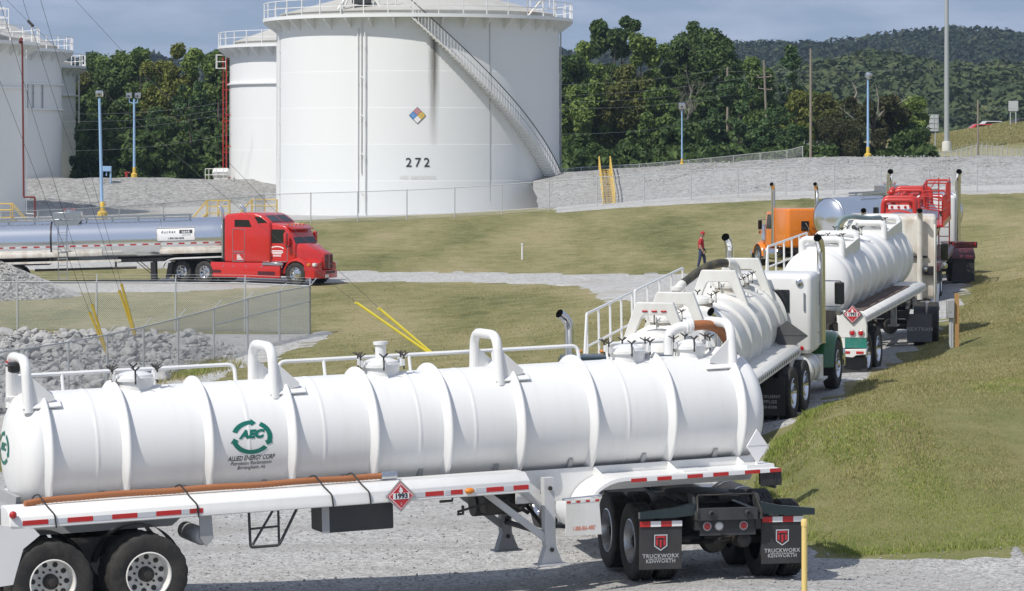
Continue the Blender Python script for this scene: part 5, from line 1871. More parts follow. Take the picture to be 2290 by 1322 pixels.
# second trailer: white with trapezoid guards and left catwalk
T2 = thing('tank_trailer', 'white ribbed tank trailer with angular rollover guards and a long white railing on its left', 'tank trailer', (2.51, 55, -.10), R(74.4), R(3.8))
tank_shell(T2, -.42, 8.35, 2.06, .80, [-.25, .72, 1.70, 2.68, 3.66, 4.64, 5.62, 6.60, 7.50, 8.22], .06, M['white_old'], .34, seams=(2.2, 5.1), rib_w=.06)
for k, x in enumerate((.24, 1.86, 5.69, 8.0)):
    q = [(-.66, 2.50), (-.33, 3.37), (.33, 3.37), (.66, 2.50), (.50, 2.50), (.24, 3.10), (.19, 3.15), (-.19, 3.15), (-.24, 3.10), (-.50, 2.50)]
    g = MB().prism(q, x - .07, x + .07, 'x', r=.012, seg=1).build('rollover_guard', M['white_old'], T2)
    if k == 0:
        for y in (-.17, 0, .17):
            MB().rbox((x - .075, y, 3.22), (.03, .10, .03), .008, 1).build('marker_lamp', M['lamp_red'], g)
for x in (.95, 3.9, 6.55, 7.4):
    manway(T2, x, 2.84, .25, .16, 5, None, M['white_old'], rust=True)
catwalk(T2, .15, 8.0, 1.22, 2.0, 3.16, M['white'], gap=3.72)
deck(T2, -1.0, 7.5, -1, 1.72, M['white_old'], dots=M['wood_deck'])
deck(T2, -1.0, 7.5, 1, 1.72, M['white_old'])
running_gear(T2, (-.65, .65))
mb = MB()
mb.tube([(6.2, .95, 2.3), (6.2, .95, 2.90), (6.5, .9, 3.0)], .09, 10, 0, .08)
for z in (2.5, 2.72, 2.95):
    mb.lathe([(.13, z - .03), (.13, z + .03)], 12, 'z', (6.2, .95, 0))
mb.tube([(6.2, .95, 2.62), (6.0, .70, 2.72), (5.95, .66, 2.74)], .10, 10, 0, .05)
mb.lathe([(.13, 5.9), (.13, 6.0), (.09, 6.0)], 12, 'x', (0, .66, 2.74))
mb.build('suction_manifold', M['white_old'], T2)
mb = MB()
mb.tube([(7.62, .05, 2.8), (7.62, .05, 3.20), (7.52, .13, 3.32), (7.4, .2, 3.33)], .10, 12, 0, .12)
mb.lathe([(.15, 2.94), (.15, 3.0), (.11, 3.0), (.11, 3.06), (.15, 3.06), (.15, 3.10)], 14, 'z', (7.62, .05, 0))
mb.build('vent_elbow', M['white_old'], T2)
mb = MB()
pts = [(7.42, .2, 3.33), (7.25, .35, 3.34), (7.05, .54, 3.28), (6.88, .68, 3.19), (6.7, .81, 3.08), (6.5, .9, 3.0)]
mb.tube(pts, .085, 10, 0, .1)
mb.build('suction_hose', M['hose_dark'], T2)
blank_placard(T2, lambda s, t, d: (7.42 - d, -1.0 - s * 1.1, 1.90 + t * .8), .74, M['dull_grey'])
mb = MB()
mb.prism([(6.6, 1.52), (7.42, 1.52), (7.42, 1.02), (7.34, 1.02), (7.30, 1.16), (6.7, 1.3)], -1.20, -1.17, 'y')
mb.build('deck_bracket', M['white_old'], T2)
MB().box((-1.3, 0, .66), (.08, 2.3, .14)).build('rear_bumper', M['white_old'], T2)

# third trailer: white with boxy guards, flammable placard, round lamps
T3 = thing('tank_trailer', 'white tank trailer with boxy pipe guards and a red placard above two round tail lamps', 'tank trailer', (6.9, 70, .95), R(73.4), R(2.5))
tank_shell(T3, -.35, 7.85, 2.0, .77, [-.2, .9, 1.98, 3.05, 4.12, 5.2, 6.28, 7.1, 7.75], .06, M['tanker'], .34, seams=(2.5, 4.6), rib_w=.12)
for a, b in ((.29, 2.12), (5.77, 7.9)):
    mb = MB()
    for x in (a, b):
        mb.tube([(x, -.46, 2.45), (x, -.46, 2.98), (x, .46, 2.98), (x, .46, 2.45)], .075, 12, 0, .13)
        mb.prism([(-.42, 2.5), (.42, 2.5), (.42, 2.83), (.16, 2.86), (.10, 2.92), (-.10, 2.92), (-.16, 2.86), (-.42, 2.83)], x + .02, x + .05, 'x', 0)
    for s in (-1, 1):
        mb.prism([(a + .05, 2.48), (b - .02, 2.48), (b - .02, 2.90), (a + .5, 2.80), (a + .05, 2.76)], s * .50 - .02, s * .50 + .02, 'y', 0)
    mb.build('rollover_guard', M['white'], T3)
for x in (1.2, 3.6, 6.8):
    manway(T3, x, 2.74, .24, .16, 5, None, M['white_old'], rust=True)
mb = MB()
mb.tube([(4.6, .1, 2.7), (4.6, .1, 2.95), (4.75, .05, 3.05)], .06, 8, 0, .05)
mb.tube([(4.2, -.05, 2.72), (4.2, -.05, 2.92), (4.45, .05, 2.98)], .05, 8, 1, .04)
mb.lathe([(.11, 2.86), (.11, 2.92)], 10, 'z', (4.2, -.05, 0), 1)
mb.build('valve_set', [M['white_old'], M['grime']], T3)
mb = MB()
mb.tube([(5.2, .62, 2.5), (5.25, .60, 2.95), (5.45, .5, 3.12), (5.8, .3, 3.14), (6.4, .0, 3.05), (7.2, -.1, 3.02)], .06, 10, 0, .12)
mb.build('vapour_hose', M['hose_grey'], T3)
catwalk(T3, .1, 4.6, 1.20, 1.9, 2.82, M['white'])
deck(T3, -1.28, 7.05, -1, 1.47, M['white_old'], boards=M['wood_deck'], dots=M['grey_paint'])
deck(T3, -1.28, 7.05, 1, 1.47, M['white_old'])
running_gear(T3, (-.65, .65), RIM_ALU)
for s in (-1, 1):
    ya, yb = s * .66, s * 1.30
    mb = MB()
    mb.prism([(ya, .95), (yb, .95), (yb, 1.22), (yb - s * .05, 1.44), (yb - s * .14, 1.52), (ya, 1.55)], -1.36, -1.27, 'x', 0, r=.015, seg=1)
    mb.prism([(ya, .56), (ya + s * .34, .53), (ya + s * .42, .58), (yb, .60), (yb, .72), (ya, .70)], -1.48, -1.36, 'x', 0, r=.01, seg=1)
    mb.box((-1.32, (ya + yb) / 2, .84), (.06, abs(yb - ya) * .96, .22), 1)
    mb.box((-1.325, ya + s * .08, .84), (.062, .14, .221), 0)
    pn = mb.build('tail_panel', [M['white_old'], M['teal_stripe']], T3)
    for y in (s * .98, s * 1.17):
        mb = MB()
        mb.lathe([(.075, 0), (.075, .02), (.06, .022)], 18, 'x', m=1, M=Matrix.Translation((-1.362, y, 1.06)) @ Matrix.Diagonal((-1, 1, 1, 1)))
        mb.lathe([(.062, .018), (.05, .03), (0, .036)], 18, 'x', m=0, M=Matrix.Translation((-1.362, y, 1.06)) @ Matrix.Diagonal((-1, 1, 1, 1)))
        mb.build('tail_lamp', [M['lamp_red'], M['grey_paint']], T3)
    for y in (s * .86, s * 1.16):
        MB().box((-1.485, y, .645), (.012, .16, .05)).build('reflective_strip', M['tape_red'], pn)
    mudflap(T3, -1.28, s * .98, .16, .52, .60, tape=False)
flame_placard(T3, None, lambda s, t, d: (-1.39 - d, -.99 - s, 1.47 + t), .38, [M['stainless'], M['placard_red'], M['sign_white']])

# fifth in the queue: polished ribbed tank with red pipework
T5 = thing('tank_trailer', 'polished ribbed tank trailer with bright red pipes, guards and ladder platform on top', 'tank trailer', (11.6, 94, 1.34), R(79), R(2.0))
tank_shell(T5, .25, 8.9, 1.92, .76, [.4 + .45 * k for k in range(19)], .05, M['polish'], .3, rib_w=.10, rib_mat=M['stainless'])
tank_ = MB().lathe([(.80, .10), (.86, .12), (.86, .30), (.80, .32)], 40, 'x', (0, 0, 1.92), caps=False, a0=R(20), a1=R(160))
tank_.build('rear_band', M['red_frame'], T5)
for x, h in ((.35, 3.06), (.75, 3.12), (2.2, 3.02), (5.6, 3.10), (6.1, 3.16), (8.4, 3.05)):
    mb = MB()
    mb.tube([(x, -.50, 2.45), (x, -.46, h), (x, .46, h), (x, .50, 2.45)], .075, 10, 0, .14)
    mb.prism([(x + .06, 2.5), (x + .5, 2.5), (x + .5, 2.6), (x + .06, 2.95)], -.52, -.47, 'y')
    mb.prism([(x + .06, 2.5), (x + .5, 2.5), (x + .5, 2.6), (x + .06, 2.95)], .47, .52, 'y')
    mb.build('rollover_guard', M['red_frame'], T5)
mb = MB()
mb.box((.26, 0, 2.86), (.04, .62, .13), 0)
mb.build('lamp_plate', M['sign_white'], T5)
for y in (-.2, 0, .2):
    MB().lathe([(.045, 0), (.04, .02), (0, .03)], 12, 'x', m=0, M=Matrix.Translation((.24, y, 2.86)) @ Matrix.Diagonal((-1, 1, 1, 1))).build('marker_lamp', M['lamp_red'], T5)
mb = MB()
mb.tube([(3.4, .45, 2.6), (3.4, .45, 3.18), (3.6, .40, 3.25)], .08, 10, 0, .06)
mb.lathe([(.13, 2.9), (.13, 2.98), (.08, 3.0), (.08, 3.1), (.13, 3.12), (.13, 3.18)], 12, 'z', (3.4, .45, 0))
mb.tube([(3.4, .4, 3.0), (4.6, .3, 3.0), (5.6, .1, 2.95)], .07, 8)
mb.box((3.9, 0, 2.74), (.9, .8, .16))
mb.box((6.9, -.05, 2.72), (1.0, .8, .14))
for x, y, h in ((1.4, .1, 2.98), (2.7, -.2, 3.06), (4.4, .2, 3.0), (5.0, -.15, 2.95), (7.2, .15, 3.05)):
    mb.tube([(x, y, 2.55), (x, y, h), (x + .25, y - .1, h + .06)], .06, 8, 0, .05)
    mb.lathe([(.11, h - .2), (.11, h - .14), (.07, h - .12)], 10, 'z', (x, y, 0))
mb.tube([(.9, .35, 2.85), (2.2, .4, 2.95), (3.3, .42, 2.9)], .065, 8)
mb.tube([(6.2, -.3, 2.95), (7.4, -.3, 3.0), (8.3, -.25, 2.95)], .065, 8)
mb.build('red_pipework', M['red_frame'], T5)
mb = MB()
ya, zb = -.98, 2.12
mb.box((5.6, ya, zb), (4.6, .34, .05))
mb.box((5.6, ya - .17, zb + .03), (4.6, .03, .16))
for a, b, z in ((3.4, 5.4, 3.02), (5.6, 7.9, 3.34)):
    mb.tube([(a, ya - .15, zb), (a, ya - .15, z), (b, ya - .15, z), (b, ya - .15, zb)], .022, 6, 0, .15)
    mb.tube([(a, ya - .15, (zb + z) / 2), (b, ya - .15, (zb + z) / 2)], .018, 6)
    for k in range(1, 5):
        x = a + (b - a) * k / 5
        mb.cyl((x, ya - .15, zb), (x, ya - .15, z), .018, n=6)
for k in range(8):
    mb.cyl((8.0, ya - .12 - .0, 1.2 + k * .3), (8.0, ya + .22, 1.2 + k * .3), .015, n=6)
mb.cyl((8.0, ya - .12, 1.0), (8.0, ya - .12, 3.4), .022, n=6)
mb.cyl((8.0, ya + .22, 1.0), (8.0, ya + .22, 3.4), .022, n=6)
for x in (3.6, 5.2, 6.8):
    mb.prism([(-.72, 1.9), (-1.12, 2.08), (-.78, 2.08)], x - .02, x + .02, 'x')
for x, z in ((3.4, 3.02), (4.4, 3.04), (5.4, 3.10), (6.4, 3.30), (7.4, 3.34), (7.9, 3.34)):
    mb.tube([(x, ya - .15, zb), (x, ya - .15, z), (x, -.38, z), (x, -.38, 2.6)], .022, 6, 0, .12)
    mb.tube([(x, ya - .15, (zb + z) / 2), (x, -.38, (zb + z) / 2 + .1)], .018, 6)
for y in (-.38, -.68):
    mb.tube([(5.4, y, 3.22), (7.9, y, 3.34)], .02, 6)
mb.build('ladder_platform', M['red_frame'], T5)
deck(T5, -.6, 8.6, -1, 1.20, M['maroon'])
deck(T5, -.6, 8.6, 1, 1.20, M['maroon'])
running_gear(T5, (.2, 1.5))
mudflap(T5, -.55, -.9, .2, .95, .6, tape=False)
mudflap(T5, -.55, .9, .2, .95, .6, tape=False)
MB().rbox((-.6, 0, .95), (.08, 2.3, .3), .02, 1).build('rear_bumper', M['maroon'], T5)
for y in (-1.0, -.8, .8, 1.0):
    MB().lathe([(.06, 0), (.05, .02), (0, .03)], 12, 'x', m=0, M=Matrix.Translation((-.645, y, .97)) @ Matrix.Diagonal((-1, 1, 1, 1))).build('tail_lamp', M['lamp_red'], T5)


# ---------------------------------------------------------------- polished road tankers
def road_tanker(label, loc, hd, tilt, L, Rt, zc, front, sign=False):
    """x = 0 at the kingpin, tank reaching forward to x = front and back to front - L"""
    T = thing('tank_trailer', label, 'tank trailer', loc, R(hd), R(tilt))
    xb = front - L
    sh_ = 0 if L > 10 else 3.4
    mb = MB()
    prof = [(0, xb - .3), (Rt * .5, xb - .26), (Rt * .85, xb - .14), (Rt * .98, xb - .03), (Rt, xb + .05)]
    n = 14
    for k in range(1, n):
        prof.append((Rt, xb + (front - xb) * k / n))
    prof += [(Rt, front - .05), (Rt * .98, front + .03), (Rt * .85, front + .14), (Rt * .5, front + .26), (0, front + .3)]
    mb.lathe(prof, 64, 'x', (0, 0, zc), caps=False)
    sh = mb.build('tank_shell', M['polish'], T, smooth=0.9)
    for x, r_, m_ in ((front - .02, .012, 'stainless'), (xb + .02, .012, 'stainless'), (front - 8.65 + sh_ * 1.5, .022, 'dark_paint'), (front - 3.4, .006, 'stainless')):
        MB().lathe([(Rt - .01, x - .05), (Rt + r_, x - .035), (Rt + r_, x + .035), (Rt - .01, x + .05)], 64, 'x', (0, 0, zc), caps=False).build('band', M[m_], T)
    # reflective strips along the flank
    for s in (-1, 1):
        fn = on_tank(zc, Rt, 0, R(-14), s, 0)
        k, x = 0, front - .5
        while x > xb + .4:
            a = fn((x - .27) * (1 if s < 0 else -1), 0)
            r_ = MB()
            q = [(x - .28, -.035), (x, -.035), (x, .035), (x - .28, .035)]
            g0, g1 = on_tank(zc, Rt, 0, R(-14), s, .001), on_tank(zc, Rt, 0, R(-14), s, .008)
            sg_ = 1 if s < 0 else -1
            r_.loft([[g0(a_ * sg_, b_) for a_, b_ in q], [g1(a_ * sg_, b_) for a_, b_ in q]])
            if s < 0 or k % 1 == 0:
                r_.build('reflective_strip', M['tape_red' if k % 2 == 0 else 'tape_white'], sh, smooth=0)
            x -= .29
            k += 1
    # walkway on top and dome box
    mb = MB()
    zt = zc + Rt
    for s in (-1, 1):
        mb.box(((front + xb) / 2 - .4, s * .42, zt + .14), (L - 3.0, .05, .09))
        mb.box(((front + xb) / 2 - .4, s * .42, zt + .02), (L - 3.0, .04, .05))
    k = xb + 1.2
    while k < front - 1.6:
        mb.box((k, 0, zt + .13), (.07, .86, .04))
        mb.box((k, -.42, zt + .06), (.07, .05, .14))
        mb.box((k, .42, zt + .06), (.07, .05, .14))
        k += 1.25
    mb.build('walkway', M['stainless'], T)
    mb = MB()
    mb.rbox((front - 7.9 + sh_, 0, zt + .26), (1.35, 1.05, .34), .02, 1, 0)
    mb.lathe([(.26, zt + .43), (.26, zt + .50), (.20, zt + .52), (0, zt + .53)], 18, 'z', (front - 7.8 + sh_, 0, 0), 0)
    wingnut_ring(mb, (front - 7.8 + sh_, 0, zt + .46), .27, 5, (0, 1), .06)
    mb.prism([(front - 8.6 + sh_, zt + .02), (front - 7.2 + sh_, zt + .02), (front - 7.4 + sh_, zt - .22), (front - 8.4 + sh_, zt - .22)], -.62, -.60, 'y', 0)
    mb.build('dome_box', [M['stainless'], M['red_pipe']], T)
    # ladder down the right flank
    mb = MB()
    xl = front - 8.1 + sh_
    for dx in (-.21, .21):
        pts = []
        for k in range(9):
            a = R(88 - 11 * k)
            pts.append((xl + dx, -(Rt + .06) * math.cos(a), zc + (Rt + .06) * math.sin(a)))
        pts += [(xl + dx, -(Rt + .06), zc - .3), (xl + dx, -(Rt + .05), .32)]
        mb.tube(pts, .024, 6)
    for k in range(8):
        z = .38 + .32 * k
        mb.cyl((xl - .21, -(Rt + .055), z), (xl + .21, -(Rt + .055), z), .018, n=6)
    mb.build('ladder', M['stainless'], T)
    # hose tubes, frame, legs, fenders
    for s in (-1, 1):
        mb = MB()
        mb.rbox((front - 1.9, s * (Rt * .93), zc - .62), (3.1, .22, .22), .05, 2, 0)
        if L > 10:
            mb.rbox((front - 8.8, s * (Rt * .93), zc - .62), (5.2, .22, .24), .05, 2, 0)
            mb.box((front - 8.4, s * (Rt * .98), zc - .98), (6.2, .16, .10), 0)
        mb.build('hose_tube', M['white_rust'], T)
        prof = []
        for k in range(9):
            a = PI * (1 - k / 16)
            prof.append((-1.35 + .75 * math.cos(a), .72 + .52 * math.sin(a)))
        prof += [(1.2, 1.26)]
        mb = MB()
        mb.loft([[(x, s * .62, z), (x, s * 1.24, z), (x, s * 1.24, z - .06), (x, s * .62, z - .03)] for x, z in prof])
        mb.build('front_fender', M['white'], T)
        mb = MB()
        mb.box((-2.5, s * .75, .62), (.22, .22, .86))
        mb.box((-2.5, s * .75, .17), (.42, .30, .03))
        mb.prism([(-3.3, 1.1), (-3.25, 1.1), (-2.5, .45), (-2.5, .4)], s * .8 - .02, s * .8 + .02, 'y')
        mb.build('landing_leg', M['dark_paint'], T)
        MB().prism([(-1.9, .25), (-1.7, .25), (-1.5, 1.0), (-1.75, 1.0)], s * .9 - .02, s * .9 + .02, 'y').build('rubber_flap', M['flap'], T)
    mb = MB()
    mb.box((front - 3.0, 0, zc - Rt - .02), (5.0, 1.0, .18))
    mb.box((xb + 2.2, 0, zc - Rt - .04), (4.4, 1.0, .2))
    mb.tube([(max(xb, front - 9.5), -.5, .8), (front - 4.6, -.5, .8)], .06, 8)
    mb.tube([(front - 5.6, -.5, 1.1), (front - 5.6, -.5, .85)], .05, 8)
    mb.build('undercarriage', M['grime'], T)
    for x in (xb + 1.5, xb + 2.8):
        dual_axle(T, x, RIM_ALU, .52, 1.22, .52)
    MB().box((xb - .1, 0, .65), (.1, 2.3, .2)).build('rear_bumper', M['stainless'], T)
    if sign:
        fs_ = on_tank(zc, Rt, front - 2.65, R(12), -1, .02)
        w, h = .93, .34
        out = [(w * math.copysign(abs(math.cos(a)) ** .35, math.cos(a)), h * math.copysign(abs(math.sin(a)) ** .35, math.sin(a))) for a in [2 * PI * k / 32 for k in range(32)]]
        Nv = 6
        mb = MB()
        strips = []
        for j in range(Nv + 1):
            t = -h + 2 * h * j / Nv
            strips.append([fs_(-w, t), fs_(w, t)])
        g_ = on_tank(zc, Rt, front - 2.65, R(12), -1, .0)
        for j in range(Nv):
            ta, tb = -h + 2 * h * j / Nv, -h + 2 * h * (j + 1) / Nv
            ia = .06 if j == 0 else 0
            ib = .06 if j == Nv - 1 else 0
            q = [(-w + ia, ta), (w - ia, ta), (w - ib, tb), (-w + ib, tb)]
            mb.loft([[g_(a, b) for a, b in q], [fs_(a, b) for a, b in q]])
        sb = mb.build('sign_board', M['sign_white'], T, smooth=0)
        f2 = on_tank(zc, Rt, front - 2.65, R(12), -1, .028)
        fr = [f2(a, b) for a, b in ((-w + .02, -h + .03), (w - .02, -h + .03), (w - .02, 0), (w - .02, h - .03), (-w + .02, h - .03), (-w + .02, 0))]
        MB().tube(fr + [fr[0]], .012, 5).build('sign_border', M['dark_paint'], sb)
        flat_letters('ducket', .20, lambda s, t: f2(s - .36, t + .12), 'lettering', M['ink'], sb, space=1.35, bold=.003, wide=.95)
        q = [(.17, .03), (.80, .03), (.80, .21), (.17, .21)]
        MB().raw([on_tank(zc, Rt, front - 2.65, R(12), -1, .026)(a, b) for a, b in q], [(0, 1, 2, 3)]).build('print_block', M['ink'], sb, smooth=0)
        f3 = on_tank(zc, Rt, front - 2.65, R(12), -1, .032)
        flat_letters('tank', .20, lambda s, t: f3(s + .48, t + .12), 'lettering', M['sign_white'], sb, space=1.2, bold=.003, wide=.95)
        flat_letters('LEASING', .085, lambda s, t: f2(s + .50, t - .05), 'lettering', M['ink'], sb, space=1.4)
        flat_letters('1-800-266-2848', .12, lambda s, t: f2(s, t - .19), 'lettering', M['ink'], sb, bold=.002)
    return T


rt = Vector((-14.85, 152.0, gz(-15.4, 151) + .04))
road_tanker('mirror polished road tanker with a white rental sign, coupled behind the red truck', tuple(rt + Vector((-.0, 0, .0))), 2.5, 1.5, 13.2, .98, 2.16, 1.30, sign=True)
ot = Vector((15.6, 148.9, oz + .05))
road_tanker('mirror polished road tanker coupled at an angle behind the orange truck', tuple(ot), 222, -1.5, 8.6, 1.0, 2.45, .7)

# ---------------------------------------------------------------- storage tanks
def streak_mat():
    m, t, b = node_mat('numbered_tank_paint')
    co = t.nodes.new('ShaderNodeTexCoord')
    sp = t.nodes.new('ShaderNodeSeparateXYZ')
    t.links.new(co.outputs['Object'], sp.inputs[0])

    def mth(op, a, bb=None, c=None):
        n = t.nodes.new('ShaderNodeMath')
        n.operation = op
        for i, v in enumerate((a, bb, c)):
            if v is None:
                continue
            if isinstance(v, (int, float)):
                n.inputs[i].default_value = v
            else:
                t.links.new(v, n.inputs[i])
        return n.outputs[0]
    f = noise(t, 0.25, 6, 0.65, stretch=(1, 1, 0.10))
    k = ramp(t, f, [(0.45, (0, 0, 0)), (0.85, (0.14, 0.14, 0.14))])
    base = mixc(t, k, (0.77, 0.785, 0.785), (0.53, 0.51, 0.45))
    # slightly different repaint of the lower courses
    low = mth('LESS_THAN', sp.outputs['Z'], 5.02)
    lw = mth('MULTIPLY', low, 0.35)
    base = mixc(t, lw, base, (0.72, 0.76, 0.77))
    # oily streak running down from the stair head
    wob = noise(t, 0.9, 4, 0.6, stretch=(1, 1, 0.25))
    dx = mth('ABSOLUTE', mth('SUBTRACT', mth('ADD', sp.outputs['X'], mth('MULTIPLY', mth('SUBTRACT', wob, 0.5), 0.30)), 1.42))
    wide = mth('SUBTRACT', 1.0, mth('MINIMUM', mth('DIVIDE', dx, 0.40), 1.0))
    side = mth('LESS_THAN', sp.outputs['Y'], 0.0)
    fine = noise(t, 5.0, 5, 0.7, stretch=(1, 1, 0.03))
    zf = t.nodes.new('ShaderNodeMapRange')
    zf.inputs['From Min'].default_value = 4.6
    zf.inputs['From Max'].default_value = 10.8
    zf.inputs['To Min'].default_value = 0.10
    zf.inputs['To Max'].default_value = 1.0
    t.links.new(sp.outputs['Z'], zf.inputs['Value'])
    top = mth('LESS_THAN', sp.outputs['Z'], 12.6)
    st = mth('MULTIPLY', mth('MULTIPLY', wide, side), mth('MULTIPLY', zf.outputs[0], mth('MULTIPLY', fine, mth('MULTIPLY', top, 1.9))))
    ab = mth('GREATER_THAN', sp.outputs['Z'], 4.95)
    st = mth('MINIMUM', mth('MULTIPLY', st, ab), 0.92)
    base = mixc(t, st, base, (0.10, 0.085, 0.07))
    t.links.new(base, b.inputs['Base Color'])
    b.inputs['Roughness'].default_value = 0.5
    bump(t, b, noise(t, 0.5, 3, 0.5, stretch=(1, 1, 1.4)), 0.25, 0.03)
    return m


M['tank_272'] = streak_mat()


def on_shell(cx, cy, zb, Rs, phi, proud):
    """surface map on an upright tank; phi measured from the side that faces the road, to the right"""
    def fn(s, t):
        a = phi + s / Rs
        r = Rs + proud
        return (r * math.sin(a), -r * math.cos(a), t)
    return fn


def storage_tank(label, px, Y, zb, Rs, H, roof_h, courses, girders=(), shell_mat=None, over=.95, nbr=40, roof_in=.35):
    c = P(px, YH, Y)
    T = thing('storage_tank', label, 'storage tank', (c.x, c.y, zb))
    prof = [(Rs + .03, -1.5), (Rs + .03, 0.02)]
    for i, z in enumerate(courses):
        t = .028 - .005 * i
        prof += [(Rs + t, z - .03), (Rs + t, z), (Rs + t - .012, z + .01)]
    prof += [(Rs, H)]
    MB().lathe(prof, 128, 'z', caps=False).build('shell', shell_mat or M['tank_white'], T, smooth=0.35)
    MB().lathe([(Rs - roof_in, H - .05), (Rs - roof_in, H + .35), (Rs - roof_in + .1, H + .36), (Rs - roof_in + .1, H + .42), (Rs * .55, H + .42 + roof_h * .45), (Rs * .10, H + .42 + roof_h), (0, H + .44 + roof_h)], 96, 'z', caps=False).build('roof', M['roof_grey'], T, smooth=0.3)
    Ro = Rs + over
    MB().lathe([(Rs - .3, H - .02), (Rs - .3, H - .10), (Ro, H - .10), (Ro, H - .16), (Ro + .05, H - .16), (Ro + .05, H + .08), (Ro, H + .08), (Ro, H - .02), (Rs - .3, H - .02)], 96, 'z', caps=False).build('walkway', M['tank_white'], T, smooth=0.3)
    bm_ = MB().prism([(Rs, H - .15), (Ro - .02, H - .15), (Ro - .02, H - .28), (Rs, H - .95)], -.035, .035, 'y').mesh('bracket', M['tank_white'], 0)
    for k in range(nbr):
        o = link('bracket', bm_, T)
        o.rotation_euler = (0, 0, 2 * PI * k / nbr + .03)
    post = MB().box((Ro - .02, 0, H + .55), (.07, .07, 1.2)).mesh('rail_post', M['white'], 0)
    np_ = int(2 * PI * Ro / 1.75)
    for k in range(np_):
        o = link('rail_post', post, T)
        o.rotation_euler = (0, 0, 2 * PI * k / np_)
    for z in (H + .62, H + 1.15):
        MB().lathe([(Ro - .045, z), (Ro + .005, z), (Ro + .005, z + .05), (Ro - .045, z + .05), (Ro - .045, z)], 96, 'z', caps=False).build('guard_rail', M['white'], T, smooth=0.3)
    for z in girders:
        MB().lathe([(Rs, z - .10), (Rs + .22, z - .06), (Rs + .22, z + .06), (Rs, z + .10)], 96, 'z', caps=False).build('wind_girder', M['tank_white'], T, smooth=0.3)
    return T


def conduit(T, Rs, phi, z0, z1, off=.16, r=.05, mat=None, name='conduit', extra=None):
    f = lambda s, z, o=off: (((Rs + o) * math.sin(phi + s / Rs)), -(Rs + o) * math.cos(phi + s / Rs), z)
    mb = MB()
    mb.tube([f(0, z0), f(0, z1)], r, 8)
    z = z0 + 1.2
    while z < z1:
        a, b = Vector(f(0, z)), Vector(f(0, z, 0))
        mb.cyl(a, b, r * .7, n=6)
        mb.lathe([(r * 1.35, z - .05), (r * 1.35, z + .05)], 8, 'z', (a.x, a.y, 0), caps=True)
        z += 2.6
    if extra:
        for q in extra:
            mb.tube([f(s, z_) for s, z_ in q], r * .8, 6, 0, .1)
    return mb.build(name, mat or M['white'], T)


RS = 10.38
TA = storage_tank('huge white storage tank numbered 272 with a curved outside staircase', 935, 230, 1.2, RS, 14.1, 2.6, (2.45, 5.02, 7.60, 10.18, 12.7), shell_mat=M['tank_272'])
# outside stair: treads, posts, hand rail, string
N = 68
ph0, ph1 = R(-1.0), R(77.5)
tread = MB().box((RS + .50, 0, 0), (.86, .26, .035)).box((RS + .50, -.10, -.06), (.86, .03, .12)).mesh('stair_tread', M['white_old'], 0)
sp_ = MB().box((RS + .92, 0, .52), (.035, .035, 1.04)).mesh('stair_post', M['white'], 0)


def ang(phi):
    return phi - PI / 2


for k in range(N):
    t = (k + .5) / N
    o = link('stair_tread', tread, TA)
    o.location = (0, 0, 13.95 * (1 - t) + .10)
    o.rotation_euler = (0, 0, ang(ph0 + (ph1 - ph0) * t))
    o = link('stair_post', sp_, TA)
    o.location = (0, 0, 13.95 * (1 - t) + .10)
    o.rotation_euler = (0, 0, ang(ph0 + (ph1 - ph0) * t))
for rr_, z_, m_, nm, th in ((RS + .92, 1.12, 'dark_paint', 'hand_rail', .035), (RS + .92, .58, 'grey_paint', 'mid_rail', .022), (RS + .90, -.06, 'white_old', 'stair_string', .06), (RS + .10, -.06, 'white_old', 'stair_string', .05)):
    pts = []
    for k in range(49):
        t = k / 48
        a = ph0 + (ph1 - ph0) * t
        pts.append((rr_ * math.sin(a), -rr_ * math.cos(a), 13.95 * (1 - t) + .10 + z_))
    MB().tube(pts, th, 6).build(nm, M[m_], TA)
f_ = on_shell(0, 0, 0, RS, R(1.6), .05)
num = flat_letters('272', .90, lambda s, t: f_(s, t + 3.72), 'lettering', M['ink'], TA, space=1.4, bold=.008)
f_ = on_shell(0, 0, 0, RS, R(1.6), .045)
flat_letters('NO SMOKING', .36, lambda s, t: f_(s, t + 2.70), 'lettering', M['ink_faint'], TA, space=1.15, bold=.004)
cz_, hs = 7.05, .56
f_ = on_shell(0, 0, 0, RS, R(1.45), .06)
mb = MB()


def tile(cx_, cy_, h, m, fn, d=0):
    q = [(cx_ - h, cy_), (cx_, cy_ - h), (cx_ + h, cy_), (cx_, cy_ + h)]
    mb.raw([fn(s, cz_ + t) for s, t in q], [(0, 1, 2, 3)], m)


mb.raw([f_(s, cz_ + t) for s, t in ((-hs * 1.05, 0), (0, -hs * 1.05), (hs * 1.05, 0), (0, hs * 1.05))], [(0, 1, 2, 3)], 4)
f2_ = on_shell(0, 0, 0, RS, R(1.45), .075)
for (a, b), m in (((0, .5), 0), ((-.5, 0), 1), ((.5, 0), 2), ((0, -.5), 3)):
    tile(a * hs, b * hs, hs * .475, m, f2_)
dsg = mb.build('hazard_diamond', [M['sign_red'], M['sign_blue'], M['sign_yellow'], M['sign_white'], M['ink']], TA, smooth=0)
f3_ = on_shell(0, 0, 0, RS, R(1.45), .085)
for ch, a, b in (('3', 0, .5), ('0', -.5, 0), ('0', .5, 0)):
    flat_letters(ch, .32, lambda s, t, a=a, b=b: f3_(s + a * hs, t + cz_ + b * hs), 'lettering', M['ink_grey'], dsg)
conduit(TA, RS, math.asin(-300 / 316), .2, 13.4)
conduit(TA, RS, math.asin(-119 / 316), .3, 13.2, .10, .04)
conduit(TA, RS, math.asin(-112 / 316), 3.0, 13.9, .12, .045)
conduit(TA, RS, math.asin(-103 / 316), .2, 12.9, .16, .05, extra=[[(-.35, z + .75), (-.15, z + .75), (0, z)] for z in (.9, 3.6, 6.3, 9.0)])
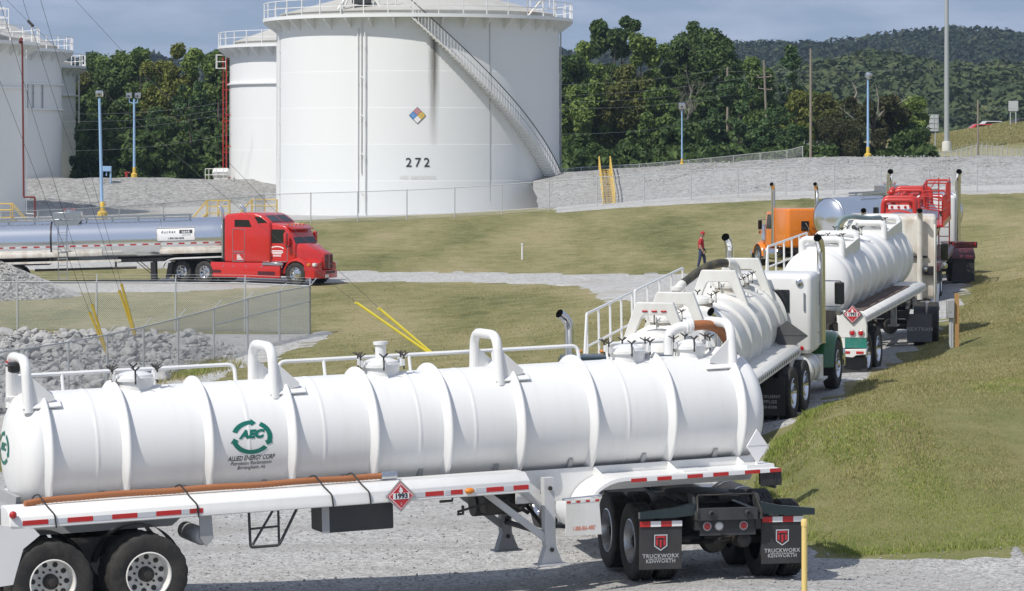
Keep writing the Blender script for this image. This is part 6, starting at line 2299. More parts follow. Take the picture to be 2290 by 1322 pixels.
conduit(TA, RS, math.asin(162 / 316), 1.0, 14.0, .03, .02, M['grey_paint'])
conduit(TA, RS, R(86), .5, 13.2, .12, .05, M['grey_paint'])
# gear on the roof edge
mb = MB()
for x in (-5.4, -2.3):
    s = 1 if x < -4 else -1
    mb.tube([(x, -8.9, 14.55), (x + s * 1.3, -8.4, 16.6)], .09, 6)
    mb.tube([(x + .35 * s, -8.3, 14.6), (x + s * 1.3, -7.9, 16.6)], .06, 6)
for x in (-5.0, -4.3, -3.6, -2.9, -2.5, -1.9, -1.3):
    mb.cyl((x, -8.7, 14.4), (x, -8.7, 15.9), .045, n=6)
mb.tube([(-5.5, -8.7, 15.3), (-1.2, -8.7, 15.3)], .04, 6)
mb.build('roof_gear', M['white_old'], TA)
mb = MB().rbox((-3.75, -8.2, 15.35), (1.35, 1.0, .75), .05, 1)
mb.build('gauge_hatch', M['charcoal'], TA)
mb = MB()
for z, x in ((14.2, 8.05), (14.5, 8.3), (14.8, 8.55), (15.1, 8.8)):
    mb.box((x, -5.9, z), (.35, .8, .04), 1)
for y in (-5.5, -6.3):
    mb.tube([(7.9, y, 14.05), (9.1, y, 15.45)], .06, 6, 0)
    mb.tube([(9.1, y, 15.45), (9.9, y, 15.45), (9.9, y, 14.2)], .05, 6, 0)
    for x in (8.2, 9.1, 9.6):
        mb.cyl((x, y, 14.9), (x, y, 16.6), .035, n=6, m=0)
mb.rbox((8.5, -5.9, 16.0), (.45, .45, .9), .05, 1, 2)
mb.build('roof_stair', [M['white'], M['yellow'], M['grey_paint']], TA)
# yellow walkway and pipes at the foot
mb = MB()
fx = P(560, YH, 219).x


def yrail(name, label, px0, px1, py_base, Y, h, steps=0):
    a, b = P(px0, py_base, Y), P(px1, py_base, Y)
    T_ = thing(name, label, 'railing', ((a.x + b.x) / 2, Y, a.z))
    w = (b.x - a.x) / 2
    zb_ = gz((a.x + b.x) / 2, Y) - a.z - .1
    m1 = MB()
    n = max(2, int(2 * w / .9))
    for y in (0, .9):
        for k in range(n + 1):
            m1.cyl((-w + 2 * w * k / n, y, zb_), (-w + 2 * w * k / n, y, h), .035, n=6)
        for z in (h, h * .55):
            m1.tube([(-w, y, z), (w, y, z)], .035, 6)
    m1.build('guard_rail', M['yellow'], T_)
    MB().box((0, .45, .02), (2 * w, .9, .06)).build('platform', M['yellow'], T_)
    if steps:
        m2 = MB()
        s = steps
        for y in (0, .9):
            m2.tube([(s * w, y, h), (s * (w + h * 1.2), y, h - 1.3)], .035, 6)
            m2.tube([(s * w, y, 0), (s * (w + 1.2), y, -1.2)], .06, 6)
        for k in range(5):
            m2.box((s * (w + .15 + .24 * k), .45, -.12 - .24 * k), (.26, .86, .04))
        m2.build('stair', M['yellow'], T_)
    return T_


yrail('yellow_walkway', 'yellow railed walkway with steps at the foot of the far left tank', -40, 24, 487, 214, .95, 1)
yrail('yellow_walkway', 'yellow railed walkway partly hidden behind the red truck beside the big numbered tank', 562, 618, 478, 214, .95, -1)
yrail('yellow_walkway', 'small yellow railed walkway with steps below the red pipe, left of the red truck', 462, 512, 478, 216, .9, -1)
yrail('yellow_walkway', 'short yellow rail at the foot of the curved staircase of the numbered tank', 1268, 1306, 468, 213, .35)

TB = storage_tank('white storage tank with a yellowish rail, half hidden behind the numbered tank', 770, 262, .6, 9.55, 13.75, 3.2, (2.6, 5.2, 7.8, 10.6), girders=(10.65,))
for k, (px, mtr) in enumerate(((499, .05), (511, .055))):
    phi = -R(85 - k * 9)
    conduit(TB, 9.55, phi, 1.2 + .5 * k, 13.0 - k * .3, .55 - .15 * k, mtr, M['red_pipe'], 'fire_pipe')
mb = MB()
mb.box((-10.2, -1.0, 12.0), (.9, .9, .06))
for x in (-10.6, -9.8):
    for y in (-1.4, -.6):
        mb.cyl((x, y, 12.0), (x, y, 13.1), .035, n=6)
mb.tube([(-10.6, -1.4, 13.1), (-9.8, -1.4, 13.1), (-9.8, -.6, 13.1), (-10.6, -.6, 13.1), (-10.6, -1.4, 13.1)], .035, 6)
mb.tube([(-10.6, -1.4, 12.55), (-9.8, -1.4, 12.55), (-9.8, -.6, 12.55), (-10.6, -.6, 12.55), (-10.6, -1.4, 12.55)], .03, 6)
mb.build('side_platform', M['white'], TB)

TC = storage_tank('white storage tank at the left edge with a dark red riser pipe down its side', -286, 228, .8, 11.0, 12.75, 3.2, (2.5, 5.0, 7.5, 10), girders=(9.5,), over=1.05)
mb = MB()
f = lambda px, py, Y=222: tuple(P(px, py, Y) - Vector(TC.location))
mb.tube([f(49, 92), f(50, 108), f(53, 438), f(54, 441), f(77, 441), f(78, 444), f(78, 490)], .07, 8, 0, .1)
mb.tube([f(49, 92), f(44, 90)], .22, 8)
mb.build('fire_pipe', M['rust_red'], TC)
mb = MB()
mb.tube([f(59, 112, 224), f(59, 478, 224), f(76, 478, 222)], .045, 6, 0, .1)
mb.build('conduit', M['white'], TC)
mb = MB()
a = Vector(f(-14, 60, 224))
mb.box((a.x, a.y, a.z - .1), (2.0, 1.6, .12))
for x in (-.95, -.3, .3, .95):
    mb.cyl((a.x + x, a.y - .8, a.z), (a.x + x, a.y - .8, a.z + 1.3), .04, n=6)
    mb.cyl((a.x + x, a.y + .8, a.z), (a.x + x, a.y + .8, a.z + 1.3), .04, n=6)
for y in (-.8, .8):
    for z in (.65, 1.3):
        mb.tube([(a.x - .95, a.y + y, a.z + z), (a.x + .95, a.y + y, a.z + z)], .04, 6)
mb.prism([(a.x + .9, a.z - .15), (a.x + .1, a.z - .15), (a.x - .6, a.z - 1.3), (a.x + .0, a.z - 1.0)], a.y - .5, a.y - .44, 'y')
mb.build('top_platform', M['white'], TC)
TD = storage_tank('white cone roofed storage tank second from the left, with dark bars between two rings', -120, 262, 1.4, 9.55, 12.65, 4.2, (2.6, 5.2, 7.8, 10.3), girders=(9.85, 7.75))
for px in (83, 93, 109):
    q = math.asin(min(.98, (px + 120) / 254))
    conduit(TD, 9.55, q, 7.85, 9.75, .10, .05, M['grey_paint'], 'vent_bar')
conduit(TD, 9.55, math.asin(198 / 254), .2, 12.0, .1, .035)
TE = storage_tank('slim white storage tank behind the left group with a ladder on its right edge', -25, 290, 1.8, 7.95, 11.65, 2.4, (2.6, 5.2, 7.8, 10.2), girders=(9.0,))
mb = MB()
for y in (-.25, .25):
    mb.tube([(8.35, y, .2), (8.35, y, 11.2), (8.8, y, 11.9)], .04, 6)
for k in range(36):
    mb.cyl((8.35, -.25, .4 + .3 * k), (8.35, .25, .4 + .3 * k), .02, n=5)
for z in (2.5, 5.0, 7.5):
    mb.cyl((7.9, 0, z), (8.35, 0, z), .03, n=5)
mb.build('ladder', M['white'], TE)
conduit(TE, 7.95, math.asin(165 / 193), 3.4, 11.0, .1, .035)

# white process tank by the tree line
wt = P(485, 402, 258)
W = thing('process_tank', 'small white horizontal tank with a rail beside the red pipes on the dike', 'tank', (wt.x, wt.y, wt.z))
MB().lathe([(0, -.72), (.3, -.68), (.42, -.55), (.42, .55), (.3, .68), (0, .72)], 18, 'x', (.35, 0, .55)).build('vessel', M['white'], W)
mb = MB()
for x in (-.9, -.6, 0, .6):
    mb.cyl((x, -.6, -.2), (x, -.6, .9), .03, n=6)
mb.tube([(-.9, -.6, .9), (.9, -.6, .9)], .03, 6)
mb.tube([(-.9, -.6, .4), (.9, -.6, .4)], .03, 6)
mb.box((.35, 0, .05), (1.2, .5, .3))
mb.build('rail', M['white_old'], W)

# ---------------------------------------------------------------- chain link fences
def chain_fence(label, pts, h, spacing, arms=0, arm_dir=(1, 0, 0), wire_step=.055, wire=.0042, post_r=.035, zpts=None, mid=None, group=None, hs=None):
    """posts, rails, diamond wire fabric; pts are (x, y) or (x, y, z) world points"""
    P3 = [Vector((p[0], p[1], p[2] if len(p) > 2 else gz(p[0], p[1]))) for p in pts]
    o = P3[0]
    T = thing('chain_link_fence', label, 'fence', o)
    st = []
    for a, b in zip(P3[:-1], P3[1:]):
        L = (b - a).length
        k = max(1, round(L / spacing))
        for j in range(k):
            p = a.lerp(b, j / k)
            if len(pts[0]) == 2:
                p.z = gz(p.x, p.y)
            st.append(p)
    st.append(P3[-1])
    H = lambda i: h if hs is None else hs[min(i, len(hs) - 1)]
    pm = MB().cyl((0, 0, -.2), (0, 0, 1.0), post_r, n=8).mesh('post', M['steel'])
    am = MB().tube([(0, 0, 0), tuple(Vector(arm_dir) * .28 + Vector((0, 0, .30)))], .018, 5).mesh('barb_arm', M['steel']) if arms else None
    for i, p in enumerate(st):
        q = link('post', pm, T)
        q.location = p - o
        q.scale = (1, 1, H(i) + .04)
        if arms:
            q2 = link('barb_arm', am, T)
            q2.location = p - o + Vector((0, 0, H(i)))
    top = [p - o + Vector((0, 0, H(i))) for i, p in enumerate(st)]
    MB().tube(top, post_r * .72, 6).build('top_rail', M['steel'], T)
    if arms:
        for t in (.35, .67, 1.0):
            MB().tube([p + Vector(arm_dir) * .28 * t + Vector((0, 0, .30 * t)) for p in top], .004, 3).build('barbed_wire', M['mesh_wire'], T)
    # woven fabric: two families of slanting wires
    vs, fs = [], []

    def wire_seg(a, b):
        d = (b - a)
        u = Vector((0, 0, 1)).cross(d)
        if u.length < 1e-6:
            return
        u = u.normalized() * wire
        w = d.cross(u).normalized() * wire
        k = len(vs)
        for p in (a, b):
            vs.extend([p + w, p - w * .5 + u * .87, p - w * .5 - u * .87])
        for i in range(3):
            fs.append((k + i, k + (i + 1) % 3, k + 3 + (i + 1) % 3, k + 3 + i))
    for i in range(len(st) - 1):
        a, b = st[i] - o, st[i + 1] - o
        L = (b - a).length
        hh = (H(i) + H(i + 1)) / 2
        n = int((L + hh) / (wire_step * 1.414))
        for k in range(n):
            s = k * wire_step * 1.414 + .01
            for sg in (1, -1):
                # runs from (s - hh at the bottom) to (s at the top), clipped to the panel
                s0, s1 = s - hh, s
                t0, t1 = max(0.0, s0), min(L, s1)
                if t1 <= t0:
                    continue
                z0, z1 = (t0 - s0), (t1 - s0)
                fa, fb = t0 / L, t1 / L
                if sg < 0:
                    fa, fb = 1 - fa, 1 - fb
                p, q = a.lerp(b, fa), a.lerp(b, fb)
                wire_seg(p + Vector((0, 0, .03 + z0 * .985)), q + Vector((0, 0, .03 + z1 * .985)))
    F3 = np.array(fs)
    fab = link('wire_fabric', np_mesh('wire_fabric', np.array([tuple(v) for v in vs]), F3, M['mesh_wire']), T)
    tag(fab, kind='stuff')
    if mid:
        for a, b, z in mid:
            MB().tube([st[a] - o + Vector((0, 0, z)), st[b] - o + Vector((0, 0, z))], .022, 6).build('brace_rail', M['steel'], T)
    return T


corner = (-7.62, 118.0)
chain_fence('near chain link fence with barbed arms running from the corner post down past the rocks', [corner, (-11.3, 106.0), (-14.7, 95.0), (-20.0, 77.8)], 1.85, 3.0, 1, (.9, .3, 0), mid=[(0, 3, 1.28)])
chain_fence('chain link fence behind the rock slope meeting the near fence at the corner post', [corner, (-10.2, 119.5), (-12.9, 120.0), (-18.96, 120.0), (-25, 120.0), (-31, 120.0)], 1.85, 2.9, 1, (0, .7, 0))
f3 = [(-34, 189.0), (-31, 190), (-27, 193), (-22, 197.5), (-16.5, 201)] + [((px - 1145) / F * 203, 203) for px in (590, 695, 800, 910, 1017, 1122, 1228, 1335, 1440, 1545, 1650, 1757, 1865, 1970, 2078, 2185, 2292, 2400)]
chain_fence('long chain link fence running in front of the big tanks and the gravel dike', f3, 1.93, 3.1, 0, wire_step=.06, wire=.0030)
f4 = [tuple(P(px, py + 22, 243)) for px, py in ((1225, 381), (1300, 374), (1430, 367), (1540, 358), (1640, 348), (1760, 336), (1795, 327))]
chain_fence('dark chain link fence below the trees, behind the gravel dike', f4, .75, 1.7, 0, wire_step=.06, wire=.0035)
xs_ = [1798, 1840, 1885, 1930, 1968, 1990, 2020, 2060, 2100, 2140, 2172, 2195, 2230, 2262, 2300, 2340]
rl = [322, 324, 326, 327.5, 332, 334, 336, 340, 341.5, 333, 325, 325.5, 330, 335.5, 336.5, 337]
f5 = [tuple(P(px, 356, 262)) for px in xs_]
T5f = chain_fence('chain link fence with closely spaced pale posts on the hill behind the dike', f5, 1.0, .46, 1, (.25, 0, 0), wire_step=.09, wire=.005, post_r=.042,
                  hs=list(np.interp(np.linspace(1798, 2340, 46), xs_, [(356 - y) * 262 / F for y in rl])))

# ---------------------------------------------------------------- poles, lamps and signs
GRP = 'pale blue area light poles'


def light_pole(label, base, h, heads, r=.11, block=True, lean=0.0, rot=0.0, bs=1.0):
    T = thing('light_pole', label, 'light pole', base)
    tip = Vector((lean, 0, h))
    MB().cyl((0, 0, -.3), tip, r, r * .7, 10).build('pole', M['blue'], T)
    if block:
        MB().lathe([(.34 * bs, -.5), (.34 * bs, .50 * bs), (.28 * bs, .56 * bs), (.17 * bs, .62 * bs), (.16 * bs, 1.15 * bs), (.11 * bs + .02, 1.22 * bs)], 16, 'z').build('base_guard', M['yellow'], T)
    for dx, tilt in heads:
        mb = MB()
        c = tip + Vector((dx, 0, .16))
        if dx:
            mb.tube([tip - Vector((0, 0, .35)), tip + Vector((dx * .9, 0, -.30)), tip + Vector((dx, 0, .05))], .04, 6, 1, .1)
        Mx = Matrix.Translation(c) @ Matrix.Rotation(rot, 4, 'Z') @ Matrix.Rotation(tilt, 4, 'X')
        mb.rbox((0, 0, .12), (.48, .34, .40), .05, 2, 0, M=Mx)
        mb.lathe([(.07, -.19), (.05, -.18), (0, -.18)], 10, 'y', (0, 0, .1), 2, M=Mx)
        mb.build('lamp_head', [M['stainless'], M['blue'], M['dark_paint']], T)
    T['group'] = GRP
    return T


b1 = P(229, 492, 209)
light_pole('tall pale blue light pole with one lamp box, nearest on the left', b1, 8.15, [(0, .1)], .12, lean=-.2)
b2 = P(300, 399, 256)
light_pole('pale blue light pole with two lamp heads standing on top of the left dike', b2, 6.5, [(-.42, .15), (.30, .15)], .11, bs=.75)
b3 = P(1525, 374, 226)
light_pole('thin pale blue light pole before the dark pines behind the dike', b3, 4.15, [(0, .3)], .065, bs=.5)
b4 = P(1941, 357, 224)
light_pole('pale blue light pole with a slanted lamp in front of the bare limbed tree', b4, 5.75, [(0, .5)], .10, rot=.9, bs=.75)
p_ = P(238, 402, 252)
T = thing('pipe_stand', 'pale blue boxed stand on two legs at the dike top beside the left light pole', 'stand', p_)
mb = MB().rbox((0, 0, .88), (.80, .35, .42), .02, 1)
mb.cyl((-.34, 0, -.3), (-.34, 0, .9), .07, n=8)
mb.cyl((.34, 0, -.3), (.34, 0, .9), .07, n=8)
mb.cyl((.0, 0, .3), (.0, 0, .7), .05, n=8)
mb.build('frame', M['blue'], T)
p_ = P(283, 402, 255)
T = thing('hydrant', 'small red fire hydrant post at the top of the left gravel dike', 'hydrant', p_)
mb = MB().lathe([(.10, -.3), (.10, .55), (.13, .56), (.13, .62), (.0, .66)], 12, 'z')
mb.cyl((-.20, 0, .55), (.28, 0, .58), .05, n=8)
mb.build('body', M['red_pipe'], T)

UG = 'wooden utility poles'


def wood_pole(label, base, h, r=.15, lean=0.0, arms=(), top_y=0):
    T = thing('utility_pole', label, 'utility pole', base, group=UG)
    MB().cyl((0, 0, -1.0), (lean, top_y, h), r, r * .72, 10).build('pole', M['wood'], T)
    for z, w, sl in arms:
        t = z / h
        mb = MB()
        mb.tube([(lean * t - w, 0, z - sl), (lean * t + w, 0, z + sl)], .05, 6)
        for s in (-1, 1):
            mb.cyl((lean * t + s * w * .9, 0, z + s * sl * .9), (lean * t + s * w * .9, 0, z + s * sl * .9 + .22), .05, n=6)
        mb.build('cross_arm', M['wood'], T)
    return T


wood_pole('tall plain wooden pole without arms standing before the pines right of centre', P(1813, 361, 243), 8.75, .115)
wood_pole('leaning wooden pole with three short arms rising above the pines', P(1716, 300, 275), 6.5, .12, -.30, ((6.1, .0, 0), (5.0, .62, .05), (3.95, .62, -.06)))
wood_pole('top of a wooden pole just showing above the dark trees', P(1627, 300, 285), 6.1, .13)
wood_pole('short wooden pole on the grassy bank between the tall steel mast and the highway sign', P(2187, 352, 258), 4.75, .10)
# steel mast
mp_ = P(2117, 331, 290)
T = thing('steel_mast', 'very tall tapered grey steel mast standing on a white concrete footing', 'mast', mp_)
MB().cyl((0, 0, .5), (0, 0, 32), .245, .11, 24).build('shaft', M['steel_pale'], T)
MB().lathe([(.44, -1.0), (.44, .55), (.34, .56), (.34, .62), (0, .62)], 24, 'z').build('footing', M['concrete_white'], T)
mb = MB().lathe([(1.2, 30), (1.25, 30.1), (1.2, 30.2), (.2, 30.3)], 16, 'z')
for k in range(6):
    a = k * PI / 3
    mb.rbox((1.5 * math.cos(a), 1.5 * math.sin(a), 29.9), (.5, .5, .35), .05, 1)
mb.build('lamp_ring', M['steel'], T)


def sign(label, c, w, h, posts, zb, mat, ribs=False):
    T = thing('road_sign', label, 'sign', c)
    MB().box((0, 0, 0), (w, .05, h)).build('panel', mat, T)
    mb = MB()
    for x in posts:
        mb.cyl((x, .08, zb), (x, .08, h * .45), .06, n=8)
    if ribs:
        for z in (-h * .3, 0, h * .3):
            mb.box((0, -.05, z), (w, .04, .06))
        for x in (-w * .38, -w * .1, w * .22, w * .42):
            mb.box((x, -.06, 0), (.05, .05, h))
    mb.build('frame', M['steel'], T)
    return T


sign('square pale highway sign on two posts on the crest of the grassy bank', P(2266, 237, 325), 1.0, 1.05, (-.28, .28), -2.1, M['alu_panel'])
sign('back of a large pale road sign partly hidden by the bushy tree', P(2080, 275, 300), 1.65, 1.6, (-.5, .5), -2.4, M['alu_panel'], True)

# dike stair, yellow with a blue string
sa, sb = P(1362, 461, 206.2), P(1352, 380, 225.2)
T = thing('dike_stair', 'steep yellow stair with hand rails climbing the gravel dike', 'stairway', sa)
d = sb - sa
side = Vector((1, .1, 0)).normalized()
mb = MB()
for s, m_ in ((-.36, 1), (.36, 0)):
    mb.tube([side * s, d + side * s], .07, 6, m_)
mb.build('stringer', [M['yellow'], M['blue']], T)
st_ = MB().box((0, 0, 0), (.72, .30, .06)).mesh('stair_tread', M['yellow'], 0)
for k in range(22):
    o = link('stair_tread', st_, T)
    o.location = d * ((k + .5) / 22) + Vector((0, 0, .06))
for s in (-.40, .40):
    mb = MB()
    up = Vector((0, -.2, .95))
    mb.tube([side * s + up * .9, d + side * s + up], .05, 6)
    mb.tube([side * s + up * .45, d + side * s + up * .5], .04, 6)
    for k in range(6):
        q = d * (k / 5) + side * s
        mb.cyl(q, q + up, .045, n=6)
    mb.build('hand_rail', M['yellow'], T)

# electric box, posts, bollard
bx = G(2128, 779)
T = thing('electric_box', 'grey electric meter box on conduit fixed to a yellow timber post on the lane verge', 'electric box', bx)
k_ = bx.y / F
mb = MB()
mb.rbox((-.03, 0, 88 * k_), (17 * k_, .16, 41 * k_), .012, 1)
mb.box((-.03 - .02, -.085, 83 * k_), (.06, .012, .012))
mb.build('cabinet', M['grey_paint'], T)
mb = MB()
for x, r in ((-.02, .042), (.028, .03)):
    mb.cyl((x, .02, -.15), (x, .02, 70 * k_), r, n=10)
mb.build('conduit', M['steel'], T)
MB().box((.135, .06, 58 * k_), (.10, .10, 130 * k_)).build('timber_post', M['wood_new'], T)
bp = G(1799, 1330)
bp = Vector((.0, 0, 0)) + P(1799, 1345, 41.0)
bp.z = 0
T = thing('bollard', 'faded yellow pipe bollard with a rounded cap at the bottom right of the yard', 'bollard', bp)
hb = 6 - (1160 - YH) / F * 41.0
MB().lathe([(.038, -.1), (.038, hb - .10), (.044, hb - .10), (.046, hb - .03), (.035, hb - .005), (0, hb)], 16, 'z').build('pipe', M['bollard'], T)
wp = G(1168, 581)
T = thing('marker_post', 'short white plastic marker post alone in the middle of the lawn', 'marker post', wp)
hw = 36 * wp.y / F
MB().lathe([(.05, -.1), (.05, hw - .05), (.075, hw - .05), (.075, hw), (0, hw + .02)], 12, 'z').build('pipe', M['white'], T)

# ---------------------------------------------------------------- guy wires with yellow guards
WG = 'guy wires with yellow plastic guards'


def guy(label, px_pts, Y0, Y1, guard0, guard1, anchor=None, mat='guard_old', r=.045, wr=.0065, insul=None):
    """wire from the first point (depth Y0) down to guard0..guard1 (depth Y1)"""
    a = Vector(P(guard0[0], guard0[1], Y1))
    b = Vector(P(guard1[0], guard1[1], Y1 - .2))
    T = thing('guy_wire', label, 'guy wire', b, group=WG)
    n = len(px_pts)
    pts = [P(p[0], p[1], Y0 + (Y1 - Y0) * i / n) for i, p in enumerate(px_pts)] + [a]
    d0 = (pts[0] - pts[1]).normalized()
    pts = [pts[0] + d0 * 9] + pts
    ext = [b] + ([Vector(P(anchor[0], anchor[1], Y1 - .3))] if anchor else [])
    if anchor:
        e = ext[-1]
        e.z = gz(e.x, e.y) - .1
    MB().tube([p - b for p in pts + ext], wr, 5).build('wire', M['wire'], T)
    mb = MB()
    mb.cyl(a - b, Vector((0, 0, 0)), r, r, 8)
    mb.lathe([(r * 1.2, -.03), (r * 1.2, .03)], 8, 'z', tuple(a - b))
    mb.build('guard', M[mat], T)
    if insul:
        q = P(insul[0], insul[1], Y0 + 2)
        mb = MB()
        dd = (pts[1] - pts[2]).normalized()
        mb.cyl(q - b, q - b + dd * .35, .05, n=8)
        mb.build('insulator', M['dark_paint'], T)
    return T


guy('guy wire with short yellow guard, left one of the far left pair over the rocks', [(0, 182), (123, 500)], 96, 104, (201, 700), (239, 792), (246, 815))
guy('guy wire with yellow guard, right one of the far left pair over the rocks', [(0, 4), (76, 261), (148, 496)], 96, 104, (206, 682), (242, 798), (249, 818))
guy('mustard guarded guy wire, left one of the pair before the rock slope', [(51, 0), (136, 265), (190, 416)], 97, 106, (267, 651), (300, 747), (320, 808))
guy('mustard guarded guy wire, right one of the pair before the rock slope', [(91, 0), (168, 265)], 97, 106, (272, 637), (303, 750), (322, 808))
guy('right hand guy wire of the lawn pair, with a bright yellow guard', [(168, 0), (276, 117), (378, 223), (511, 363), (613, 469), (657, 513), (779, 625)], 108, 100, (848, 690), (985, 806), (990, 811), 'guard')
guy('left hand guy wire of the lawn pair, carrying an insulator high up', [(15, 0), (75, 60), (180, 155), (230, 205), (455, 400), (559, 485), (744, 635)], 108, 100, (797, 677), (958, 789), (985, 812), 'guard', insul=(74, 58))

# distant overhead lines
LG = 'overhead power lines'
LL = ['lowest thin power line across the trees between the two tank groups', 'second lowest thin power line across the trees between the tank groups',
      'third thin power line from the bottom, across the trees between the tank groups', 'highest thin power line across the trees between the two tank groups',
      'lowest thin power line across the trees right of the numbered tank', 'second lowest thin power line across the trees right of the numbered tank',
      'middle thin power line across the trees right of the numbered tank', 'highest thin power line reaching the pole top in the dark trees',
      'thin power line reaching the leaning pole with arms', 'long thin power line across the wooded hill at the far right',
      'thin line running right from the short pole on the grassy bank', 'thin line running left from the short pole behind the steel mast']
for k, (x0, y0, x1, y1, Y) in enumerate(((140, 338, 520, 300, 252), (140, 292, 520, 252, 250), (140, 272, 520, 241, 250), (140, 255, 520, 226, 250),
                                        (1240, 300, 1590, 268, 250), (1240, 243, 1640, 212, 252), (1240, 228, 1640, 195, 252), (1240, 190, 1640, 150, 252), (1240, 215, 1720, 165, 253), (1620, 160, 2360, 139, 262), (2187, 234, 2400, 236, 258), (1960, 250, 2187, 233, 260))):
    a, b = P(x0, y0, Y), P(x1, y1, Y + 4)
    pts = [a.lerp(b, t / 10) - Vector((0, 0, .35 * math.sin(PI * t / 10))) for t in range(11)]
    o = MB().tube([p - a for p in pts], .010, 4).build('power_line', M['wire_pale'])
    o.location = a
    tag(o, LL[k], 'power line', LG)


# ---------------------------------------------------------------- highway cars, half hidden by the crest
def car(label, loc, rz, mat, van=False):
    T = thing('car', label, 'car', loc, rz)
    prof = [(-2.2, .35), (-2.25, .85), (-1.9, 1.0), (-1.35, 1.45), (.35, 1.45), (1.05, 1.0), (2.0, .88), (2.25, .6), (2.2, .35)]
    MB().prism(prof, -.85, .85, 'y', r=.06, seg=2).build('body', mat, T, smooth=0.6)
    mb = MB()
    for s in (-1, 1):
        mb.prism([(-1.6, 1.03), (-1.25, 1.36), (.28, 1.36), (.80, 1.03)], s * .80, s * .862, 'y')
    mb.build('side_window', M['glass'], T)
    for x in (-1.35, 1.4):
        for s in (-1, 1):
            MB().lathe([(.0, -.1), (.3, -.1), (.33, -.05), (.33, .05), (.3, .1), (0, .1)], 18, 'y', (x, s * .78, .33)).build('wheel', M['rubber'], T)
    return T


c1 = P(2207, 286, 333)
car('red car mostly hidden behind the grassy highway bank', (c1.x, c1.y, c1.z - 1.05), R(5), M['red'])
c2 = P(2228, 277, 345)
car('grey car just showing above the grassy highway bank', (c2.x, c2.y, c2.z - 1.15), R(5), M['alu_panel'])
c3 = P(2285, 272, 330)
car('dark car at the right picture edge on the highway bank', (c3.x + .8, c3.y, c3.z - 1.1), R(8), M['charcoal'])


# ---------------------------------------------------------------- the man in the red shirt
def skin_body(name, verts, edges, radii, mats, parent=None, sub=2):
    me = bpy.data.meshes.new(name)
    me.from_pydata(verts, edges, [])
    o = bpy.data.objects.new(name, me)
    col.objects.link(o)
    sk = o.modifiers.new('skin', 'SKIN')
    sk.use_smooth_shade = True
    for i, r in enumerate(radii):
        me.skin_vertices[0].data[i].radius = r if isinstance(r, tuple) else (r, r)
    me.skin_vertices[0].data[0].use_root = True
    s = o.modifiers.new('sub', 'SUBSURF')
    s.levels = s.render_levels = sub
    dg = bpy.context.evaluated_depsgraph_get()
    m2 = bpy.data.meshes.new_from_object(o.evaluated_get(dg))
    bpy.data.objects.remove(o)
    for a in mats:
        m2.materials.append(a)
    return m2


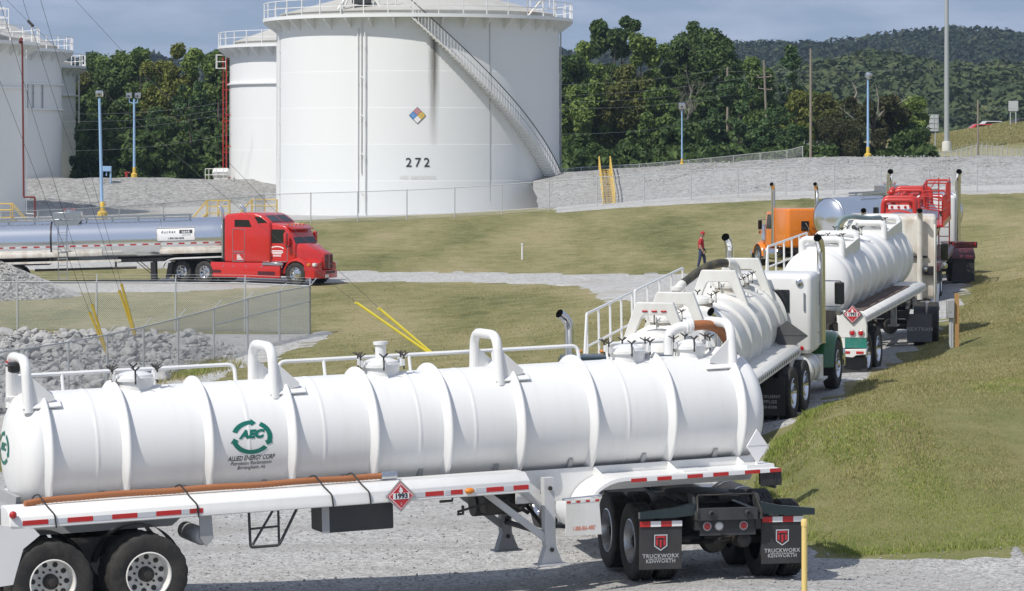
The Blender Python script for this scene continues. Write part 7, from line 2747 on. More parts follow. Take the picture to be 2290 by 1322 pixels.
def man():
    p = G(1568, 601)
    T = thing('person', 'man in red t-shirt, red cap and blue jeans walking on the lawn edge', 'person', p, R(-12))
    # x: walking direction (to the right), y: away
    V = [(0, 0, .93), (.0, 0, 1.08), (-.01, 0, 1.26), (0, 0, 1.42), (.02, 0, 1.50), (.05, 0, 1.58), (.075, 0, 1.66), (.08, 0, 1.73),
         (0, -.10, .90), (-.05, -.11, .50), (-.14, -.11, .10), (-.06, -.11, .045), (.04, -.11, .035),
         (0, .10, .90), (.15, .11, .52), (.17, .11, .10), (.25, .11, .05), (.34, .11, .04),
         (-.01, -.19, 1.40), (-.03, -.24, 1.13), (.10, -.23, .90), (.14, -.22, .82),
         (-.01, .19, 1.40), (.02, .24, 1.13), (.14, .22, .93), (.18, .21, .85)]
    E = [(0, 1), (1, 2), (2, 3), (3, 4), (4, 5), (5, 6), (6, 7), (0, 8), (8, 9), (9, 10), (10, 11), (11, 12), (0, 13), (13, 14), (14, 15), (15, 16), (16, 17), (3, 18), (18, 19), (19, 20), (20, 21), (3, 22), (22, 23), (23, 24), (24, 25)]
    Rr = [(.155, .19), (.16, .18), (.165, .20), (.125, .18), (.065, .065), (.07, .07), (.105, .09), (.085, .075),
          .105, .085, .062, .06, .04, .105, .085, .062, .06, .04, .085, .06, .042, .034, .085, .06, .042, .034]
    body = skin_body('body', V, E, Rr, [M['denim'], M['shirt'], M['skin'], M['dark_paint']])
    vi = np.array([tuple(v.co) for v in body.vertices])
    for pl in body.polygons:
        c = vi[list(pl.vertices)].mean(0)
        arm = (c[2] > .98 and abs(c[1]) > .165) or (.72 < c[2] <= .98 and abs(c[1]) > .212)
        if c[2] < .085 and not arm:
            k = 3
        elif c[2] < .97 and not arm:
            k = 0
        elif c[2] > 1.475 or (arm and c[2] < 1.17):
            k = 2
        else:
            k = 1
        pl.material_index = k
        pl.use_smooth = True
    link('body', body, T)
    mb = MB()
    mb.lathe([(.108, 1.70), (.108, 1.74), (.095, 1.79), (.06, 1.82), (0, 1.83)], 18, 'z', (.07, 0, 0))
    mb.raw([(.12, -.085, 1.705), (.26, -.055, 1.69), (.28, 0, 1.69), (.26, .055, 1.69), (.12, .085, 1.705), (.12, -.085, 1.72), (.26, -.055, 1.702), (.28, 0, 1.705), (.26, .055, 1.702), (.12, .085, 1.72)],
           [(0, 1, 2, 3, 4), (5, 9, 8, 7, 6), (0, 5, 6, 1), (1, 6, 7, 2), (2, 7, 8, 3), (3, 8, 9, 4)])
    mb.build('cap', M['shirt'], T)
    mb = MB()
    mb.lathe([(.098, 1.60), (.104, 1.66), (.104, 1.70)], 16, 'z', (.055, 0, 0), caps=False, a0=R(55), a1=R(305))
    mb.build('hair', M['hair'], T)
    mb = MB()
    mb.cyl((.155, 0, 1.655), (.185, 0, 1.635), .016, .014, 6, 0)
    for s in (-1, 1):
        mb.box((.150, s * .036, 1.672), (.02, .04, .022), 1)
        mb.tube([(.15, s * .055, 1.675), (.06, s * .098, 1.672)], .005, 4, 1)
        mb.lathe([(0, -.012), (.03, -.01), (.032, 0), (.02, .01), (0, .012)], 10, 'y', (.055, s * .098, 1.655), 0)
    mb.box((.150, 0, 1.60), (.012, .05, .008), 2)
    mb.build('face_features', [M['skin'], M['dark_paint'], M['lamp_red']], T)
    for q, dirv in (((.14, -.22, .82), (.22, 0, -1)), ((.18, .21, .85), (.25, 0, -1))):
        mb = MB()
        d = Vector(dirv).normalized()
        q = Vector(q)
        for k in range(4):
            o_ = q + Vector((-.024 + .016 * k, 0, 0)) + d * .03
            L = (.062, .072, .07, .055)[k]
            mb.tube([o_ - d * .02, o_ + d * L * .55, o_ + d * L + Vector((-.012, .006, 0))], [.009, .0085, .006], 6)
        mb.tube([q + d * .0 + Vector((.03, 0, 0)), q + d * .045 + Vector((.045, 0, 0))], [.011, .008], 6)
        mb.build('fingers', M['skin'], T)
    mb = MB().lathe([(.168, .955), (.170, .99)], 18, 'z', (0, 0, 0), caps=False)
    mb.v = [(x, y * 1.2, z) for x, y, z in mb.v]
    mb.build('belt', M['dark_paint'], T)
    return T


man()

# ---------------------------------------------------------------- foliage
def leaf_mat(name, stops, trans=0.25, ns=0.55, mixw=0.5):
    m, t, b = node_mat(name)
    g = t.nodes.new('ShaderNodeNewGeometry')
    co = t.nodes.new('ShaderNodeTexCoord')
    n1 = noise(t, ns, 3, 0.6, vec=co.outputs['Object'])
    a = t.nodes.new('ShaderNodeMath')
    a.operation = 'MULTIPLY_ADD'
    t.links.new(g.outputs['Random Per Island'], a.inputs[0])
    a.inputs[1].default_value = 1 - mixw
    s = t.nodes.new('ShaderNodeMath')
    s.operation = 'MULTIPLY'
    t.links.new(n1, s.inputs[0])
    s.inputs[1].default_value = mixw
    t.links.new(s.outputs[0], a.inputs[2])
    c = ramp(t, a.outputs[0], stops)
    t.links.new(c, b.inputs['Base Color'])
    b.inputs['Roughness'].default_value = 0.7
    b.inputs['Specular IOR Level'].default_value = 0.25
    tr = t.nodes.new('ShaderNodeBsdfTranslucent')
    t.links.new(c, tr.inputs['Color'])
    mx = t.nodes.new('ShaderNodeMixShader')
    mx.inputs[0].default_value = trans
    out = t.nodes['Material Output']
    t.links.new(b.outputs[0], mx.inputs[1])
    t.links.new(tr.outputs[0], mx.inputs[2])
    t.links.new(mx.outputs[0], out.inputs['Surface'])
    return m


M['leaf_dark'] = leaf_mat('dark_green_leaves', [(0.2, (0.041, 0.072, 0.024)), (0.5, (0.079, 0.134, 0.041)), (0.8, (0.142, 0.204, 0.062))], 0.3)
M['leaf_mid'] = leaf_mat('green_leaves', [(0.2, (0.062, 0.110, 0.029)), (0.5, (0.126, 0.198, 0.054)), (0.8, (0.210, 0.282, 0.082))], 0.3)
M['leaf_light'] = leaf_mat('light_green_leaves', [(0.2, (0.087, 0.139, 0.035)), (0.5, (0.169, 0.246, 0.057)), (0.8, (0.270, 0.337, 0.097))])
M['leaf_yellow'] = leaf_mat('yellow_green_leaves', [(0.2, (0.090, 0.115, 0.024)), (0.5, (0.175, 0.200, 0.042)), (0.8, (0.28, 0.28, 0.075))])
M['leaf_olive'] = leaf_mat('olive_autumn_leaves', [(0.2, (0.060, 0.080, 0.022)), (0.5, (0.122, 0.142, 0.038)), (0.8, (0.20, 0.195, 0.060))])
M['leaf_brown'] = leaf_mat('dull_brown_green_leaves', [(0.2, (0.035, 0.044, 0.018)), (0.5, (0.066, 0.074, 0.030)), (0.85, (0.125, 0.110, 0.045))])
M['needle'] = leaf_mat('pine_needles', [(0.2, (0.037, 0.077, 0.032)), (0.5, (0.077, 0.141, 0.052)), (0.8, (0.151, 0.217, 0.085))], 0.15)
M['leaf_ridge_shaded'] = leaf_mat('cloud_shaded_ridge_leaves', [(0.28, (0.010, 0.018, 0.011)), (0.45, (0.022, 0.035, 0.018)), (0.6, (0.040, 0.055, 0.024)), (0.75, (0.065, 0.075, 0.030))], 0.1, 0.08, 0.7)  # cloud shadow over the ridge is put into these darker leaf tones
M['leaf_far'] = leaf_mat('far_forest_leaves', [(0.28, (0.030, 0.050, 0.022)), (0.42, (0.050, 0.076, 0.030)), (0.56, (0.078, 0.106, 0.040)), (0.72, (0.115, 0.128, 0.048))], 0.15, 0.10, 0.72)


def leaf_cloud(lobes, n_per, size, seed, shell=0.55, flat=1.0):
    """quads spread through lobes (cx, cy, cz, r); returns vertices, faces"""
    r = np.random.default_rng(seed)
    C = np.array([l[:3] for l in lobes])
    Rd = np.array([l[3] for l in lobes])
    w = Rd ** 2
    tot = int(n_per)
    li = r.choice(len(lobes), tot, p=w / w.sum())
    d = r.normal(0, 1, (tot, 3))
    d /= np.linalg.norm(d, axis=1, keepdims=True)
    rad = Rd[li] * (shell + (1 - shell) * r.random(tot) ** 0.6) * (1 + r.normal(0, 0.10, tot))
    pos = C[li] + d * rad[:, None] * np.array([1, 1, flat])
    nrm = d + r.normal(0, 0.75, (tot, 3)) + np.array([0, 0, 0.35])
    nrm /= np.linalg.norm(nrm, axis=1, keepdims=True)
    u = np.cross(nrm, r.normal(0, 1, (tot, 3)))
    u /= np.linalg.norm(u, axis=1, keepdims=True)
    v = np.cross(nrm, u)
    s = size * r.uniform(0.55, 1.3, tot)[:, None]
    bend = nrm * s * 0.22
    q = np.stack([pos - u * s - bend, pos - v * s * 0.55, pos + u * s - bend * 0.5, pos + v * s * 0.6 + bend * 0.3], 1)
    V = q.reshape(-1, 3)
    Fq = np.arange(tot * 4).reshape(-1, 4)
    return V, Fq


def crown_lobes(kind, seed):
    """lobes of a crown of height 1 and half width about 0.4 (base at z = 0)"""
    r = random.Random(seed)
    L = []
    if kind == 'oak':
        for k in range(26):
            a, h = r.uniform(0, 6.28), r.uniform(.12, .93)
            w = .36 * math.sin(PI * min(1, (h * .82 + .16))) ** .6
            q = w * r.random() ** .45
            L.append((q * math.cos(a), q * math.sin(a), h, r.uniform(.07, .135)))
    elif kind == 'tall':
        for k in range(28):
            a, h = r.uniform(0, 6.28), r.uniform(.08, .95)
            w = .27 * (1 - abs(h - .5) * 1.1) + .04
            q = w * r.random() ** .4
            L.append((q * math.cos(a), q * math.sin(a), h, r.uniform(.05, .11)))
    elif kind == 'pine':
        for k in range(40):
            h = r.uniform(.05, .98)
            a = r.uniform(0, 6.28)
            w = (.40 * (1 - h) ** .75 + .05) * r.uniform(.5, 1.1)
            L.append((w * math.cos(a), w * math.sin(a), h, r.uniform(.045, .085) * (1.1 - .4 * h)))
    elif kind == 'loose':
        for k in range(18):
            a, h = r.uniform(0, 6.28), .35 + .6 * r.random()
            q = .30 * r.random() ** .5
            L.append((q * math.cos(a), q * math.sin(a), h, r.uniform(.05, .10)))
    elif kind == 'spread':
        for k in range(34):
            a, h = r.uniform(0, 6.28), r.uniform(.05, .75) ** 1.0
            q = .52 * (1 - .45 * h) * r.random() ** .5
            L.append((q * math.cos(a), q * math.sin(a), h, r.uniform(.06, .12)))
    elif kind == 'bush':
        for k in range(16):
            a, h = r.uniform(0, 6.28), r.uniform(.1, .8)
            q = .45 * (1 - .6 * h) * r.random() ** .5
            L.append((q * math.cos(a), q * math.sin(a), h, r.uniform(.12, .22)))
    return L


def trunk_mb(H, seed, r0=.22, limbs=6, top=.8, mb=None, spread=.28):
    r = random.Random(seed)
    mb = mb or MB()
    pts = [(0, 0, -.6)]
    x = y = 0
    for k in range(1, 8):
        x += r.uniform(-.02, .02) * H
        y += r.uniform(-.02, .02) * H
        pts.append((x, y, H * top * k / 7))
    mb.tube(pts, [r0 * (1 - .82 * k / 7) for k in range(8)], 7)
    for k in range(limbs):
        i = r.randint(2, 6)
        p = Vector(pts[i])
        a = r.uniform(0, 6.28)
        L = H * spread * r.uniform(.6, 1.1)
        q = p + Vector((math.cos(a) * L * .5, math.sin(a) * L * .5, L * .45))
        s = p + Vector((math.cos(a) * L, math.sin(a) * L, L * .75))
        rr = r0 * (1 - .8 * i / 7) * .55
        mb.tube([p, q, s], [rr, rr * .6, rr * .15], 5)
    return mb


LIB = {}


def crown_mesh(kind, var, mat, H, W, n, leaf, flat=1.0):
    key = (kind, var, mat, round(H / W, 1))
    if key not in LIB:
        lobes = [(x * W / .4, y * W / .4, z * H, rr * (W / .4 * .6 + H * .4)) for x, y, z, rr in crown_lobes(kind, 100 + var * 7)]
        V, Fq = leaf_cloud(lobes, n, leaf, 300 + var, .45, flat)
        LIB[key] = (np_mesh('crown', V, Fq, M[mat]), H)
    return LIB[key]


def tree(label, px, ytop, ybase, Y, wpx, kind, mat, var=0, n=9800, leaf=.21, group=None, trunk=True, name='tree', cat='tree', z0=.12):
    b = P(px, ybase, Y)
    b.z = min(b.z, gz(b.x, b.y) + .0) if trunk else b.z
    H = CH - (ytop - YH) * Y / F - b.z
    W = wpx / 2 * Y / F
    T = thing(name, label, cat, b, random.uniform(0, 6.28), group=group)
    me, H0 = crown_mesh(kind, var, mat, H * (1 - z0), W, n, leaf)
    o = link('crown', me, T)
    k = H * (1 - z0) / H0
    o.scale = (k, k, k)
    o.location = (0, 0, H * z0)
    if trunk:
        trunk_mb(H, var + int(px), .018 * H, 7).build('trunk', M['bark'], T)
    return T


TG = 'trees behind the storage tanks'
RG = 'trees right of the numbered tank'
tree('dark leafy tree at the left end of the trees, next to the slim left tank', 205, 112, 405, 308, 90, 'oak', 'leaf_dark', 0, group=TG)
tree('rounded green tree, second crown from the left tank group', 262, 101, 405, 302, 120, 'oak', 'leaf_mid', 1, group=TG)
tree('tall green tree rising behind the twin headed light pole', 312, 99, 405, 298, 95, 'tall', 'leaf_mid', 2, group=TG)
tree('bright yellow green tree, left one of three, behind the twin headed pole', 352, 112, 405, 286, 110, 'tall', 'leaf_yellow', 3, group=TG)
tree('bright yellow green tree, tallest of three, midway between the twin headed pole and red pipes', 394, 99, 405, 284, 110, 'tall', 'leaf_yellow', 4, group=TG)
tree('light green tree with a ragged top, third of three, nearer the red pipes', 440, 106, 405, 282, 105, 'tall', 'leaf_light', 5, group=TG)
tree('green tree touching the red fire pipes of the half hidden tank', 478, 104, 405, 292, 85, 'oak', 'leaf_mid', 6, group=TG)
tree('large dark tree directly behind the nearest left light pole', 243, 150, 405, 286, 110, 'oak', 'leaf_dark', 7, group=TG)
tree('dark bushy pine filling the gap left of the red pipes', 425, 172, 405, 268, 140, 'pine', 'needle', 8, n=11250, leaf=.22, group=TG)
tree('olive tree low behind the slim left tank', 186, 165, 405, 306, 60, 'tall', 'leaf_olive', 9, group=TG)
tree('dark low tree between the two left light poles', 285, 215, 405, 270, 120, 'oak', 'leaf_dark', 10, group=TG)
tree('dark low pine just left of the white process tank', 350, 240, 405, 265, 110, 'pine', 'needle', 11, n=10000, leaf=.22, group=TG)
tree('dark tree standing right beside the numbered tank', 1278, 120, 385, 284, 110, 'oak', 'leaf_dark', 12, group=RG)
tree('light green tree with a pointed top near the numbered tank', 1322, 84, 385, 290, 95, 'tall', 'leaf_light', 13, group=RG)
tree('tall loose crowned tree, left of the two highest tops near the numbered tank', 1352, 28, 385, 312, 100, 'loose', 'leaf_dark', 14, n=8000, group=RG, leaf=.25)
tree('tall loose crowned tree, right of the two highest tops near the numbered tank', 1395, 32, 385, 315, 100, 'loose', 'leaf_dark', 15, n=8000, group=RG, leaf=.25)
tree('light green tree below the two highest tops', 1432, 74, 385, 292, 105, 'tall', 'leaf_light', 16, group=RG)
tree('broad olive tree in front, halfway between the numbered tank and the dark round tree', 1395, 140, 380, 272, 160, 'oak', 'leaf_olive', 17, n=13000, group=RG)
tree('yellowish green tree low at the front, right of the numbered tank', 1310, 170, 380, 270, 120, 'oak', 'leaf_light', 18, group=RG)
tree('green tree half hidden left of the dense dark round tree', 1482, 92, 385, 298, 100, 'oak', 'leaf_mid', 19, group=RG)
tree('rounded tree top peeping above the dense dark tree', 1548, 38, 385, 308, 95, 'oak', 'leaf_dark', 20, group=RG)
tree('dense dark green tree with a broad rounded crown', 1538, 82, 385, 294, 120, 'oak', 'leaf_dark', 21, n=13000, group=RG)
tree('dense dark green tree at the right shoulder of the tall tree group', 1604, 68, 380, 291, 110, 'oak', 'leaf_dark', 22, n=13000, group=RG)
tree('dark green tree low at the front below the dense dark trees', 1480, 190, 378, 266, 120, 'oak', 'leaf_mid', 23, group=RG)
tree('big bushy pine, larger of the two standing in front, left of the plain wooden pole', 1645, 165, 368, 262, 165, 'pine', 'needle', 24, n=13750, leaf=.21, group=RG, z0=.03)
tree('bushy pine, smaller of the two standing in front, touching the plain wooden pole', 1738, 238, 366, 257, 140, 'pine', 'needle', 25, n=12500, leaf=.20, group=RG, z0=.03)
tree('green tree behind the leaning pole with arms', 1692, 122, 372, 286, 95, 'oak', 'leaf_mid', 26, group=RG)
tree('dark pine top right of the leaning pole', 1768, 104, 372, 287, 95, 'pine', 'needle', 27, n=10000, leaf=.22, group=RG)
tree('small yellow leaved tree behind the plain wooden pole', 1782, 200, 365, 272, 80, 'oak', 'leaf_yellow', 28, n=5000, group=RG)
tree('dull olive thicket tree right of the plain wooden pole', 1850, 212, 362, 276, 110, 'oak', 'leaf_olive', 29, n=6250, leaf=.20, group=RG)
tree('round green tree right of the bare limbed tree, before the back of the road sign', 2042, 205, 352, 270, 85, 'oak', 'leaf_light', 30, n=6000, group=RG)
tree('low dark bush at the foot of the bank beside the steel mast', 2035, 276, 352, 254, 95, 'bush', 'leaf_dark', 31, n=6250, leaf=.18, group=RG, trunk=False, name='bush', cat='bush', z0=0)
tree('low brownish bush left of the slanted lamp pole', 1885, 262, 356, 252, 130, 'bush', 'leaf_brown', 32, n=6250, leaf=.1, group=RG, trunk=False, name='bush', cat='bush', z0=0)
# spreading tree with bare upper limbs
sb_ = P(1950, 358, 254)
sb_.z = gz(sb_.x, sb_.y) - .1
T = thing('tree', 'dark spreading tree with pale bare limbs sticking out above its crown behind the slanted lamp', 'tree', sb_, group=RG)
Hs = CH - (168 - YH) * 254 / F - sb_.z
lob = [(x * 3.4 / .4 * .9, y * 3.4 / .4 * .6, z * Hs * .86 + .3, rr * 6.0) for x, y, z, rr in crown_lobes('spread', 77)]
V, Fq = leaf_cloud(lob, 10000, .19, 78, .3)
link('crown', np_mesh('crown', V, Fq, M['leaf_brown']), T)
mb = MB()
mb.tube([(0, 0, -.4), (.05, 0, 1.2), (.12, 0, 2.5), (.25, 0, 3.6)], [.24, .20, .16, .12], 8)
mb.build('trunk', M['bark'], T)
rb = random.Random(9)
for (a, b, c) in (((.2, 0, 2.9), (-.9, -.3, 4.6), (-1.45, -.5, 5.1)), ((.2, 0, 3.0), (.5, -.4, 4.9), (.25, -.4, 6.2)), ((.22, 0, 3.2), (1.3, -.5, 4.6), (1.9, -.6, 5.4)), ((.25, 0, 3.4), (1.9, -.3, 4.5), (3.2, -.3, 5.2)), ((-1.45, -.5, 5.1), (-1.35, -.5, 5.7), (-1.7, -.5, 6.4)), ((.2, 0, 2.6), (-1.6, .2, 3.5), (-2.6, .2, 4.3))):
    mb = MB()
    a, b, c = Vector(a), Vector(b), Vector(c)
    mb.tube([a, a.lerp(b, .5) + Vector((.12, 0, .08)), b, c], [.085, .07, .05, .02], 6)
    for k in range(4):
        p = b.lerp(c, rb.random())
        mb.tube([p, p + Vector((rb.uniform(-.5, .5), rb.uniform(-.2, .2), rb.uniform(.2, .7)))], [.022, .006], 4)
    mb.build('bare_limb', M['bark_pale'], T)
# leafless twiggy tree among the right group
tb = P(1522, 380, 268)
tb.z = gz(tb.x, tb.y)
T = thing('tree', 'leafless grey twiggy tree in front of the dense dark trees', 'tree', tb, group=RG)


def twig(mb, p, d, L, r, depth, rr):
    q = p + d * L
    mid = p.lerp(q, .5) + Vector((rr.uniform(-.06, .06), rr.uniform(-.06, .06), 0)) * L
    mb.tube([p, mid, q], [r, r * .8, r * .55], 5)
    if depth:
        for _ in range(3):
            nd = (d + Vector((rr.uniform(-.75, .75), rr.uniform(-.75, .75), rr.uniform(-.1, .55)))).normalized()
            twig(mb, p.lerp(q, rr.uniform(.5, 1)), nd, L * rr.uniform(.55, .8), r * .55, depth - 1, rr)


mb = MB()
twig(mb, Vector((0, 0, -.3)), Vector((0, 0, 1)), 3.3, .12, 5, random.Random(5))
mb.build('trunk', M['bark_pale'], T)

# the wood behind, one mass of undergrowth and further crowns
fr = np.random.default_rng(77)
Vs, Fs, base = [], [], 0


def add_cloud(V, Fq):
    global base
    Vs.append(V)
    Fs.append(Fq + base)
    base += len(V)


for x0, x1, yt0, yt1, Ya, Yb, n in ((196, 560, 250, 340, 262, 275, 22), (205, 560, 150, 230, 300, 312, 16), (1250, 1800, 270, 340, 258, 276, 30), (1250, 1660, 160, 250, 285, 312, 22), (1640, 1900, 200, 290, 280, 310, 14), (1250, 2080, 318, 345, 250, 256, 26)):
    for k in range(n):
        px = x0 + (x1 - x0) * (k + fr.random()) / n
        Y = fr.uniform(Ya, Yb)
        yt = fr.uniform(yt0, yt1)
        b = P(px, 400, Y)
        zb = gz(b.x, b.y) - .2
        H = CH - (yt - YH) * Y / F - zb
        if H < .5:
            continue
        W = max(1.3, H * fr.uniform(.28, .45))
        lob = [(b.x + x * W / .4, b.y + y * W / .4, zb + z * H, rr * (W / .4 * .6 + H * .4)) for x, y, z, rr in crown_lobes('oak' if H > 3 else 'bush', int(fr.integers(1e6)))]
        add_cloud(*leaf_cloud(lob, int(260 + 180 * H), .36, int(fr.integers(1e6)), .4))
wood = link('woodland', np_mesh('woodland', np.concatenate(Vs), np.concatenate(Fs), M['leaf_dark']))
tag(wood, kind='stuff')


# ---------------------------------------------------------------- wooded hills
def hill(name, crest, Y, depth, back):
    xs, zs = [], []
    for px, py in crest:
        p = P(px, py, Y)
        xs.append(p.x)
        zs.append(p.z)
    gx = np.linspace(xs[0], xs[-1], 160)
    gz_ = np.interp(gx, xs, zs)
    t = np.linspace(0, 1, 24)
    V = []
    rows = []
    for s in t:
        y = Y - depth * (1 - s)
        k = s * s * (3 - 2 * s)
        rows.append((y, 3 + (gz_ - 3 - 5) * k))
    for s in np.linspace(0.1, 1, 10):
        y = Y + back * s
        k = 1 - s * s * (3 - 2 * s)
        rows.append((y, 3 + (gz_ - 3 - 5) * k))
    V = np.concatenate([np.stack([gx, np.full_like(gx, y) + 0, z], -1) for y, z in rows])
    I = np.arange(len(V)).reshape(len(rows), -1)
    Q = np.stack([I[:-1, :-1], I[:-1, 1:], I[1:, 1:], I[1:, :-1]], -1).reshape(-1, 4)
    o = link(name, np_mesh(name, V, Q, M['forest_floor'], True))
    tag(o, kind='structure')
    return lambda u, s: (gx[0] + (gx[-1] - gx[0]) * u, Y - depth * (1 - s), 3 + (np.interp(gx[0] + (gx[-1] - gx[0]) * u, gx, gz_) - 8) * (s * s * (3 - 2 * s)))


M['forest_floor'] = paint('forest_floor', (0.035, 0.045, 0.02), 0.95, dirt=0.1, dscale=.05, dcol=(0.06, 0.05, 0.03))
h1 = hill('far_hill', [(-3500, 150), (-1500, 120), (0, 135), (800, 120), (1300, 112), (1560, 104), (1650, 100), (1731, 104), (1836, 100), (1918, 95), (1992, 80), (2065, 76), (2115, 70), (2203, 72), (2272, 86), (2330, 92), (2700, 130), (4200, 160), (6000, 180)], 1400, 330, 500)
h2 = hill('near_hill', [(-3000, 250), (-600, 235), (700, 225), (1500, 190), (1680, 158), (1790, 140), (1850, 128), (1928, 116), (1975, 124), (2020, 138), (2120, 145), (2290, 144), (2500, 120), (3200, 150), (5000, 200)], 760, 260, 250)


def canopy(name, fn, n, u0, u1, rad, nq, leaf, mat, seed, s0=.03):
    r = np.random.default_rng(seed)
    tot = n * nq
    u = r.uniform(u0, u1, n)
    s = s0 + (1.0 - s0) * r.random(n) ** .8
    C = np.array([fn(a, b) for a, b in zip(u, s)])
    rd = rad * r.uniform(.5, 1.0, n) * r.choice([.8, 1.0, 1.35], n)
    C[:, 2] += rd * .45
    d = r.normal(0, 1, (n, nq, 3))
    d /= np.linalg.norm(d, axis=2, keepdims=True)
    d[..., 2] = np.abs(d[..., 2]) * 1.0 - .15
    pos = (C[:, None, :] + d * rd[:, None, None] * (0.7 + .35 * r.random((n, nq, 1)))).reshape(-1, 3)
    nr = (d + r.normal(0, .5, d.shape) + np.array([0, 0, .3])).reshape(-1, 3)
    nr /= np.linalg.norm(nr, axis=1, keepdims=True)
    uu = np.cross(nr, r.normal(0, 1, (tot, 3)))
    uu /= np.linalg.norm(uu, axis=1, keepdims=True)
    vv = np.cross(nr, uu)
    sz = (leaf * r.uniform(.6, 1.3, (n, nq)) * (.35 + 1.0 * rd[:, None] / rad)).reshape(-1)[:, None]
    q = np.stack([pos - uu * sz, pos - vv * sz * .7, pos + uu * sz, pos + vv * sz * .7], 1).reshape(-1, 3)
    o = link(name, np_mesh(name, q, np.arange(tot * 4).reshape(-1, 4), M[mat]))
    tag(o, kind='stuff')
    return o


def u_of(px, Y, x0, x1):
    return ((px - 1145) / F * Y - (x0 - 1145) / F * Y) / ((x1 - x0) / F * Y)


canopy('far_forest', h1, 3700, u_of(1500, 1, -3500, 6000), u_of(2420, 1, -3500, 6000), 4.6, 46, .78, 'leaf_ridge_shaded', 1, .25)
canopy('far_forest_left', h1, 1500, .08, u_of(1500, 1, -3500, 6000), 4.5, 26, 1.6, 'leaf_ridge_shaded', 2, .3)
canopy('far_forest_right', h1, 1500, u_of(2420, 1, -3500, 6000), .9, 4.5, 26, 1.6, 'leaf_ridge_shaded', 2, .3)
canopy('hill_forest', h2, 2200, u_of(1560, 1, -3000, 5000), u_of(2400, 1, -3000, 5000), 3.5, 74, .58, 'leaf_far', 3)
canopy('hill_forest_left', h2, 1200, .1, u_of(1560, 1, -3000, 5000), 3.6, 30, 1.1, 'leaf_far', 4)
canopy('hill_forest_right', h2, 900, u_of(2400, 1, -3000, 5000), .9, 3.6, 30, 1.1, 'leaf_far', 4)

# ---------------------------------------------------------------- grass blades
M['blade'] = leaf_mat('grass_blades', [(0.18, (0.200, 0.215, 0.075)), (0.42, (0.300, 0.295, 0.112)), (0.58, (0.40, 0.355, 0.170)), (0.80, (0.50, 0.42, 0.25))], 0.25)
M['blade_green'] = leaf_mat('green_grass_blades', [(0.2, (0.175, 0.245, 0.048)), (0.5, (0.280, 0.350, 0.080)), (0.75, (0.44, 0.44, 0.155))], 0.25)
M['blade_dry'] = leaf_mat('dry_grass_blades', [(0.2, (0.203, 0.181, 0.058)), (0.5, (0.377, 0.312, 0.138)), (0.8, (0.551, 0.435, 0.239))], 0.2)


def blades(name, xy, h, w, mat, seed, off=0.0):
    r = np.random.default_rng(seed)
    xy = np.asarray(xy)
    n = len(xy)
    z = gz(xy[:, 0], xy[:, 1]) + off
    a = r.uniform(0, 2 * PI, n)
    hh = h * r.uniform(.5, 1.4, n)
    ww = w * r.uniform(.7, 1.4, n)
    lx, ly = r.normal(0, .45, n) * hh, r.normal(0, .45, n) * hh
    b0 = np.stack([xy[:, 0] - np.cos(a) * ww, xy[:, 1] - np.sin(a) * ww, z - .02], -1)
    b1 = np.stack([xy[:, 0] + np.cos(a) * ww, xy[:, 1] + np.sin(a) * ww, z - .02], -1)
    tp = np.stack([xy[:, 0] + lx, xy[:, 1] + ly, z + hh], -1)
    V = np.stack([b0, b1, tp], 1).reshape(-1, 3)
    o = link(name, np_mesh(name, V, np.arange(n * 3).reshape(-1, 3), M[mat]))
    return tag(o, kind='stuff')


def inside_np(q, poly):
    p = np.array([(a[0], a[1]) for a in poly])
    ins = np.zeros(len(q), bool)
    for i in range(len(p)):
        a, b = p[i], p[(i + 1) % len(p)]
        c = ((a[1] > q[:, 1]) != (b[1] > q[:, 1]))
        with np.errstate(divide='ignore', invalid='ignore'):
            xi = (b[0] - a[0]) * (q[:, 1] - a[1]) / (b[1] - a[1]) + a[0]
        ins ^= c & (q[:, 0] < xi)
    return ins


def scatter(n, y0, y1, x_lo, x_hi, seed, power=1.0):
    r = np.random.default_rng(seed)
    y = y0 + (y1 - y0) * r.random(n) ** power
    lo, hi = x_lo(y), x_hi(y)
    x = lo + (hi - lo) * r.random(n)
    q = np.stack([x, y], -1)
    k = ~inside_np(q, yard) & ~inside_np(q, road)
    return q[k]


edge = lambda y: .1636 * y + 1.2
near = scatter(190000, 46.2, 66, lambda y: np.full_like(y, 3.9), edge, 5, 1.3)
pv = (np.sin(near[:, 0] * 1.3 + near[:, 1] * .35 + 1) + np.sin(near[:, 0] * .55 - near[:, 1] * .62) + .8 * np.sin(near[:, 0] * 2.9 + 2) * np.sin(near[:, 1] * 1.7)
      + 1.5 * np.clip((49.5 - near[:, 1]) / 3, -1, 1) - .5 * np.clip((near[:, 1] - 52) / 8, 0, 1.5) + rng.normal(0, .9, len(near)))
blades('grass_green', near[pv > .15], .028, .008, 'blade_green', 6)
blades('grass_tan', near[pv <= .15], .024, .008, 'blade', 61)
mid = scatter(120000, 62, 100, lambda y: .1636 * y * .35, edge, 7, 1.2)
blades('grass_mid', mid, .030, .013, 'blade', 8)
lw = scatter(75000, 78, 200, lambda y: -.1636 * y - 2, edge, 9, 1.3)
blades('grass_far', lw, .04, .022, 'blade_dry', 10)
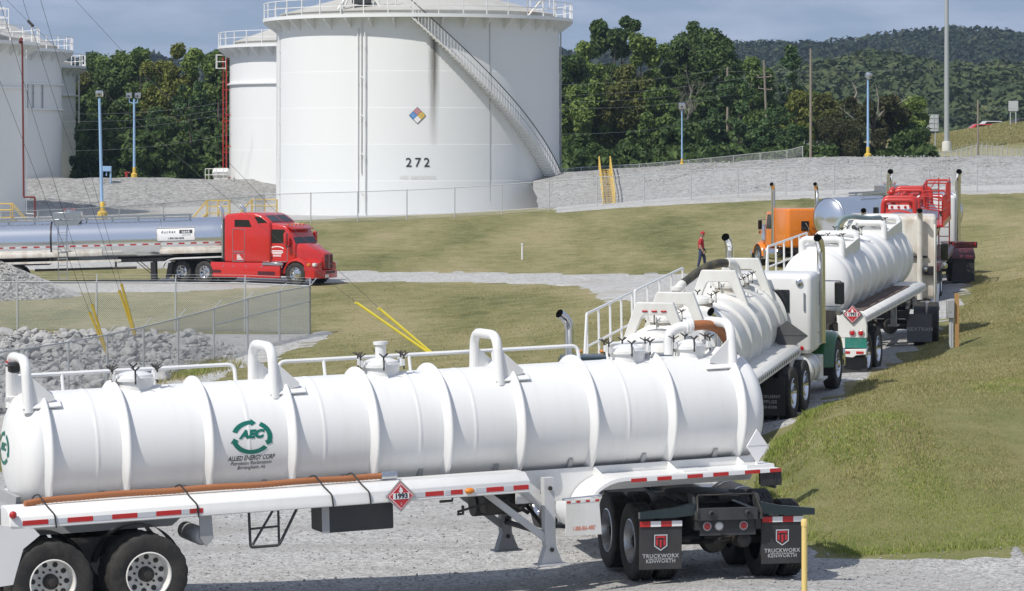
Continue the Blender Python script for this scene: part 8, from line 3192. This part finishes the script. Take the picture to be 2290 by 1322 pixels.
# longer grass on the lip of the bank by the lane and along the yard edge
lip = []
rl_ = random.Random(3)
lp = [Vector(p) for p in ([(4.94, 46.2), (4.2, 47.2), (3.9, 49.4)] + lane_r)]
lp = [Vector(p) for p in ((16, 47.4), (13, 47.4), (7.6, 46.8))] + lp
for a, b in zip(lp[:-1], lp[1:]):
    L = (b - a).length
    for _ in range(int(L * 330)):
        t = rl_.random()
        p = a.lerp(b, t)
        lip.append((p.x + (abs(rl_.gauss(0, .28)) + .02 if p.x < 4.9 or p.y > 48 else rl_.gauss(0, .1)), p.y + (rl_.gauss(0, .15) if p.x < 4.9 or p.y > 48 else abs(rl_.gauss(0, .22)) - .05)))
lipa = np.array(lip)
blades('grass_lip', lipa[lipa[:, 1] < 60], .075, .010, 'blade_green', 12)
blades('grass_lip_dry', lipa[lipa[:, 1] >= 60], .06, .012, 'blade', 13)
# weeds between the rocks
wd = [(x + pr.gauss(0, .5), y + pr.gauss(0, .7)) for x, y in ((-9.9, 104.5), (-10.3, 106), (-10.8, 102.5), (-11.2, 104), (-12.2, 101), (-13.2, 98.5), (-10.6, 108), (-14.0, 96)) for _ in range(420)]
blades('weeds', wd, .15, .014, 'blade', 14, .05)
wg = [(x + pr.gauss(0, .3), y + pr.gauss(0, .4)) for x, y in ((-10.1, 105), (-10.6, 103.5), (-12.9, 99.5)) for _ in range(350)]
blades('green_weeds', wg, .20, .016, 'blade_green', 15, .05)
# rough grass on the highway bank
bk = scatter(60000, 296, 345, lambda y: np.full_like(y, 38.0), edge, 16)
blades('bank_grass', bk, .12, .06, 'blade', 17)

# ---------------------------------------------------------------- air
mb = MB().box((0, 970, 35), (3000, 2170, 77))
hz = mb.build('haze', [], smooth=0)
tag(hz, kind='stuff')
hm = bpy.data.materials.new('haze')
hm.use_nodes = True
ht = hm.node_tree
ht.nodes.clear()
ho = ht.nodes.new('ShaderNodeOutputMaterial')
hv = ht.nodes.new('ShaderNodeVolumePrincipled')
hv.inputs['Color'].default_value = (0.62, 0.80, 1.0, 1)
hv.inputs['Density'].default_value = 0.00015
hv.inputs['Anisotropy'].default_value = 0.3
ht.links.new(hv.outputs[0], ho.inputs['Volume'])
hz.data.materials.append(hm)
